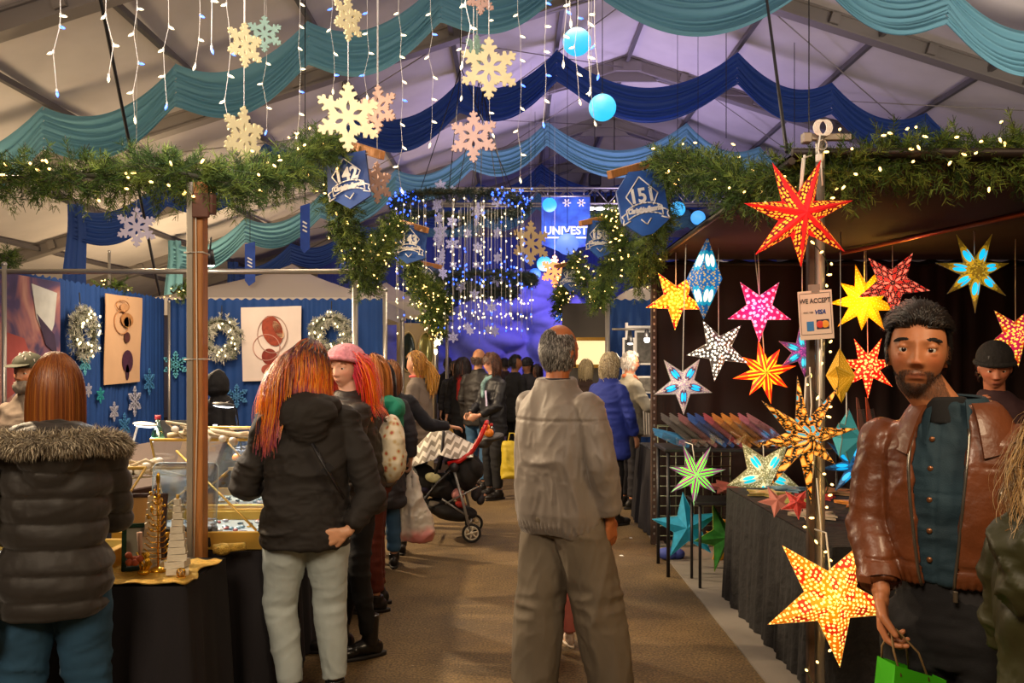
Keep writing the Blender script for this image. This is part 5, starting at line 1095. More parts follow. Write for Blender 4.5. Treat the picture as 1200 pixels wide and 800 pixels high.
for k, (px, Y, c, w_, l) in enumerate(((176, 6.12, '#b8b4c8', .22, 'pale lilac folded tray on the work table'), (232, 6.3, '#5c3320', .2, 'small brown box on the work table behind the post'), (292, 6.3, '#2c2c36', .24, 'dark equipment box beside the black desk lamp'), (150, 6.4, '#34344a', .24, 'dark bag lump behind the white desk lamp'))):
    mb = MB(); mb.box((0, 0, .035), (w_, .18, .07), bev=.012); mb.box((0, 0, .075), (w_*.92, .16, .012), bev=.004); o = mb.build('storage_box', mat('box'+c[1:], c, .6, var=.1), None, (X(px, Y), Y+.08, .906)); tag(o, l, 'box')
# ------------------------------------------------------------------ paper star lanterns
def star_mat(name, pat, A, B, C, D=None, k=1.0, sc=7.0, heat=.6):
    """A paper colour, B motif colour, C hot perforation colour; uv.x runs along an arm, uv.y across it"""
    m, nt, b = nm(name); uv = N(nt, 'ShaderNodeUVMap'); sep = N(nt, 'ShaderNodeSeparateXYZ'); Lk(nt, uv.outputs[0], sep.inputs[0]); u, v = sep.outputs[0], sep.outputs[1]
    def math_(op, a, b_=None, c=None):
        n = N(nt, 'ShaderNodeMath', operation=op)
        for i, x in enumerate((a, b_, c)):
            if x is None: continue
            if isinstance(x, (int, float)): n.inputs[i].default_value = x
            else: Lk(nt, x, n.inputs[i])
        return n.outputs[0]
    def mix(f, a, b_):
        n = N(nt, 'ShaderNodeMix', data_type='RGBA')
        for i, x in ((0, f), (6, a), (7, b_)):
            if isinstance(x, tuple): n.inputs[i].default_value = x
            elif isinstance(x, (int, float)): n.inputs[i].default_value = x
            else: Lk(nt, x, n.inputs[i])
        return n.outputs[2]
    def voro(s, sx=1.0, rnd=.6, feat='F1', out='Distance'):
        mp = N(nt, 'ShaderNodeMapping'); mp.inputs['Scale'].default_value = (s, s*sx, 1); Lk(nt, uv.outputs[0], mp.inputs[0])
        vn = N(nt, 'ShaderNodeTexVoronoi', voronoi_dimensions='2D', feature=feat, i_Scale=1.0, i_Randomness=rnd); Lk(nt, mp.outputs[0], vn.inputs['Vector']); return vn.outputs[out]
    A, B, C = rgb(A), rgb(B), rgb(C); D = rgb(D) if D else B
    if pat == 'dots':      # floral blobs with perforated dots
        blob = math_('LESS_THAN', voro(sc*.55, 1, .8), .33); dots = math_('LESS_THAN', voro(sc*2.6, 1, .45), .30); col = mix(dots, mix(blob, A, B), C); hot = dots
    elif pat == 'scroll':  # curling rows of cut-outs inside a dark band
        w_ = N(nt, 'ShaderNodeTexWave', wave_type='RINGS', i_Scale=sc*.33, i_Distortion=3.0); Lk(nt, uv.outputs[0], w_.inputs['Vector']); band = math_('GREATER_THAN', w_.outputs['Fac'], .5)
        cut = math_('LESS_THAN', voro(sc*2.3, 2.2, .5), .36); ins = math_('LESS_THAN', math_('ADD', math_('ABSOLUTE', v), math_('MULTIPLY', u, .25)), .245); hot = math_('MULTIPLY', math_('MULTIPLY', band, cut), ins); col = mix(hot, mix(band, A, B), C)
    elif pat == 'stripe':  # hot core, stripes running to the tip
        s_ = math_('SINE', math_('ADD', math_('MULTIPLY', v, sc*14), math_('MULTIPLY', u, 3.0))); hot = math_('GREATER_THAN', s_, .35); col = mix(hot, A, C)
        edge = math_('GREATER_THAN', u, .55); col = mix(math_('MULTIPLY', edge, .6), col, B)
    elif pat == 'plume':   # teardrop eye in the middle of every arm
        du = math_('MULTIPLY', math_('SUBTRACT', u, .42), 3.6); dv = math_('MULTIPLY', math_('SUBTRACT', math_('ABSOLUTE', v), .045), 13.0); r2 = math_('ADD', math_('MULTIPLY', du, du), math_('MULTIPLY', dv, dv))
        eye = math_('LESS_THAN', r2, .30); ring = math_('LESS_THAN', r2, .75); hot = eye; tex = math_('LESS_THAN', voro(sc*1.6, 1, 1), .28); base = mix(math_('MULTIPLY', tex, .7), A, D); col = mix(eye, mix(ring, base, B), C)
    elif pat == 'paisley':
        e = voro(sc, 2.2, 1.0, 'DISTANCE_TO_EDGE'); cell = math_('GREATER_THAN', e, .15); core = math_('GREATER_THAN', e, .26); rc = N(nt, 'ShaderNodeSeparateXYZ'); Lk(nt, voro(sc, 2.2, 1.0, 'F1', 'Color'), rc.inputs[0]); pick = math_('GREATER_THAN', rc.outputs[0], .6)
        dots = math_('MULTIPLY', math_('LESS_THAN', voro(sc*4, 1, .3), .26), math_('SUBTRACT', 1.0, cell)); col = mix(core, mix(cell, A, B), mix(pick, C, D)); col = mix(math_('MULTIPLY', dots, .6), col, C); hot = math_('MAXIMUM', cell, dots)
    else:                  # plain
        nz = voro(sc*2.4, 1, .3); dots = math_('LESS_THAN', nz, .12); hot = dots; col = mix(dots, A, C)
    # a lantern is brightest round its bulb
    near = math_('POWER', math_('MAXIMUM', math_('SUBTRACT', 1.0, u), 0.02), 1.6)
    st = math_('MULTIPLY', math_('ADD', math_('ADD', .30, math_('MULTIPLY', hot, .7)), math_('MULTIPLY', near, heat)), k)
    Lk(nt, col, b.inputs['Base Color']); Lk(nt, col, b.inputs['Emission Color']); Lk(nt, st, b.inputs['Emission Strength']); b.inputs['Roughness'].default_value = .55
    return m
def star(px, py, Y, Rp, n, mtl, label, rot=0.0, rin=.40, dep=.24, yaw=0.0, pitch=0.0, cord=None, edge='#b9a08c', name='star_lantern', group='lit paper star lanterns', cat='star lantern', lens=None, cord_to=None, floor=None):
    p = at(px, py, Y); R = Rp*Y/1000; r = empty(name, p); r.rotation_euler = (pitch, 0, yaw); tag(r, label, cat, group)
    V = []; UV = []; F_ = []; tips = []
    for i in range(n):
        a = rot+PI/2+2*PI*i/n; a0, a1 = a-PI/n, a+PI/n; L = (lens[i % len(lens)] if lens else 1)*R
        T = (L*math.cos(a), 0, L*math.sin(a)); I0 = (R*rin*math.cos(a0), 0, R*rin*math.sin(a0)); I1 = (R*rin*math.cos(a1), 0, R*rin*math.sin(a1)); tips += [I0, T]
        for s_ in (-1, 1):
            c = (0, s_*dep*R, 0); base = len(V); w_ = rin*math.sin(PI/n); ui = rin*math.cos(PI/n)
            V += [c, I0, T, c, T, I1] if s_ < 0 else [c, T, I0, c, I1, T]; j = i*.37
            UV += [(0, 0), (ui, -w_), (1, 0), (0, 0), (1, 0), (ui, w_)] if s_ < 0 else [(0, 0), (1, 0), (ui, -w_), (0, 0), (ui, w_), (1, 0)]
            F_ += [(base, base+1, base+2), (base+3, base+4, base+5)]
    mb = MB(); mb.add(V, F_, 0, None, UV, sm=False); mb.build('paper_body', mtl, r)
    mb = MB(); mb.tube(tips, .0018 if Y < 5 else .0025, 4, closed=True); mb.build('paper_edge', mat('star_edge'+edge[1:], edge, .5), r)
    if cord:
        mb = MB(); e = Vector(cord)-p; inv = Euler((pitch, 0, yaw)).to_matrix().inverted(); mb.tube([inv@Vector((0, 0, R*rin*.6)), inv@(Vector((0, 0, R*.9)).lerp(e, .3)), inv@e], .004, 6); mb.build('cord', M_wcord, r)
    return r
S = star_mat
ceil = 2.5
def up(px, Y, z=2.53, dx=0): return (X(px, Y)+dx, Y, z)
star(936, 252, 3.70, 72, 7, S('paper_red_scroll', 'scroll', '#c4161a', '#5e0c14', '#ff9a2a', k=1.1, sc=6), 'large red seven-pointed star lantern with orange cut-outs high on the silver pole', rot=-.40, rin=.36, dep=.3, yaw=.15, edge='#d8392c', lens=[1.0, .95, .95, 1.0, .85, 1.0, .98], cord=at(951, 182, 3.78))
star(792, 350, 7.1, 37, 5, S('paper_orange', 'dots', '#f07a0c', '#c8200c', '#ffd23c', k=1.7, sc=3.2), 'orange and yellow five-pointed star lantern next to the rusty post', rot=.60, cord=up(792, 7.1))
star(890, 362, 7.0, 39, 5, S('paper_pink', 'dots', '#d01a6a', '#7a1478', '#ff9ab8', k=1.2, sc=2.4), 'pink and purple five-pointed star lantern under the large red star', rot=.62, cord=up(888, 7.0), edge='#e89a9a')
star(842, 409, 6.8, 38, 5, S('paper_white', 'dots', '#4a423c', '#57504a', '#fff4e0', k=1.5, sc=3.4, heat=.1), 'white five-pointed star lantern dotted with light', rot=.50, cord=up(842, 6.8), edge='#cfc8c0')
star(896, 436, 7.0, 38, 8, S('paper_red_orange', 'stripe', '#f0280c', '#d81408', '#ffae1c', k=1.3, sc=4), 'red-orange eight-pointed star lantern below the pink one', rot=.2, rin=.42, cord=up(884, 7.0), edge='#ff5a2c', lens=[1, .85])
star(800, 450, 6.6, 36, 5, S('paper_teal_dots', 'plume', '#a88a98', '#5a3c50', '#0fa8dc', '#e8e8b0', k=1.1, sc=14), 'grey and turquoise five-pointed star lantern beside the shelf of folded stars', rot=.66, cord=up(804, 6.6), edge='#9aa88c')
star(1013, 352, 6.7, 44, 9, S('paper_yellow', 'plain', '#f5a300', '#f5a300', '#fff070', k=1.15, sc=5, heat=.9), 'bright yellow nine-pointed star lantern above the bearded man', rot=.25, rin=.45, cord=up(1013, 6.7), edge='#e8a81c', lens=[1, .8, .95])
star(1046, 332, 6.15, 41, 5, S('paper_red_cut', 'paisley', '#2c0808', '#c8201c', '#ff8a6a', '#e83a28', k=.9, sc=4.5, heat=.2), 'red five-pointed star lantern overlapping the yellow one', rot=.70, rin=.40, yaw=-.4, cord=(X(1046, 6.2), 6.2, 2.46), edge='#8a7c74')
star(1142, 318, 5.45, 49, 7, S('paper_peacock', 'plume', '#7c5c14', '#c89a1c', '#10b4e0', '#d8b030', k=1.0, sc=9), 'blue and gold seven-pointed star lantern hanging from the copper pipe', rot=.46, rin=.34, cord=(X(1141, 5.5), 5.5, 2.46), edge='#6c7484', lens=[1, .95, .85])
star(1190, 392, 6.2, 38, 5, S('paper_mandala', 'dots', '#c81c4a', '#e0501c', '#ffc048', k=1.1, sc=3.4), 'crimson and gold five-pointed star lantern at the picture edge', rot=.72, cord=up(1190, 6.2))
star(1017, 430, 6.9, 37, 7, S('paper_red_lace', 'dots', '#e8140c', '#e8300c', '#ffb060', k=1.3, sc=3.2), 'red lacy seven-pointed star lantern beside the bearded man', rot=.449, rin=.38, cord=up(1015, 6.9), edge='#ff4a3c')
star(985, 440, 5.9, 33, 6, S('paper_gold_plain', 'plain', '#d89a10', '#d89a10', '#ffe070', k=.8, sc=8, heat=.1), 'golden star lantern seen nearly edge-on behind the silver pole', rot=.2, rin=.42, dep=.5, yaw=1.05, cord=up(985, 5.9), edge='#b98a1c')
star(940, 412, 6.9, 30, 6, S('paper_teal_purple', 'plume', '#5c2c74', '#2a6c8c', '#12b4d8', '#c050b0', k=.9, sc=9), 'teal and purple star lantern half behind the silver pole', rot=.1, cord=up(940, 6.9))
star(815, 556, 6.15, 38, 7, S('paper_green_mix', 'stripe', '#8a2c6c', '#7a4a78', '#5cf02c', k=1.1, sc=5, heat=.9), 'green and magenta seven-pointed star lantern in front of the wire grid', rot=.40, rin=.36, cord=at(803, 518, 6.3), edge='#8c6c80', lens=[1, .85, .95])
star(895, 556, 5.98, 45, 5, S('paper_white_teal', 'plume', '#8d8a5a', '#e8e0b0', '#10bcd0', '#f4ecc0', k=.9, sc=10), 'cream and turquoise five-pointed star lantern behind the black patterned star', rot=.60, rin=.45, cord=at(893, 520, 6.2), edge='#b8a878')
star(942, 512, 3.68, 76, 8, S('paper_black_paisley', 'paisley', '#1a100a', '#c8700c', '#f0b050', '#4a9cb0', k=.75, sc=5.5, heat=.25), 'large black and orange patterned eight-pointed star lantern on the silver pole', rot=.12, rin=.30, dep=.26, yaw=.25, cord=at(950, 440, 3.78), edge='#6c5a44', lens=[.95, .92, .82, .95, 1.05, .7, .96, 1.0])
star(974, 700, 3.55, 82, 5, S('paper_gold_floral', 'dots', '#e87c08', '#c82c0c', '#ffe27a', k=1.15, sc=6.5, heat=.4), 'large golden floral five-pointed star lantern low on the silver pole', rot=.75, rin=.38, dep=.3, yaw=-.1, cord=at(955, 620, 3.78), edge='#c8a468', lens=[1, .98, 1.0, 1.0, .95])
star(1003, 545, 5.6, 42, 8, S('paper_blue', 'plume', '#123c5c', '#1c5c8c', '#12a8e8', '#2c7cb8', k=.7, sc=9), 'blue eight-pointed star lantern low beside the bearded man', rot=.1, rin=.36, cord=at(1003, 505, 5.7), edge='#3c6c9c')
star(992, 512, 5.2, 34, 5, S('paper_teal_plain', 'plain', '#2f9aa0', '#2f9aa0', '#a8e0e0', k=.35, sc=12, heat=.1), 'teal star lantern turned sideways behind the patterned black star', rot=1.0, rin=.45, dep=.5, yaw=.9, cord=at(992, 460, 5.3), edge='#9a7c5c')
# faceted drop lantern
p = at(827, 323, 6.4); r = empty('drop_lantern', p); r.rotation_euler = (0, .06, .5); tag(r, 'blue, white and yellow faceted drop lantern above the white dotted star', 'lantern', 'lit paper star lanterns'); mb = MB(); H = .33; R = .14; V = []; UV = []; F_ = []
for i in range(5):
    a0, a1 = 2*PI*i/5, 2*PI*(i+1)/5; q0, q1 = (R*math.cos(a0), R*math.sin(a0), -.03), (R*math.cos(a1), R*math.sin(a1), -.03)
    for s_ in (1, -1): b_ = len(V); V += [(0, 0, s_*H*(.9 if s_ > 0 else 1)), q0, q1]; UV += [(1, 0), (0, -.2), (0, .2)]; F_ += [(b_, b_+1, b_+2)]
mb.add(V, F_, 0, None, UV, sm=False); mb.build('paper_body', S('paper_drop', 'plume', '#145c9c', '#12a0c8', '#f4f0d0', '#e0b820', k=1.1, sc=10), r)
mb = MB(); mb.tube([(0, 0, H*.85), (0, 0, 2.52-p.z)], .004, 6); mb.build('cord', M_wcord, r)
# unlit stars standing on the floor and lying on the table
star(805, 617, 6.6, 41, 5, mat('paper_turquoise', '#1f9ac4', .5, var=.15, vscale=20), 'plain turquoise paper star standing on the floor by the wire grid', rot=.12, rin=.40, dep=.22, yaw=-.15, edge='#5cc0dc', name='paper_star', group='unlit paper stars', cat='paper star')
star(846, 628, 6.45, 42, 5, mat('paper_green', '#3a8c34', .5, var=.45, vscale=14), 'green patterned paper star leaning behind the velvet cloth', rot=.35, rin=.38, dep=.22, yaw=.5, edge='#a8c83c', name='paper_star', group='unlit paper stars', cat='paper star')
o = star(910, 588, 4.7, 22, 5, mat('paper_dusty_pink', '#b46c5c', .6, var=.1), 'small dusty pink paper star lying on the velvet table', rot=.3, dep=.22, pitch=-.7, edge='#c88c7c', name='paper_star', group='unlit paper stars', cat='paper star')
o = star(934, 590, 4.3, 20, 5, mat('paper_red_dots', '#b8342c', .6, var=.5, vscale=60), 'small red spotted paper star lying beside the silver pole', rot=-.5, dep=.3, pitch=-.5, yaw=-.4, edge='#d88c7c', name='paper_star', group='unlit paper stars', cat='paper star')
# ---- goods lying on the velvet table
q = random.Random(12)
def flat_star(x, y, z, R, c, rz, label, n=5, th=.012, tilt=0, layers=3):
    r = empty('folded_star', (x, y, z), rz); r.rotation_euler = (tilt, 0, rz); tag(r, label, 'folded paper star', 'paper stars laid on the velvet table')
    for k in range(layers):
        out = []
        for i in range(n*2): a = PI*i/n+k*.12; rr_ = R*(1 if i % 2 == 0 else .45); out.append((rr_*math.cos(a), rr_*math.sin(a)))
        mb = MB(); mb.poly(out, [], Matrix.Translation((0, 0, th*(k+.5)))@Matrix.Rotation(-PI/2, 4, 'X'), th*.8); mb.build('paper_layer', mat('laid'+c[1:], c, .45, var=.35, vscale=18), r)
    return r
items = [(1.66, 5.55, '#9c8a4a', .15, 'olive-gold star laid at the far corner of the velvet table'), (1.72, 5.2, '#8fa04a', .16, 'yellow-green star laid near the corner of the velvet table'), (1.93, 5.42, '#a8302c', .13, 'deep red star laid behind the black patterned lantern'), (1.68, 4.75, '#b8a890', .14, 'silver-cream star in a sleeve at the table edge'),
         (2.1, 5.15, '#c87c2c', .15, 'ochre star laid behind the silver pole'), (1.98, 4.35, '#b89c8c', .17, 'silvery red star stack beside the silver pole'), (1.86, 4.2, '#c85c34', .15, 'orange and silver star stack nearest the bearded man'), (2.08, 4.75, '#a89c94', .16, 'pale grey star stack behind the orange one'), (2.12, 5.62, '#7c5c3c', .16, 'brown star laid toward the back of the table'), (1.85, 5.75, '#5c7c8c', .14, 'blue-grey star laid at the back edge of the table')]
for i, (x, y, c, R, l) in enumerate(items): flat_star(x, y, .752, R, c, q.uniform(0, 2), l, layers=6 if 'stack' in l else 2)
mb = MB(); mb.tube([(0, 0, 0), (0, 0, .03)], [.19, .2], 24); mb.tube([(0, 0, .03), (0, 0, .036)], [.205, .205], 24); o = mb.build('round_tray', mat('clear_tray', '#c8bcae', .25, .3), None, (2.08, 4.25, .752)); o.location = (1.80, 4.2, .70)
bpy.data.objects.remove(o)
r = empty('red_cone', (2.17, 4.5, .752)); tag(r, 'small red paper pyramid on the table beside the leather jacket', 'paper pyramid', None); mb = MB(); mb.add([(-.06, -.06, 0), (.06, -.06, 0), (.06, .06, 0), (-.06, .06, 0), (0.02, 0, .14)], [(0, 1, 4), (1, 2, 4), (2, 3, 4), (3, 0, 4)], sm=False); mb.build('paper_sides', mat('paper_scarlet', '#c8201c', .5), r); r.name = 'paper_pyramid'
# things under the shelf
mb = MB(); mb.ell((0, 0, .05), (.09, .06, .05)); mb.ell((.08, .02, .045), (.07, .06, .045)); o = mb.build('fabric_bundle', mat('blue_bundle', '#3c4c9c', .7), None, (X(782, 7.0), 7.0, 0)); tag(o, 'small blue bundle on the floor behind the turquoise star', 'bundle')
flat_star(X(848, 7.1), 7.05, .12, .2, '#c88a2c', .4, 'yellow and red star propped behind the green paper star', tilt=1.2)
for i, (px, c, l) in enumerate(((868, '#8a6c3c', 'tan paper star in a sleeve lying behind the lit green star'), (850, '#8c4c44', 'rose-brown paper star lying behind the lit green star'))):
    flat_star(X(px, 6.25), 6.2, .66+.03*i, .18, c, .3, l, tilt=.1); 
mb = MB(); mb.box((0, 0, .61), (.62, .34, .02), bev=.004)
for sx in (-.28, .28):
    for sy in (-.14, .14): mb.tube([(sx, sy, 0), (sx, sy, .6)], .011, 8)
o = mb.build('low_stand', M_black, None, (X(858, 6.2)+.02, 6.22, .03)); o.location.z = 0; tag(o, 'low black stand behind the velvet table holding paper stars', 'stand')
# real light cast by the brightest lanterns
for px, py, Y, c, e in ((1013, 352, 6.5, (1, .6, .1), 9), (972, 700, 3.3, (1, .55, .15), 4), (792, 350, 6.9, (1, .4, .1), 5), (936, 252, 3.4, (1, .2, .08), 4), (1017, 430, 6.7, (1, .12, .05), 5), (890, 362, 6.8, (1, .15, .4), 3), (896, 436, 6.8, (1, .25, .05), 5)):
    light('POINT', 'star_bulb', at(px, py, Y), (0, 0, 0), e, c, .05)
# ------------------------------------------------------------------ people
HW = [1.0]
def add_head(mb, c, R, k=1.0, nose=1.0, jaw=1.0, lips=1.0, detail=True):
    nt, npz = (130, 96) if detail else (48, 36)
    t = np.linspace(0, 2*PI, nt, endpoint=False); p = np.linspace(0, PI, npz+1); hw = HW[0]; Pp, Tt = np.meshgrid(p, t, indexing='ij')
    d = np.stack([np.sin(Pp)*np.cos(Tt), np.sin(Pp)*np.sin(Tt), np.cos(Pp)], -1).reshape(-1, 3)
    x, y, z = d[:, 0]*.076*hw, d[:, 1]*.098, d[:, 2]*.120
    low = np.clip(-z/.12, 0, 1); x = x*(1-(.36-.06*(jaw-1)*5)*low**1.7); y = np.where(y < 0, y*(1-.50*low**1.4), y*(.90-.06*low))+.004*low
    hi = np.clip(z/.12, 0, 1); x = x*(1+.03*hi)
    # box the sides and face a little
    f = np.clip(d[:, 1], 0, 1)**.5
    g = lambda cx, cz, sx, sz: np.exp(-((x-cx)/sx)**2-((z-cz)/sz)**2)
    a = np.abs(x); ga = lambda cx, cz, sx, sz: np.exp(-((a-cx)/sx)**2-((z-cz)/sz)**2)
    dy = np.zeros_like(x)
    t_ = np.clip((.012-z)/.050, 0, 1); ridge = np.where((z < .014) & (z > -.052), 1, 0)*1.0
    prof = np.where(z > -.038, .006+.018*t_**1.3, np.clip(1-(-.038-z)/.012, 0, 1)*.024); prof = np.where(z > .012, .006*np.clip(1-(z-.012)/.02, 0, 1), prof)
    dy += nose*prof*np.exp(-(x/(.0085+.006*t_))**2) + nose*.010*ga(.0125, -.040, .007, .008)
    dy += -.011*ga(.032, -.001, .017, .011) + .0045*ga(.030, .021, .022, .007) + .003*g(0, .03, .03, .02)
    dy += .005*ga(.044, -.030, .017, .016) - .003*ga(.045, -.062, .015, .02)
    mw = np.exp(-(x/.023)**4); dy += lips*mw*(.0065*np.exp(-((z+.0645)/.0048)**2)+.0075*np.exp(-((z+.0755)/.0055)**2)-.004*np.exp(-((z+.0700)/.0018)**2)+.004*np.exp(-((z+.068)/.016)**2)) - .003*g(0, -.084, .02, .005)
    dy += .010*g(0, -.103, .022, .014)
    y = y+dy*f
    V = np.stack([x, y, z], 1)*k; V = V@np.array(R).T+np.array(c)
    F = [(i*nt+j, (i+1)*nt+j, (i+1)*nt+(j+1) % nt, i*nt+(j+1) % nt) for i in range(npz) for j in range(nt)]
    mb.add(V, F)
    for s in (-1, 1):   # eyelids
        if detail:
            mb.ell(np.array((s*.032, .0668, .0072))*k@np.array(R).T+np.array(c), (.0170*k, .0160*k, .0094*k), np.array(R)@Rz(-s*.15), 14, 10); mb.ell(np.array((s*.032, .0650, -.0112))*k@np.array(R).T+np.array(c), (.0155*k, .0148*k, .0070*k), np.array(R)@Rz(-s*.15), 14, 10)
    for s in (-1, 1):   # ears
        e = np.array((s*.0765*hw, -.006, -.012))*k@np.array(R).T+np.array(c); Re = np.array(R)@Rz(s*-.35)@Rx(-.15)
        mb.ell(e, (.0075*k, .019*k, .031*k), Re, seg=12, rings=10)
    return mb
def add_hand(mb, w, d, n, sd, curl=.5, k=1.0, spread=.10):
    d = unit(d); n = np.array(n, float); n = unit(n-d*np.dot(n, d)); t = sd*np.cross(d, n)
    w = np.array(w, float); R = np.stack([t, n, d], 1)
    mb.ell(w+d*.012*k, (.028*k, .020*k, .03*k), R, 12, 8)
    for q in (-1, 0, 1): mb.tube([w+t*q*.015*k, w+(d*.088+t*q*.024)*k], [.0135*k, .0125*k], 10)
    mb.ell(w+(d*.052)*k, (.040*k, .014*k, .042*k), R, 14, 10)
    L = [.066, .078, .074, .058]
    for i, l in enumerate(L):
        q = (1.5-i)*.0215; b = w+(d*(.088-.004*abs(i-1.2))+t*q)*k; dd = unit(d+t*q*spread*9); pts = [b-dd*.02*k, b]; a = curl*(.75+.12*i)
        for j, fr in enumerate((.44, .32, .24)):
            a_ = a*(j+.7); v = dd*math.cos(a_)+n*math.sin(a_); pts.append(pts[-1]+v*l*fr*k)
        mb.limb(pts, [.0092*k, .0094*k, .0086*k, .0078*k, .0068*k], 10)
    b = w+(d*.022+t*.026)*k; v1 = unit(d*.75+t*.62+n*.25); v2 = unit(d*.95+t*.15+n*.35*(1+curl)); mb.limb([b, b+v1*.038*k, b+v1*.038*k+v2*.030*k, b+v1*.038*k+v2*.052*k], [.0145*k, .0115*k, .0098*k, .0078*k], 10)
M_skin = {}
def skin_mat():
    if 'skin' in MC: return MC['skin']
    m, nt, b = nm('skin'); a = N(nt, 'ShaderNodeAttribute', attribute_name='Col'); Lk(nt, a.outputs['Color'], b.inputs['Base Color']); b.inputs['Roughness'].default_value = .48
    b.inputs['Subsurface Weight'].default_value = .08; b.inputs['Subsurface Radius'].default_value = (.02, .008, .005); b.inputs['Subsurface Scale'].default_value = .4
    tc = N(nt, 'ShaderNodeTexCoord'); nz = N(nt, 'ShaderNodeTexNoise', i_Scale=260.0, i_Detail=3.0); Lk(nt, tc.outputs['Object'], nz.inputs['Vector']); bp = N(nt, 'ShaderNodeBump', i_Strength=.25, i_Distance=.001); Lk(nt, nz.outputs['Fac'], bp.inputs['Height']); Lk(nt, bp.outputs[0], b.inputs['Normal'])
    MC['skin'] = m; return m
def hair_mat(name='hair', rough=.38):
    if name in MC: return MC[name]
    m, nt, b = nm(name); a = N(nt, 'ShaderNodeAttribute', attribute_name='Col'); Lk(nt, a.outputs['Color'], b.inputs['Base Color']); b.inputs['Roughness'].default_value = rough; b.inputs['Specular IOR Level'].default_value = .45; MC[name] = m; return m
class Fig:
    nvox = .0055
    def __init__(s, px, Y, rz, h, label, name='person', lean=(0, 0), head=(0, 0, 0), tone='#c08560', la=None, ra=None, lk=None, rk=None, lf=None, rf=None, build=1.0, near=False, vox=.012, loc=None, hoff=(0, 0), group=None, hands=True, lh=None, rh=None, hcurl=.5, shw=.175, detail=None, age=0):
        s.k = k = h/1.75; s.h = h; s.near = near; s.vox = vox; s.rz = math.radians(rz); s.loc = Vector(loc) if loc else Vector((X(px, Y), Y, 0)); s.bw = build; s.lean = lean
        s.label = label; s.name = name; s.group = group; s.tone = rgb(tone); s.shw = shw; s.hands = hands; s.hcurl = hcurl
        hy, hp, hr = [math.radians(a) for a in head]; s.HR = Rz(hy)@Rx(hp)@Ry(hr)
        o = s.off(1.5); s.hc = np.array((o[0]+hoff[0], o[1]+.025+hoff[1], 1.632))*k; s.detail = near if detail is None else detail
        s.la = la or [(-.235, -.01, 1.13), (-.245, .05, .88)]; s.ra = ra or [(.235, -.01, 1.13), (.245, .05, .88)]
        s.lh = lh or {}; s.rh = rh or {}
        s.legs = {-1: [(-.088, 0, .90), lk or (-.10, .02, .50), lf or (-.105, -.01, .09)], 1: [(.088, 0, .90), rk or (.10, .02, .50), rf or (.105, -.01, .09)]}
    def off(s, z): t = np.clip((z-.92)/.55, 0, 1.1); return np.array((s.lean[0]*t, s.lean[1]*t))
    def P(s, p): return np.array(p, float)*s.k
    def shoulder(s, sd, z=1.378): o = s.off(z); return np.array((o[0]+sd*s.shw, o[1]-.005, z))
    def world(s, p): return Vector(s.loc)+Vector(tuple(Rz(s.rz)@np.array(p)))
    def body(s, paintf=None):
        k = s.k; mb = MB(); sec = [(.86, .135, .10), (.95, .14, .105), (1.08, .118, .09), (1.25, .14, .10), (1.36, .145, .088), (1.43, .10, .07), (1.50, .05, .05)]
        mb.loft([(s.off(z)[0]*k, s.off(z)[1]*k, z*k, rx*k*s.bw, ry*k*s.bw) for z, rx, ry in sec], 26)
        nb = np.array((*s.off(1.45), 1.45))*k; hn = s.hc+np.array((0, -.015, -.07))*k@s.HR.T; mb.limb([nb, (nb+hn)/2, hn], [.058*k, .054*k, .055*k], 16)
        add_head(mb, s.hc, s.HR, k, detail=s.detail)
        for sd, arm, hd in ((-1, s.la, s.lh), (1, s.ra, s.rh)):
            sh = s.shoulder(sd)*k; e, w = s.P(arm[0]), s.P(arm[1]); mb.limb([sh, (sh+e)/2, e, (e*.6+w*.4), w], [.045*k, .042*k, .036*k, .034*k, .024*k])
            if s.hands:
                d = np.array(hd.get('d', unit(w-e))); n = np.array(hd.get('n', (-sd, 0, 0))); add_hand(mb, w+unit(d)*.01*k, d, n, sd, hd.get('curl', s.hcurl), k)
        for sd in (-1, 1):
            h_, kn, an = [s.P(q) for q in s.legs[sd]]; mb.limb([h_, (h_+kn)/2, kn, kn*.6+an*.4, an], [.078*k, .065*k, .048*k, .046*k, .034*k]); mb.ell(an+np.array((0, .06, -.055))*k, (.035*k, .10*k, .03*k))
        me, P = fuse(mb, s.vox if not (s.near or s.detail) else min(s.vox, s.nvox), 1 if (s.near or s.detail) else 2, name='person'); s.bP = P; nn = np.zeros(len(P)*3); me.vertices.foreach_get('normal', nn); s.bN = nn.reshape(-1, 3)
        C = np.tile(np.array(s.tone), (len(P), 1)); L = (P-s.hc)@s.HR/k; n_ = .92+.16*vnoise(P*30); C[:, :3] *= n_[:, None]
        lip = np.exp(-(L[:, 0]/.021)**4)*np.exp(-((L[:, 2]+.070)/.0085)**2)*(L[:, 1] > .06); C[:, :3] = C[:, :3]*(1-lip[:, None]*.6)+np.array((.32, .075, .06))*lip[:, None]*.6*(.6+s.tone[0])
        rd = (np.exp(-((np.abs(L[:, 0])-.045)/.02)**2-((L[:, 2]+.03)/.02)**2)+np.exp(-(L[:, 0]/.012)**2-((L[:, 2]+.04)/.012)**2))*(L[:, 1] > .03); C[:, 0] *= 1+.12*rd; C[:, 1] *= 1-.08*rd; C[:, 2] *= 1-.08*rd
        if paintf: C = paintf(C, L, P)
        C = np.clip(C, 0, 1); paint(me, C); me.materials.append(skin_mat())
        s.root = link(s.name, me, None, s.loc, s.rz); tag(s.root, s.label, 'person', s.group)
        if s.detail or s.near: s.eyes()
        return s
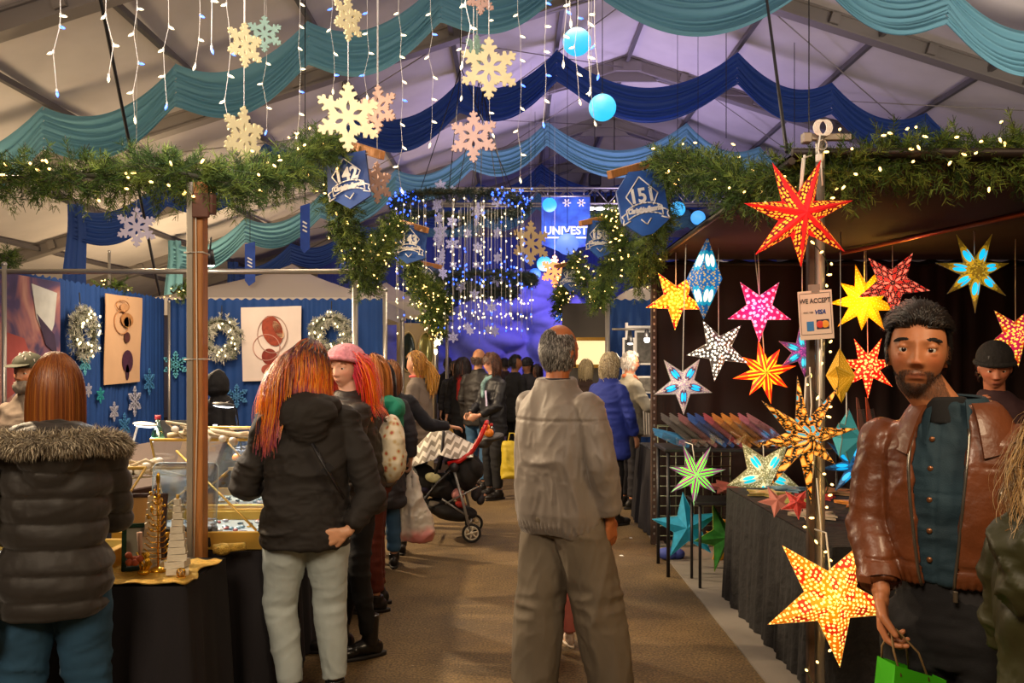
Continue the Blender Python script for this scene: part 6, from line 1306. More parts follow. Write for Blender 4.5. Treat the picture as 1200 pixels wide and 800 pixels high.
    def eyes(s, open_=.5):
        for sd in (-1, 1):
            c = s.hc+np.array((sd*.032, .0675, -.001))*s.k@s.HR.T; mb = MB(); mb.ell(c, (.0122*s.k,)*3, s.HR, 16, 12); e = mb.build('eye', mat('eye_white', '#d8cfc4', .25), s.root)
            mb = MB(); ci = c+np.array((0, .0098, -.001))*s.k@s.HR.T; mb.ell(ci, (.0064*s.k, .0030*s.k, .0064*s.k), s.HR, 14, 8); mb.build('iris', mat('iris_dark', '#1d120c', .15), e)
    def part(s, name, mb, m, vox=None, smooth=2, disp=None, col=None, parent=None):
        me, P = fuse(mb, vox or s.vox, smooth, disp, name)
        if col is not None: paint(me, col(P))
        me.materials.append(m); return link(name, me, parent or s.root)
    def top(s, m, name='jacket', hem=.80, w=1.0, sec=None, sleeve=(.064, .056, .045), folds_=.012, cuff=.03, hood=False, collar=.0, vox=None, fr=(6, 6, 13), disp=None, seed=0, neck=1.50, col=None, flare=0.0, extra=None, puff=None):
        k = s.k; mb = MB(); bw = s.bw*w
        sec = sec or [(hem, .172+flare, .135+flare), (hem+.04, .180+flare, .142+flare), (.98, .172, .138), (1.10, .160, .130), (1.24, .170, .130), (1.33, .174, .118), (1.39, .160, .102), (1.43, .122, .088), (1.465, .086, .076), (neck, .070, .068)]
        mb.loft([(s.off(z)[0]*k, s.off(z)[1]*k, z*k, rx*k*bw, ry*k*bw) for z, rx, ry in sec], 32, pw=2.3)
        for sd, arm in ((-1, s.la), (1, s.ra)):
            sh = s.shoulder(sd)*k; e, w_ = s.P(arm[0]), s.P(arm[1]); w_ = w_+(e-w_)*cuff/.25; mid = (sh+e)/2
            q = [sleeve[0]*k*s.bw, lerp(sleeve[0], sleeve[1], .5)*k*s.bw*1.03, sleeve[1]*k*s.bw, lerp(sleeve[1], sleeve[2], .5)*k*1.02, sleeve[2]*k]; P = [sh, mid, e, (e+w_)/2, w_]
            for i in range(4): mb.tube([P[i], P[i+1]], [q[i], q[i+1]], 18)
            for p, r in zip(P[:-1], q[:-1]): mb.ell(p, (r, r, r), seg=18, rings=12)
            mb.ell((sh+np.array((-sd*.075, 0, .030))*k), (.095*k, .068*k, .042*k), Ry(sd*.32))
        if hood:
            o = s.off(1.42); c = np.array((o[0], o[1]-.115, 1.405)); mb.ell(c*k, (.135*k, .070*k, .085*k), Rx(.25)); mb.ell((c+(0, -.02, -.055))*k, (.10*k, .055*k, .09*k), Rx(.1)); mb.ell((c+(0, .03, .055))*k, (.12*k, .06*k, .05*k))
            for sd in (-1, 1): mb.ell((c+(sd*.10, .07, .035))*k, (.05*k, .07*k, .045*k))
        if collar: o = s.off(1.49); mb.loft([(o[0]*k, o[1]*k, 1.46*k, .095*k, .09*k), (o[0]*k, (o[1]+.003)*k, (1.47+collar)*k, .078*k, .076*k)], 26)
        if extra: extra(mb, k)
        e_l, e_r = s.P(s.la[0]), s.P(s.ra[0])
        def D(P, N_):
            v = folds(P/k, folds_*k, fr, seed)
            for e in (e_l, e_r): v = v+folds_*.9*np.exp(-(np.linalg.norm(P-e, axis=1)/(.09*k))**2)*(ridged((P-e)*np.array((9, 9, 24))+seed)-.6)
            if disp: v = v+disp(P, N_)
            return v
        s.topo = s.part(name, mb, m, vox, 2, D, col); return s.topo
    def pants(s, m, name='trousers', w=1.0, r=(.098, .070, .058), folds_=.008, hem=.05, vox=None, seed=3, fr=(5, 5, 16), waist=1.0, col=None, disp=None, seat=1.0):
        k = s.k; mb = MB(); mb.loft([(0, 0, .80*k, .13*k*w, .10*k*w), (0, -.006*k, .88*k, .160*k*w, .125*k*w*seat), (0, 0, .96*k, .152*k*w, .118*k*w), (0, 0, waist*k+.02, .140*k*w, .108*k*w)], 28)
        for sd in (-1, 1):
            h_, kn, an = [s.P(q) for q in s.legs[sd]]; an = an+(kn-an)*hem/.42
            P = [h_+(0, 0, -.02*k), (h_+kn)/2, kn, kn*.55+an*.45, an]; q = [r[0]*k*w, lerp(r[0], r[1], .45)*k*w, r[1]*k*w, lerp(r[1], r[2], .35)*k*w*1.05, r[2]*k*w]
            for i in range(4): mb.tube([P[i], P[i+1]], [q[i], q[i+1]], 20)
            for p, r_ in zip(P[:-1], q[:-1]): mb.ell(p, (r_, r_, r_), seg=18, rings=12)
            if seat > 1: mb.ell(h_+np.array((0, -.045, -.01))*k, (.080*k*w, .062*k*w, .085*k*w))
        kk = [s.P(s.legs[a][1]) for a in (-1, 1)]
        def D(P, N_):
            v = folds(P/k, folds_*k, fr, seed)
            for e in kk: v = v+folds_*1.1*np.exp(-((P[:, 2]-e[2])/(.10*k))**2)*(ridged((P-e)*np.array((8, 8, 17))+seed)-.5)
            return v+(disp(P, N_) if disp else 0)
        o = s.part(name, mb, m, vox, 2, D, col); return o
    def shoes(s, m, name='shoe', boot=0.0, sole='#1a1614', L=1.0):
        k = s.k
        for sd in (-1, 1):
            an = s.P(s.legs[sd][2]); mb = MB(); z0 = .0; yaw = sd*-.12
            def q(p, r): mb.ell(np.array((an[0], an[1], 0))+Rz(yaw)@(np.array(p)*k), [a*k for a in r], Rz(yaw), 16, 10)
            q((0, .125*L, .040), (.045, .075, .036)); q((0, .03, .055), (.042, .09, .048)); q((0, -.035, .05), (.037, .045, .05)); mb.tube([an+np.array((0, 0, -.02))*k, an+np.array((0, -.005, .03+boot))*k], [.046*k, .05*k], 14)
            o = s.part(name, mb, m, .007, 2); mb = MB()
            out = [(.045*math.cos(t)*(1 if math.sin(t) > 0 else .85), .045+.145*L*math.sin(t)) for t in np.linspace(0, 2*PI, 28, endpoint=False)]
            V = np.array([(an[0], an[1], 0)+Rz(yaw)@(np.array((a, b, z))*k) for z in (.0, .022) for a, b in out]); n = len(out)
            mb.add(V, [(i, (i+1) % n, n+(i+1) % n, n+i) for i in range(n)]); mb.ch.append((np.zeros((0, 3)), np.array([list(range(n))[::-1]]), 0, None, None, False)); mb.ch.append((np.zeros((0, 3)), np.array([list(range(n, 2*n))]), 0, None, None, False)); mb.build('sole', mat('sole'+sole[1:], sole, .7), o)
    def hair(s, colf, n=900, L=.3, L2=None, allow=None, grav=.6, width=.004, steps=12, vol=.012, curl=0.0, curlf=60, coll=(), out=1.0, seed=0, name='hair', start_dir=None, cap=True, capcol=None, tip=.25, jitter=.25, lenf=None):
        k = s.k; r = np.random.default_rng(seed+77); N0 = n*6; d = r.normal(0, 1, (N0, 3)); d /= np.linalg.norm(d, axis=1)[:, None]
        allow = allow or (lambda d: ((d[:, 2] > .62) & (d[:, 1] < .80)) | ((d[:, 1] < .15) & (d[:, 2] > -.55)))
        d = d[allow(d)][:n]; n = len(d); rad = np.array((.079*HW[0], .101, .123))
        def shape(dd, ex=0): q = dd*(rad+ex); lw = np.clip(-q[:, 2]/.12, 0, 1); q = q.copy(); q[:, 0] *= 1-.30*lw**1.7; q[:, 1] = np.where(q[:, 1] < 0, q[:, 1]*(1-.42*lw**1.4), q[:, 1]*.93); return q
        root = shape(d)@s.HR.T*k+s.hc
        nrm = d@s.HR.T
        if start_dir is None:
            g_ = np.array((0, -.25, -1.0)); tang = g_-d*(d@g_)[:, None]; tang += np.stack([d[:, 0]*.9, (d[:, 1]+.1)*.6, 0*d[:, 0]], 1)*np.clip(d[:, 2], 0, 1)[:, None]; tang = tang/(np.linalg.norm(tang, axis=1)[:, None]+1e-9)@s.HR.T
        else: tang = start_dir(d)@s.HR.T
        v = nrm*.16*out+tang+r.normal(0, jitter, (n, 3))*.3; v /= np.linalg.norm(v, axis=1)[:, None]
        ln = L*r.uniform(.8, 1.05, n)*k
        if lenf: ln = ln*lenf(d)
        seg = ln/steps; H = [root]; p = root.copy(); ph = r.uniform(0, 6.28, n); cA = r.normal(0, 1, (n, 3))
        cl = [(np.zeros(3), None)]
        for i in range(steps):
            v = v+np.array((0, 0, -1))*grav*(.16+.5*(i+1)/steps)
            if curl: v = v+curl*np.stack([np.cos(ph+i*curlf), np.sin(ph+i*curlf), np.cos(ph*1.7+i*curlf*.8)*.5], 1)
            v = v/np.linalg.norm(v, axis=1)[:, None]; p = p+v*seg[:, None]
            q = (p-s.hc)@s.HR/(rad*k+vol*k*(.4+1.2*(ph/6.28))[:, None]); m_ = np.linalg.norm(q, axis=1); ins = m_ < 1
            if ins.any(): q2 = q[ins]/m_[ins][:, None]; p[ins] = (q2*(rad*k+vol*k*(.4+1.2*(ph/6.28))[ins][:, None]))@s.HR.T+s.hc
            for (c, rr_) in coll:
                c = np.array(c)*k; rr2 = np.array(rr_)*k; q = (p-c)/rr2; m_ = np.linalg.norm(q, axis=1); ins = m_ < 1
                if ins.any(): p[ins] = c+q[ins]/m_[ins][:, None]*rr2
            H.append(p.copy())
        H = np.stack(H, 0); nn = H.shape[0]; T = np.gradient(H, axis=0); T /= np.linalg.norm(T, axis=2)[..., None]+1e-9
        c_out = H-s.hc; c_out[..., 2] *= .3; sd = np.cross(T, c_out); sd /= np.linalg.norm(sd, axis=2)[..., None]+1e-9; up_ = np.cross(sd, T)
        w = width*k*r.uniform(.6, 1.3, n)[None, :]*np.linspace(1, tip, nn)[:, None]**.7
        A = H+sd*w[..., None]; B = H-sd*w[..., None]; C_ = H+up_*w[..., None]*.6
        V = np.stack([A, C_, B], 2).transpose(1, 0, 2, 3).reshape(-1, 3); base = np.arange(n)[:, None]*nn*3
        F = []
        for i in range(nn-1):
            for j in (0, 1): F.append(np.concatenate([base+i*3+j, base+i*3+j+1, base+(i+1)*3+j+1, base+(i+1)*3+j], 1))
        F = np.concatenate(F); Cc = colf(d, np.linspace(0, 1, nn), r)   # (n, nn, 3)
        Cc = np.repeat(Cc[:, :, None, :], 3, axis=2).reshape(-1, 3); Cc = np.c_[np.clip(Cc, 0, 1), np.ones(len(Cc))]
        mb = MB(); mb.add(V, F, 0, Cc)
        if cap:
            t = np.linspace(0, 2*PI, 40, endpoint=False); pz = np.linspace(0, PI*.80, 24); Pp, Tt = np.meshgrid(pz, t, indexing='ij'); dd = np.stack([np.sin(Pp)*np.cos(Tt), np.sin(Pp)*np.sin(Tt), np.cos(Pp)], -1).reshape(-1, 3)
            q = shape(dd, .0025); pos = q@s.HR.T*k+s.hc; ok = allow(dd); F2 = [(i*40+j, (i+1)*40+j, (i+1)*40+(j+1) % 40, i*40+(j+1) % 40) for i in range(23) for j in range(40)]
            F2 = [f for f in F2 if ok[list(f)].all()]
            cc = capcol or tuple(np.clip(colf(np.array([[0, -1, .2]]), np.array([0.0]), r)[0, 0]*.6, 0, 1)); 
            if F2: mb.add(pos, F2, 0, (*cc, 1))
        o = mb.build(name, hair_mat(), s.root); return o
def hc(*cols, var=.25, tipc=None):
    cs = np.array([rgb(c)[:3] for c in cols])
    def f(d, t, r):
        n = len(d); i = r.integers(0, len(cs), n); c = cs[i][:, None, :]*(1+var*r.normal(0, .5, (n, 1, 1))); c = np.repeat(c, len(t), axis=1)
        if tipc is not None: tc = np.array(rgb(tipc)[:3]); q = np.clip((t-.5)*2, 0, 1)[None, :, None]; c = c*(1-q)+tc*q
        return c
    return f
def hemi(d): return ((d[:, 2] > .55) & (d[:, 1] < .78)) | ((d[:, 1] < .18) & (d[:, 2] > -.5))
def short_allow(d): return ((d[:, 2] > .58) & (d[:, 1] < .72)) | ((d[:, 1] < .10) & (d[:, 2] > -.45))
def swept(d): return np.stack([d[:, 0]*.6, -np.ones(len(d))*.8, -.15+0*d[:, 0]], 1)
def fur(s, path, R, n, L, cols, name='fur_trim', seed=0, width=.0016, parent=None):
    r = np.random.default_rng(seed); P, _ = path_sample([np.array(p)*s.k for p in path], 60); t = r.random(n)*58.9; i0 = t.astype(int); f = (t-i0)[:, None]; c = P[i0]*(1-f)+P[i0+1]*f; T = P[i0+1]-P[i0]; T /= np.linalg.norm(T, axis=1)[:, None]
    d = r.normal(0, 1, (n, 3)); d -= T*(d*T).sum(1)[:, None]; d /= np.linalg.norm(d, axis=1)[:, None]; a = c+d*R*.75; dr = d+r.normal(0, .45, (n, 3))+np.array((0, 0, -.35)); dr /= np.linalg.norm(dr, axis=1)[:, None]; L_ = L*r.uniform(.6, 1.2, (n, 1)); m_ = a+dr*L_*.5; dr2 = dr+np.array((0, 0, -.5)); dr2 /= np.linalg.norm(dr2, axis=1)[:, None]; b = m_+dr2*L_*.5
    sd = np.cross(dr, r.normal(0, 1, (n, 3))); sd /= np.linalg.norm(sd, axis=1)[:, None]; V = np.stack([a-sd*width, a+sd*width, m_+sd*width*.8, m_-sd*width*.8, b], 1).reshape(-1, 3); base = np.arange(n)[:, None]*5
    cs = np.array([rgb(x)[:3] for x in cols]); C = np.repeat(cs[r.integers(0, len(cs), n)]*r.uniform(.75, 1.2, (n, 1)), 5, axis=0); C = np.c_[np.clip(C, 0, 1), np.ones(len(C))]
    mb = MB(); mb.add(V, np.concatenate([base+0, base+1, base+2, base+3], 1), 0, C, sm=False); mb.ch.append((np.zeros((0, 3)), np.concatenate([base+3, base+2, base+4], 1), 0, None, None, False)); mb.tube(P, R*.85, 10, col=(*(cs[0]*.7), 1))
    return mb.build(name, hair_mat('fur', .8), parent or s.root)
def brows(s, col='#1a110b', n=70, thick=.003, lift=0.0):
    for sd in (-1, 1):
        r = np.random.default_rng(5+sd); mb = MB()
        for i in range(n):
            t = i/n; x = sd*(.014+.036*t); z = .019+.007*math.sin(t*2.6)-lift*t*.004+r.normal(0, .0016); y = .0845-.018*t**2+.0*t; p = np.array((x, y+.0015, z)); q = p+np.array((sd*.009, -.002-.004*t, .003-.006*t)); P = [p@s.HR.T*s.k+s.hc, q@s.HR.T*s.k+s.hc]; mb.tube(P, [thick*.32, thick*.12], 4, caps=False)
        mb.build('eyebrow', mat('brow'+col[1:], col, .7), s.root)
M_dkcloth = mat('dark_softshell', '#1e1a18', .8, 0, .2, 200, .08, 6); M_jean_l = mat('light_wash_denim', '#a3adac', .85, 0, .25, 350, .12, 7); M_jean_d = mat('dark_blue_denim', '#1f4560', .85, 0, .25, 350, .18, 6); M_blkcl = mat('black_cloth', '#0e0d0f', .85, 0, .2, 150, .1, 5)
M_shoe = mat('black_leather_shoe', '#120f0e', .35)

# --- woman with auburn hair and fur-hooded puffer coat
M_puff = mat('dark_olive_puffer', '#1f1a16', .62, 0, .35, 45, .12, 8, sheen=.2)
def puffd(h, amp, seed=0):
    def D(P, N_):
        z = P[:, 2]+.012*(vnoise(P*5+seed)-.5)+.01*np.sin(P[:, 0]*6); c = np.abs(np.sin(PI*z/h)); cr = np.abs(np.sin(PI*(P[:, 0]*1+P[:, 1]*.6)/.16+np.floor(z/h)*1.3))
        return amp*(c**.5-.75)+amp*.25*(cr**.4-.7)+.007*(ridged(P*np.array((14, 14, 9))+seed)-.5)
    return D
f = Fig(64, 3.02, 20, 1.64, 'woman with straight auburn hair in a dark quilted coat with grey fur hood', la=[(-.25, .10, 1.10), (-.20, .33, 1.02)], ra=[(.20, .13, 1.10), (.08, .34, 1.05)], head=(-10, -6, 0), tone='#c98f6c', near=False, vox=.012, shw=.18, lk=(-.115, .02, .5), rk=(.11, .03, .5))
f.body(); f.top(M_puff, 'quilted_coat', hem=.77, w=1.14, sleeve=(.070, .062, .05), folds_=.005, hood=True, vox=.008, disp=puffd(.088, .016), seed=2, collar=.02,
    sec=[(.775, .150, .13), (.80, .165, .145), (.95, .178, .15), (1.02, .150, .128), (1.10, .158, .130), (1.24, .172, .135), (1.34, .175, .122), (1.40, .155, .105), (1.45, .10, .085), (1.50, .075, .07)])
f.pants(M_jean_d, 'jeans', w=1.08, r=(.10, .075, .06), vox=.011, seat=1.1); f.shoes(M_shoe)
fur(f, [(-.20, .10, 1.36), (-.235, -.02, 1.40), (-.17, -.14, 1.43), (-.06, -.20, 1.425), (.06, -.20, 1.425), (.17, -.14, 1.43), (.235, -.02, 1.40), (.20, .10, 1.36)], .036, 9000, .034, ['#8a8070', '#b4a890', '#6c6256', '#d0c4ac'], seed=1)
f.hair(hc('#7a3f14', '#86481a', '#6a3511', '#90561f', var=.15), n=4200, L=.31, allow=hemi, grav=2.6, width=.0019, vol=.003, out=.1, coll=[((0, -.02, 1.25), (.10, .14, .17))], seed=3, jitter=.12, tip=.5)
fA = f
mb = MB(); P = [np.array(p) for p in ((-.155, .02, 1.46), (-.175, -.10, 1.30), (-.20, -.16, 1.05), (-.23, -.15, .86))]; mb.tube([f.world(p*f.k) for p in P], .012, 8, flat=.35); r = empty('shoulder_bag', (0, 0, 0)); tag(r, 'black quilted shoulder bag on a strap at the side of the fur hooded coat', 'bag'); mb.build('strap', M_black, r)
c = f.world(np.array((-.27, -.12, .84))*f.k); mb = MB(); mb.ell(c, (.09, .06, .12)); mb.ell(c+Vector((0, 0, -.05)), (.10, .07, .10)); me, _ = fuse(mb, .01, 2, lambda P, N_: folds(P, .014, (8, 8, 9), 4)); me.materials.append(M_puff); link('bag_body', me, r)
mb = MB(); mb.tube([c+Vector((.06*math.cos(t), -.06, .05+.06*math.sin(t))) for t in np.linspace(0, PI, 14)], .008, 6); mb.build('handle', mat('grey_strap', '#a09c94', .5), r)

# --- colourful haired woman in black jacket and pale jeans
f = Fig(360, 3.98, 14, 1.70, 'woman with purple and orange hair in a black hooded jacket and pale jeans', lean=(.0, .03), la=[(-.29, .06, 1.06), (-.20, .30, 1.02)], ra=[(.30, -.06, 1.02), (.185, -.15, .865)], rh=dict(d=(-.95, -.05, -.25), n=(.1, 1, .1), curl=.45), head=(-6, -12, 10), hoff=(.0, .03), tone='#cf9a78', near=True, vox=.010, shw=.178,
        lk=(-.125, .03, .50), rk=(.105, .02, .50), lf=(-.07, -.04, .09), rf=(.13, -.02, .09))
f.body()
f.top(M_dkcloth, 'hooded_jacket', hem=.79, w=1.17, sleeve=(.068, .060, .046), folds_=.020, hood=True, vox=.0075, seed=5, cuff=.035, collar=.03, fr=(5, 5, 10))
f.pants(M_jean_l, 'jeans', w=1.10, r=(.106, .068, .050), vox=.008, folds_=.007, seat=1.15, seed=8, fr=(7, 7, 8)); f.shoes(mat('black_boot', '#131110', .3), 'boot', .02)
def rainbow(d, t, r):
    n = len(d); base = np.array([rgb('#120c10')[:3], rgb('#2c1020')[:3], rgb('#5c1c48')[:3], rgb('#a8481c')[:3]]); tipc = np.array([rgb('#f08a14')[:3], rgb('#e0620c')[:3], rgb('#7a2450')[:3], rgb('#e89a1c')[:3], rgb('#d8701c')[:3]])
    zone = np.clip(vnoise(d*3.4+2)-.28*(d[:, 0]+.15), 0, 1); i = np.clip((zone*5.2-.9).astype(int), 0, 3); j = r.integers(0, 5, n); j = np.where(zone < .35, np.where(r.random(n) < .7, 0, 1), j); q = np.clip((t-.16)*3, 0, 1)[None, :, None]; c = base[i][:, None, :]*(1-q)+tipc[j][:, None, :]*q
    e = np.clip((t-.80)*5, 0, 1)[None, :, None]; pur = np.array(rgb('#8c2c64')[:3]); c = c*(1-e*.8)+pur*e*.8; return c*(1+.2*r.normal(0, .5, (n, 1, 1)))
f.hair(rainbow, n=5600, L=.45, lenf=lambda d: np.where(d[:, 0] < -.30, 1.0, .62)*np.where(d[:, 0] < -.30, 1, .66+.34*np.clip(d[:, 2], -1, 1)), allow=hemi, grav=.95, width=.0018, vol=.016, coll=[((0, -.03, 1.27), (.17, .19, .17))], seed=9, curl=.17, curlf=.8, tip=.4, jitter=.2, start_dir=lambda d: np.stack([d[:, 0]*.8-.55, d[:, 1]*.6-.35, np.full(len(d), -.75)], 1), capcol=(.02, .012, .02))
mb = MB(); k = f.k
for (a, b, c_) in ((.045, -.118, .80), (-.09, -.118, .84)): pass
mb.tube([(.02, -.185, 1.25), (.09, -.20, 1.12), (.16, -.185, 1.00)], .022, 8, flat=.3); mb.box((.085, -.205, 1.135), (.05, .012, .035), Ry(-.9)); mb.build('bag_strap', M_black, f.root)
for q in ((-.10, -.15, .765),): pass

# --- woman in pink knitted hat
f = Fig(420, 4.72, 112, 1.70, 'woman in a pink knitted hat with long orange and pink hair', lean=(0, .05), head=(46, -4, 0), tone='#d9a688', near=False, detail=True, vox=.010, la=[(-.22, .10, 1.14), (-.10, .30, 1.12)], ra=[(.22, .12, 1.12), (.12, .32, 1.10)], lf=(-.07, -.05, .09), rf=(.10, .08, .09))
f.body(); f.top(mat('taupe_brown_jacket', '#2b231d', .6, 0, .3, 60, .1, 5), 'jacket', hem=.82, w=1.08, sleeve=(.068, .06, .048), folds_=.008, vox=.009, seed=14, disp=puffd(.07, .009, 3), collar=.02)
f.pants(M_blkcl, 'leggings', w=.92, r=(.09, .062, .046)); f.shoes(mat('black_boot', '#131110', .3), 'boot', .12)
def fire(d, t, r):
    n = len(d); a = np.array([rgb(x)[:3] for x in ('#e8480c', '#f0640c', '#f58414', '#e0304c')]); c = a[r.integers(0, 4, n)][:, None, :]; q = np.clip((.35-t)*3, 0, 1)[None, :, None]; return (c*(1-q)+np.array(rgb('#d0304c')[:3])*q)*(1+.15*r.normal(0, .5, (n, 1, 1)))
f.hair(fire, n=1500, L=.40, allow=lambda d: (d[:, 1] < .30) & (d[:, 2] > -.35) & (d[:, 2] < .75), grav=.8, width=.003, vol=.024, coll=[((0, -.02, 1.28), (.22, .17, .17))], seed=15, curl=.12, curlf=1.1)
brows(f, '#8a4a20', 30)
def hat(s, m, drop=.0, R=(.092, .115, .095), up=.045, brim=True, pitch=-.25, slouch=0.0, name='knitted_hat', disp=None):
    c = s.hc+np.array((0, -.012, up))*s.k@s.HR.T; R_ = s.HR@Rx(pitch); mb = MB(); V = []; n = 40; rings = 16
    P, T = np.meshgrid(np.linspace(0, PI*.56, rings), np.linspace(0, 2*PI, n, endpoint=False), indexing='ij'); rr_ = 1+.018*np.sin(T*16)*(np.sin(P) > .3)
    for s_ in (1, .93): G = np.stack([np.sin(P)*np.cos(T)*R[0]*rr_*s_, np.sin(P)*np.sin(T)*R[1]*rr_*s_-slouch*np.cos(P), np.cos(P)*R[2]*s_], -1)*s.k; mb.grid(G@R_.T+c, wrap=True)
    if brim: mb.tube([c+R_@(np.array((R[0]*1.0*math.cos(t), R[1]*1.0*math.sin(t), -.018))*s.k) for t in np.linspace(0, 2*PI, 36, endpoint=False)], .014*s.k, 8, closed=True)
    return mb.build(name, m, s.root)
hat(f, mat('pink_knit', '#d98c94', .9, 0, .9, 60, .2, 40, bdist=.01), R=(.103, .125, .095), slouch=.03, pitch=.28)
# patterned backpack
p = f.world(np.array((0, -.19, 1.17))*f.k); r = empty('backpack', p, f.rz); tag(r, 'cream floral backpack on the woman in the pink hat', 'backpack'); mb = MB(); mb.ell((0, 0, 0), (.13, .07, .18)); mb.ell((0, 0, -.08), (.13, .085, .12)); me, _ = fuse(mb, .01, 2, lambda P, N_: folds(P, .012, (7, 7, 9), 6)); m, nt, b = nm('floral_cloth'); tc = N(nt, 'ShaderNodeTexCoord'); vn = N(nt, 'ShaderNodeTexVoronoi', i_Scale=26.0); Lk(nt, tc.outputs['Object'], vn.inputs['Vector']); Lk(nt, ramp(nt, vn.outputs['Distance'], [(.18, '#b0523c'), (.3, '#c8b07c'), (.5, '#d8ccb0')]), b.inputs['Base Color']); me.materials.append(m); link('bag_body', me, r)
for sx in (-1, 1): mb = MB(); mb.tube([(sx*.08, .05, .15), (sx*.11, .12, .24), (sx*.11, .26, .24), (sx*.11, .31, .08)], .014, 8, flat=.4); mb.build('shoulder_strap', mat('grey_tweed', '#6c6a64', .9, 0, .4, 90, .4, 50), r)

# --- further shoppers at the jewellery table
def simple(px, Y, rz, h, label, jac, trou, hairc, tone='#c99372', hem=.80, L=.10, sh='#171311', allow=short_allow, sd=0, flare=0, w=1.05, pr=(.095, .066, .055), hood=False, n=700, hair_kw=None, **kw):
    f = Fig(px, Y, rz, h, label, tone=tone, vox=.016, **kw); f.body(); f.top(jac, 'jacket', hem=hem, w=w, vox=.013, folds_=.012, seed=sd, flare=flare, hood=hood, collar=.02); f.pants(trou, 'trousers', r=pr, vox=.014, seed=sd+1); f.shoes(mat('shoe'+sh[1:], sh, .5))
    if hairc: f.hair(hc(*hairc), n=n, L=L, allow=allow, grav=1.5, width=.0045, vol=.012, seed=sd+2, **(hair_kw or {}))
    return f
M_rust = mat('rust_corduroy', '#5c1f0c', .8, 0, .5, 60, .15, 8, stretch=(30, 30, 1)); M_gry = mat('grey_wool', '#4c4642', .9, 0, .4, 90, .1, 5); M_navy = mat('navy_wool', '#14161f', .85, 0, .3, 90, .1, 5); M_char = mat('charcoal_coat', '#262429', .85, 0, .3, 70, .1, 5)
M_blue = mat('blue_jeans', '#34597a', .85, 0, .2, 200, .15, 6)
f = simple(440, 5.62, 95, 1.66, 'shopper in rust corduroy trousers and a teal green hooded top', M_gry, M_rust, ('#b06a2c', '#8a4c1c'), L=.3, allow=hemi, sd=20, hem=.86, la=[(-.22, .10, 1.12), (-.14, .32, 1.05)], ra=[(.22, .08, 1.12), (.16, .30, 1.05)], hair_kw=dict(coll=[((0, 0, 1.28), (.21, .16, .17))]))
mb = MB(); k = f.k; c = np.array((0, -.14, 1.37)); mb.ell(c*k, (.14*k, .06*k, .08*k)); mb.ell((c+(0, -.01, -.10))*k, (.10*k, .045*k, .13*k)); mb.ell((c+(.07, .08, .03))*k, (.09*k, .11*k, .05*k)); mb.ell((c+(0, .1, .05))*k, (.16*k, .12*k, .05*k)); f.part('green_hood', mb, mat('teal_green_jersey', '#0f7a5c', .8, 0, .2, 90, .1, 5), .011, 2, lambda P, N_: folds(P, .02, (7, 7, 8), 2))
f = simple(447, 6.7, 15, 1.62, 'black haired shopper in a long dark coat and blue jeans holding a plastic bag', M_char, M_blue, ('#0c0808', '#140c0c'), L=.30, allow=hemi, sd=24, hem=.52, flare=.02, n=1400, rf=(.11, .03, .09), ra=[(.25, .0, 1.12), (.255, .05, .92)], la=[(-.22, .1, 1.12), (-.15, .3, 1.05)], hair_kw=dict(coll=[((0, 0, 1.28), (.21, .16, .17))], capcol=(.006, .004, .004)), hcurl=1.0)
fG = f
f = simple(490, 8.5, 78, 1.72, 'woman with a blonde ponytail in a grey-brown hooded top beside the stroller', mat('grey_brown_fleece', '#6a5f55', .9, 0, .4, 80, .1, 5), M_char, ('#a8742c', '#c8923c', '#8c5c20'), L=.10, sd=28, hem=.84, n=900, ra=[(.24, -.02, 1.14), (.22, .10, .92)], allow=short_allow, hair_kw=dict(start_dir=lambda d: np.stack([-d[:, 0]*.5, -np.ones(len(d)), .1-d[:, 2]*.4], 1)))
r_ = np.random.default_rng(3); k = f.k; o0 = f.hc+np.array((0, -.10, .0))*k; mb = MB()
for i in range(160):
    a = r_.normal(0, .012, 3); e = np.array((r_.normal(0, .03), -.06+r_.normal(0, .02), -.27+r_.normal(0, .03))); mb.tube([o0+a, o0+a+np.array((0, -.05, -.03)), o0+a*2+e*.55+np.array((0, -.03, 0)), o0+a+e], [.006, .007, .006, .002], 4, caps=False, col=(*(np.array(rgb('#c08a34')[:3])*r_.uniform(.6, 1.3)), 1))
mb.build('ponytail', hair_mat(), f.root)
mb = MB(); mb.tube([f.hc+np.array((.062*math.cos(t), -.01+.066*math.sin(t), -.125))*k for t in np.linspace(0, 2*PI, 22, endpoint=False)], .014, 8, closed=True); mb.build('pink_scarf', mat('coral_pink', '#d9605c', .8), f.root)
f = simple(457, 7.2, 20, 1.63, 'shopper with light brown hair reaching a dark navy sleeve to the stroller', M_navy, M_blkcl, ('#7a4a24', '#96602c', '#5c3518'), L=.22, sd=32, hem=.80, n=900, allow=hemi, ra=[(.36, .02, 1.16), (.60, .12, 1.13)], rh=dict(d=(1, .2, -.1), n=(0, 0, -1), curl=.7))
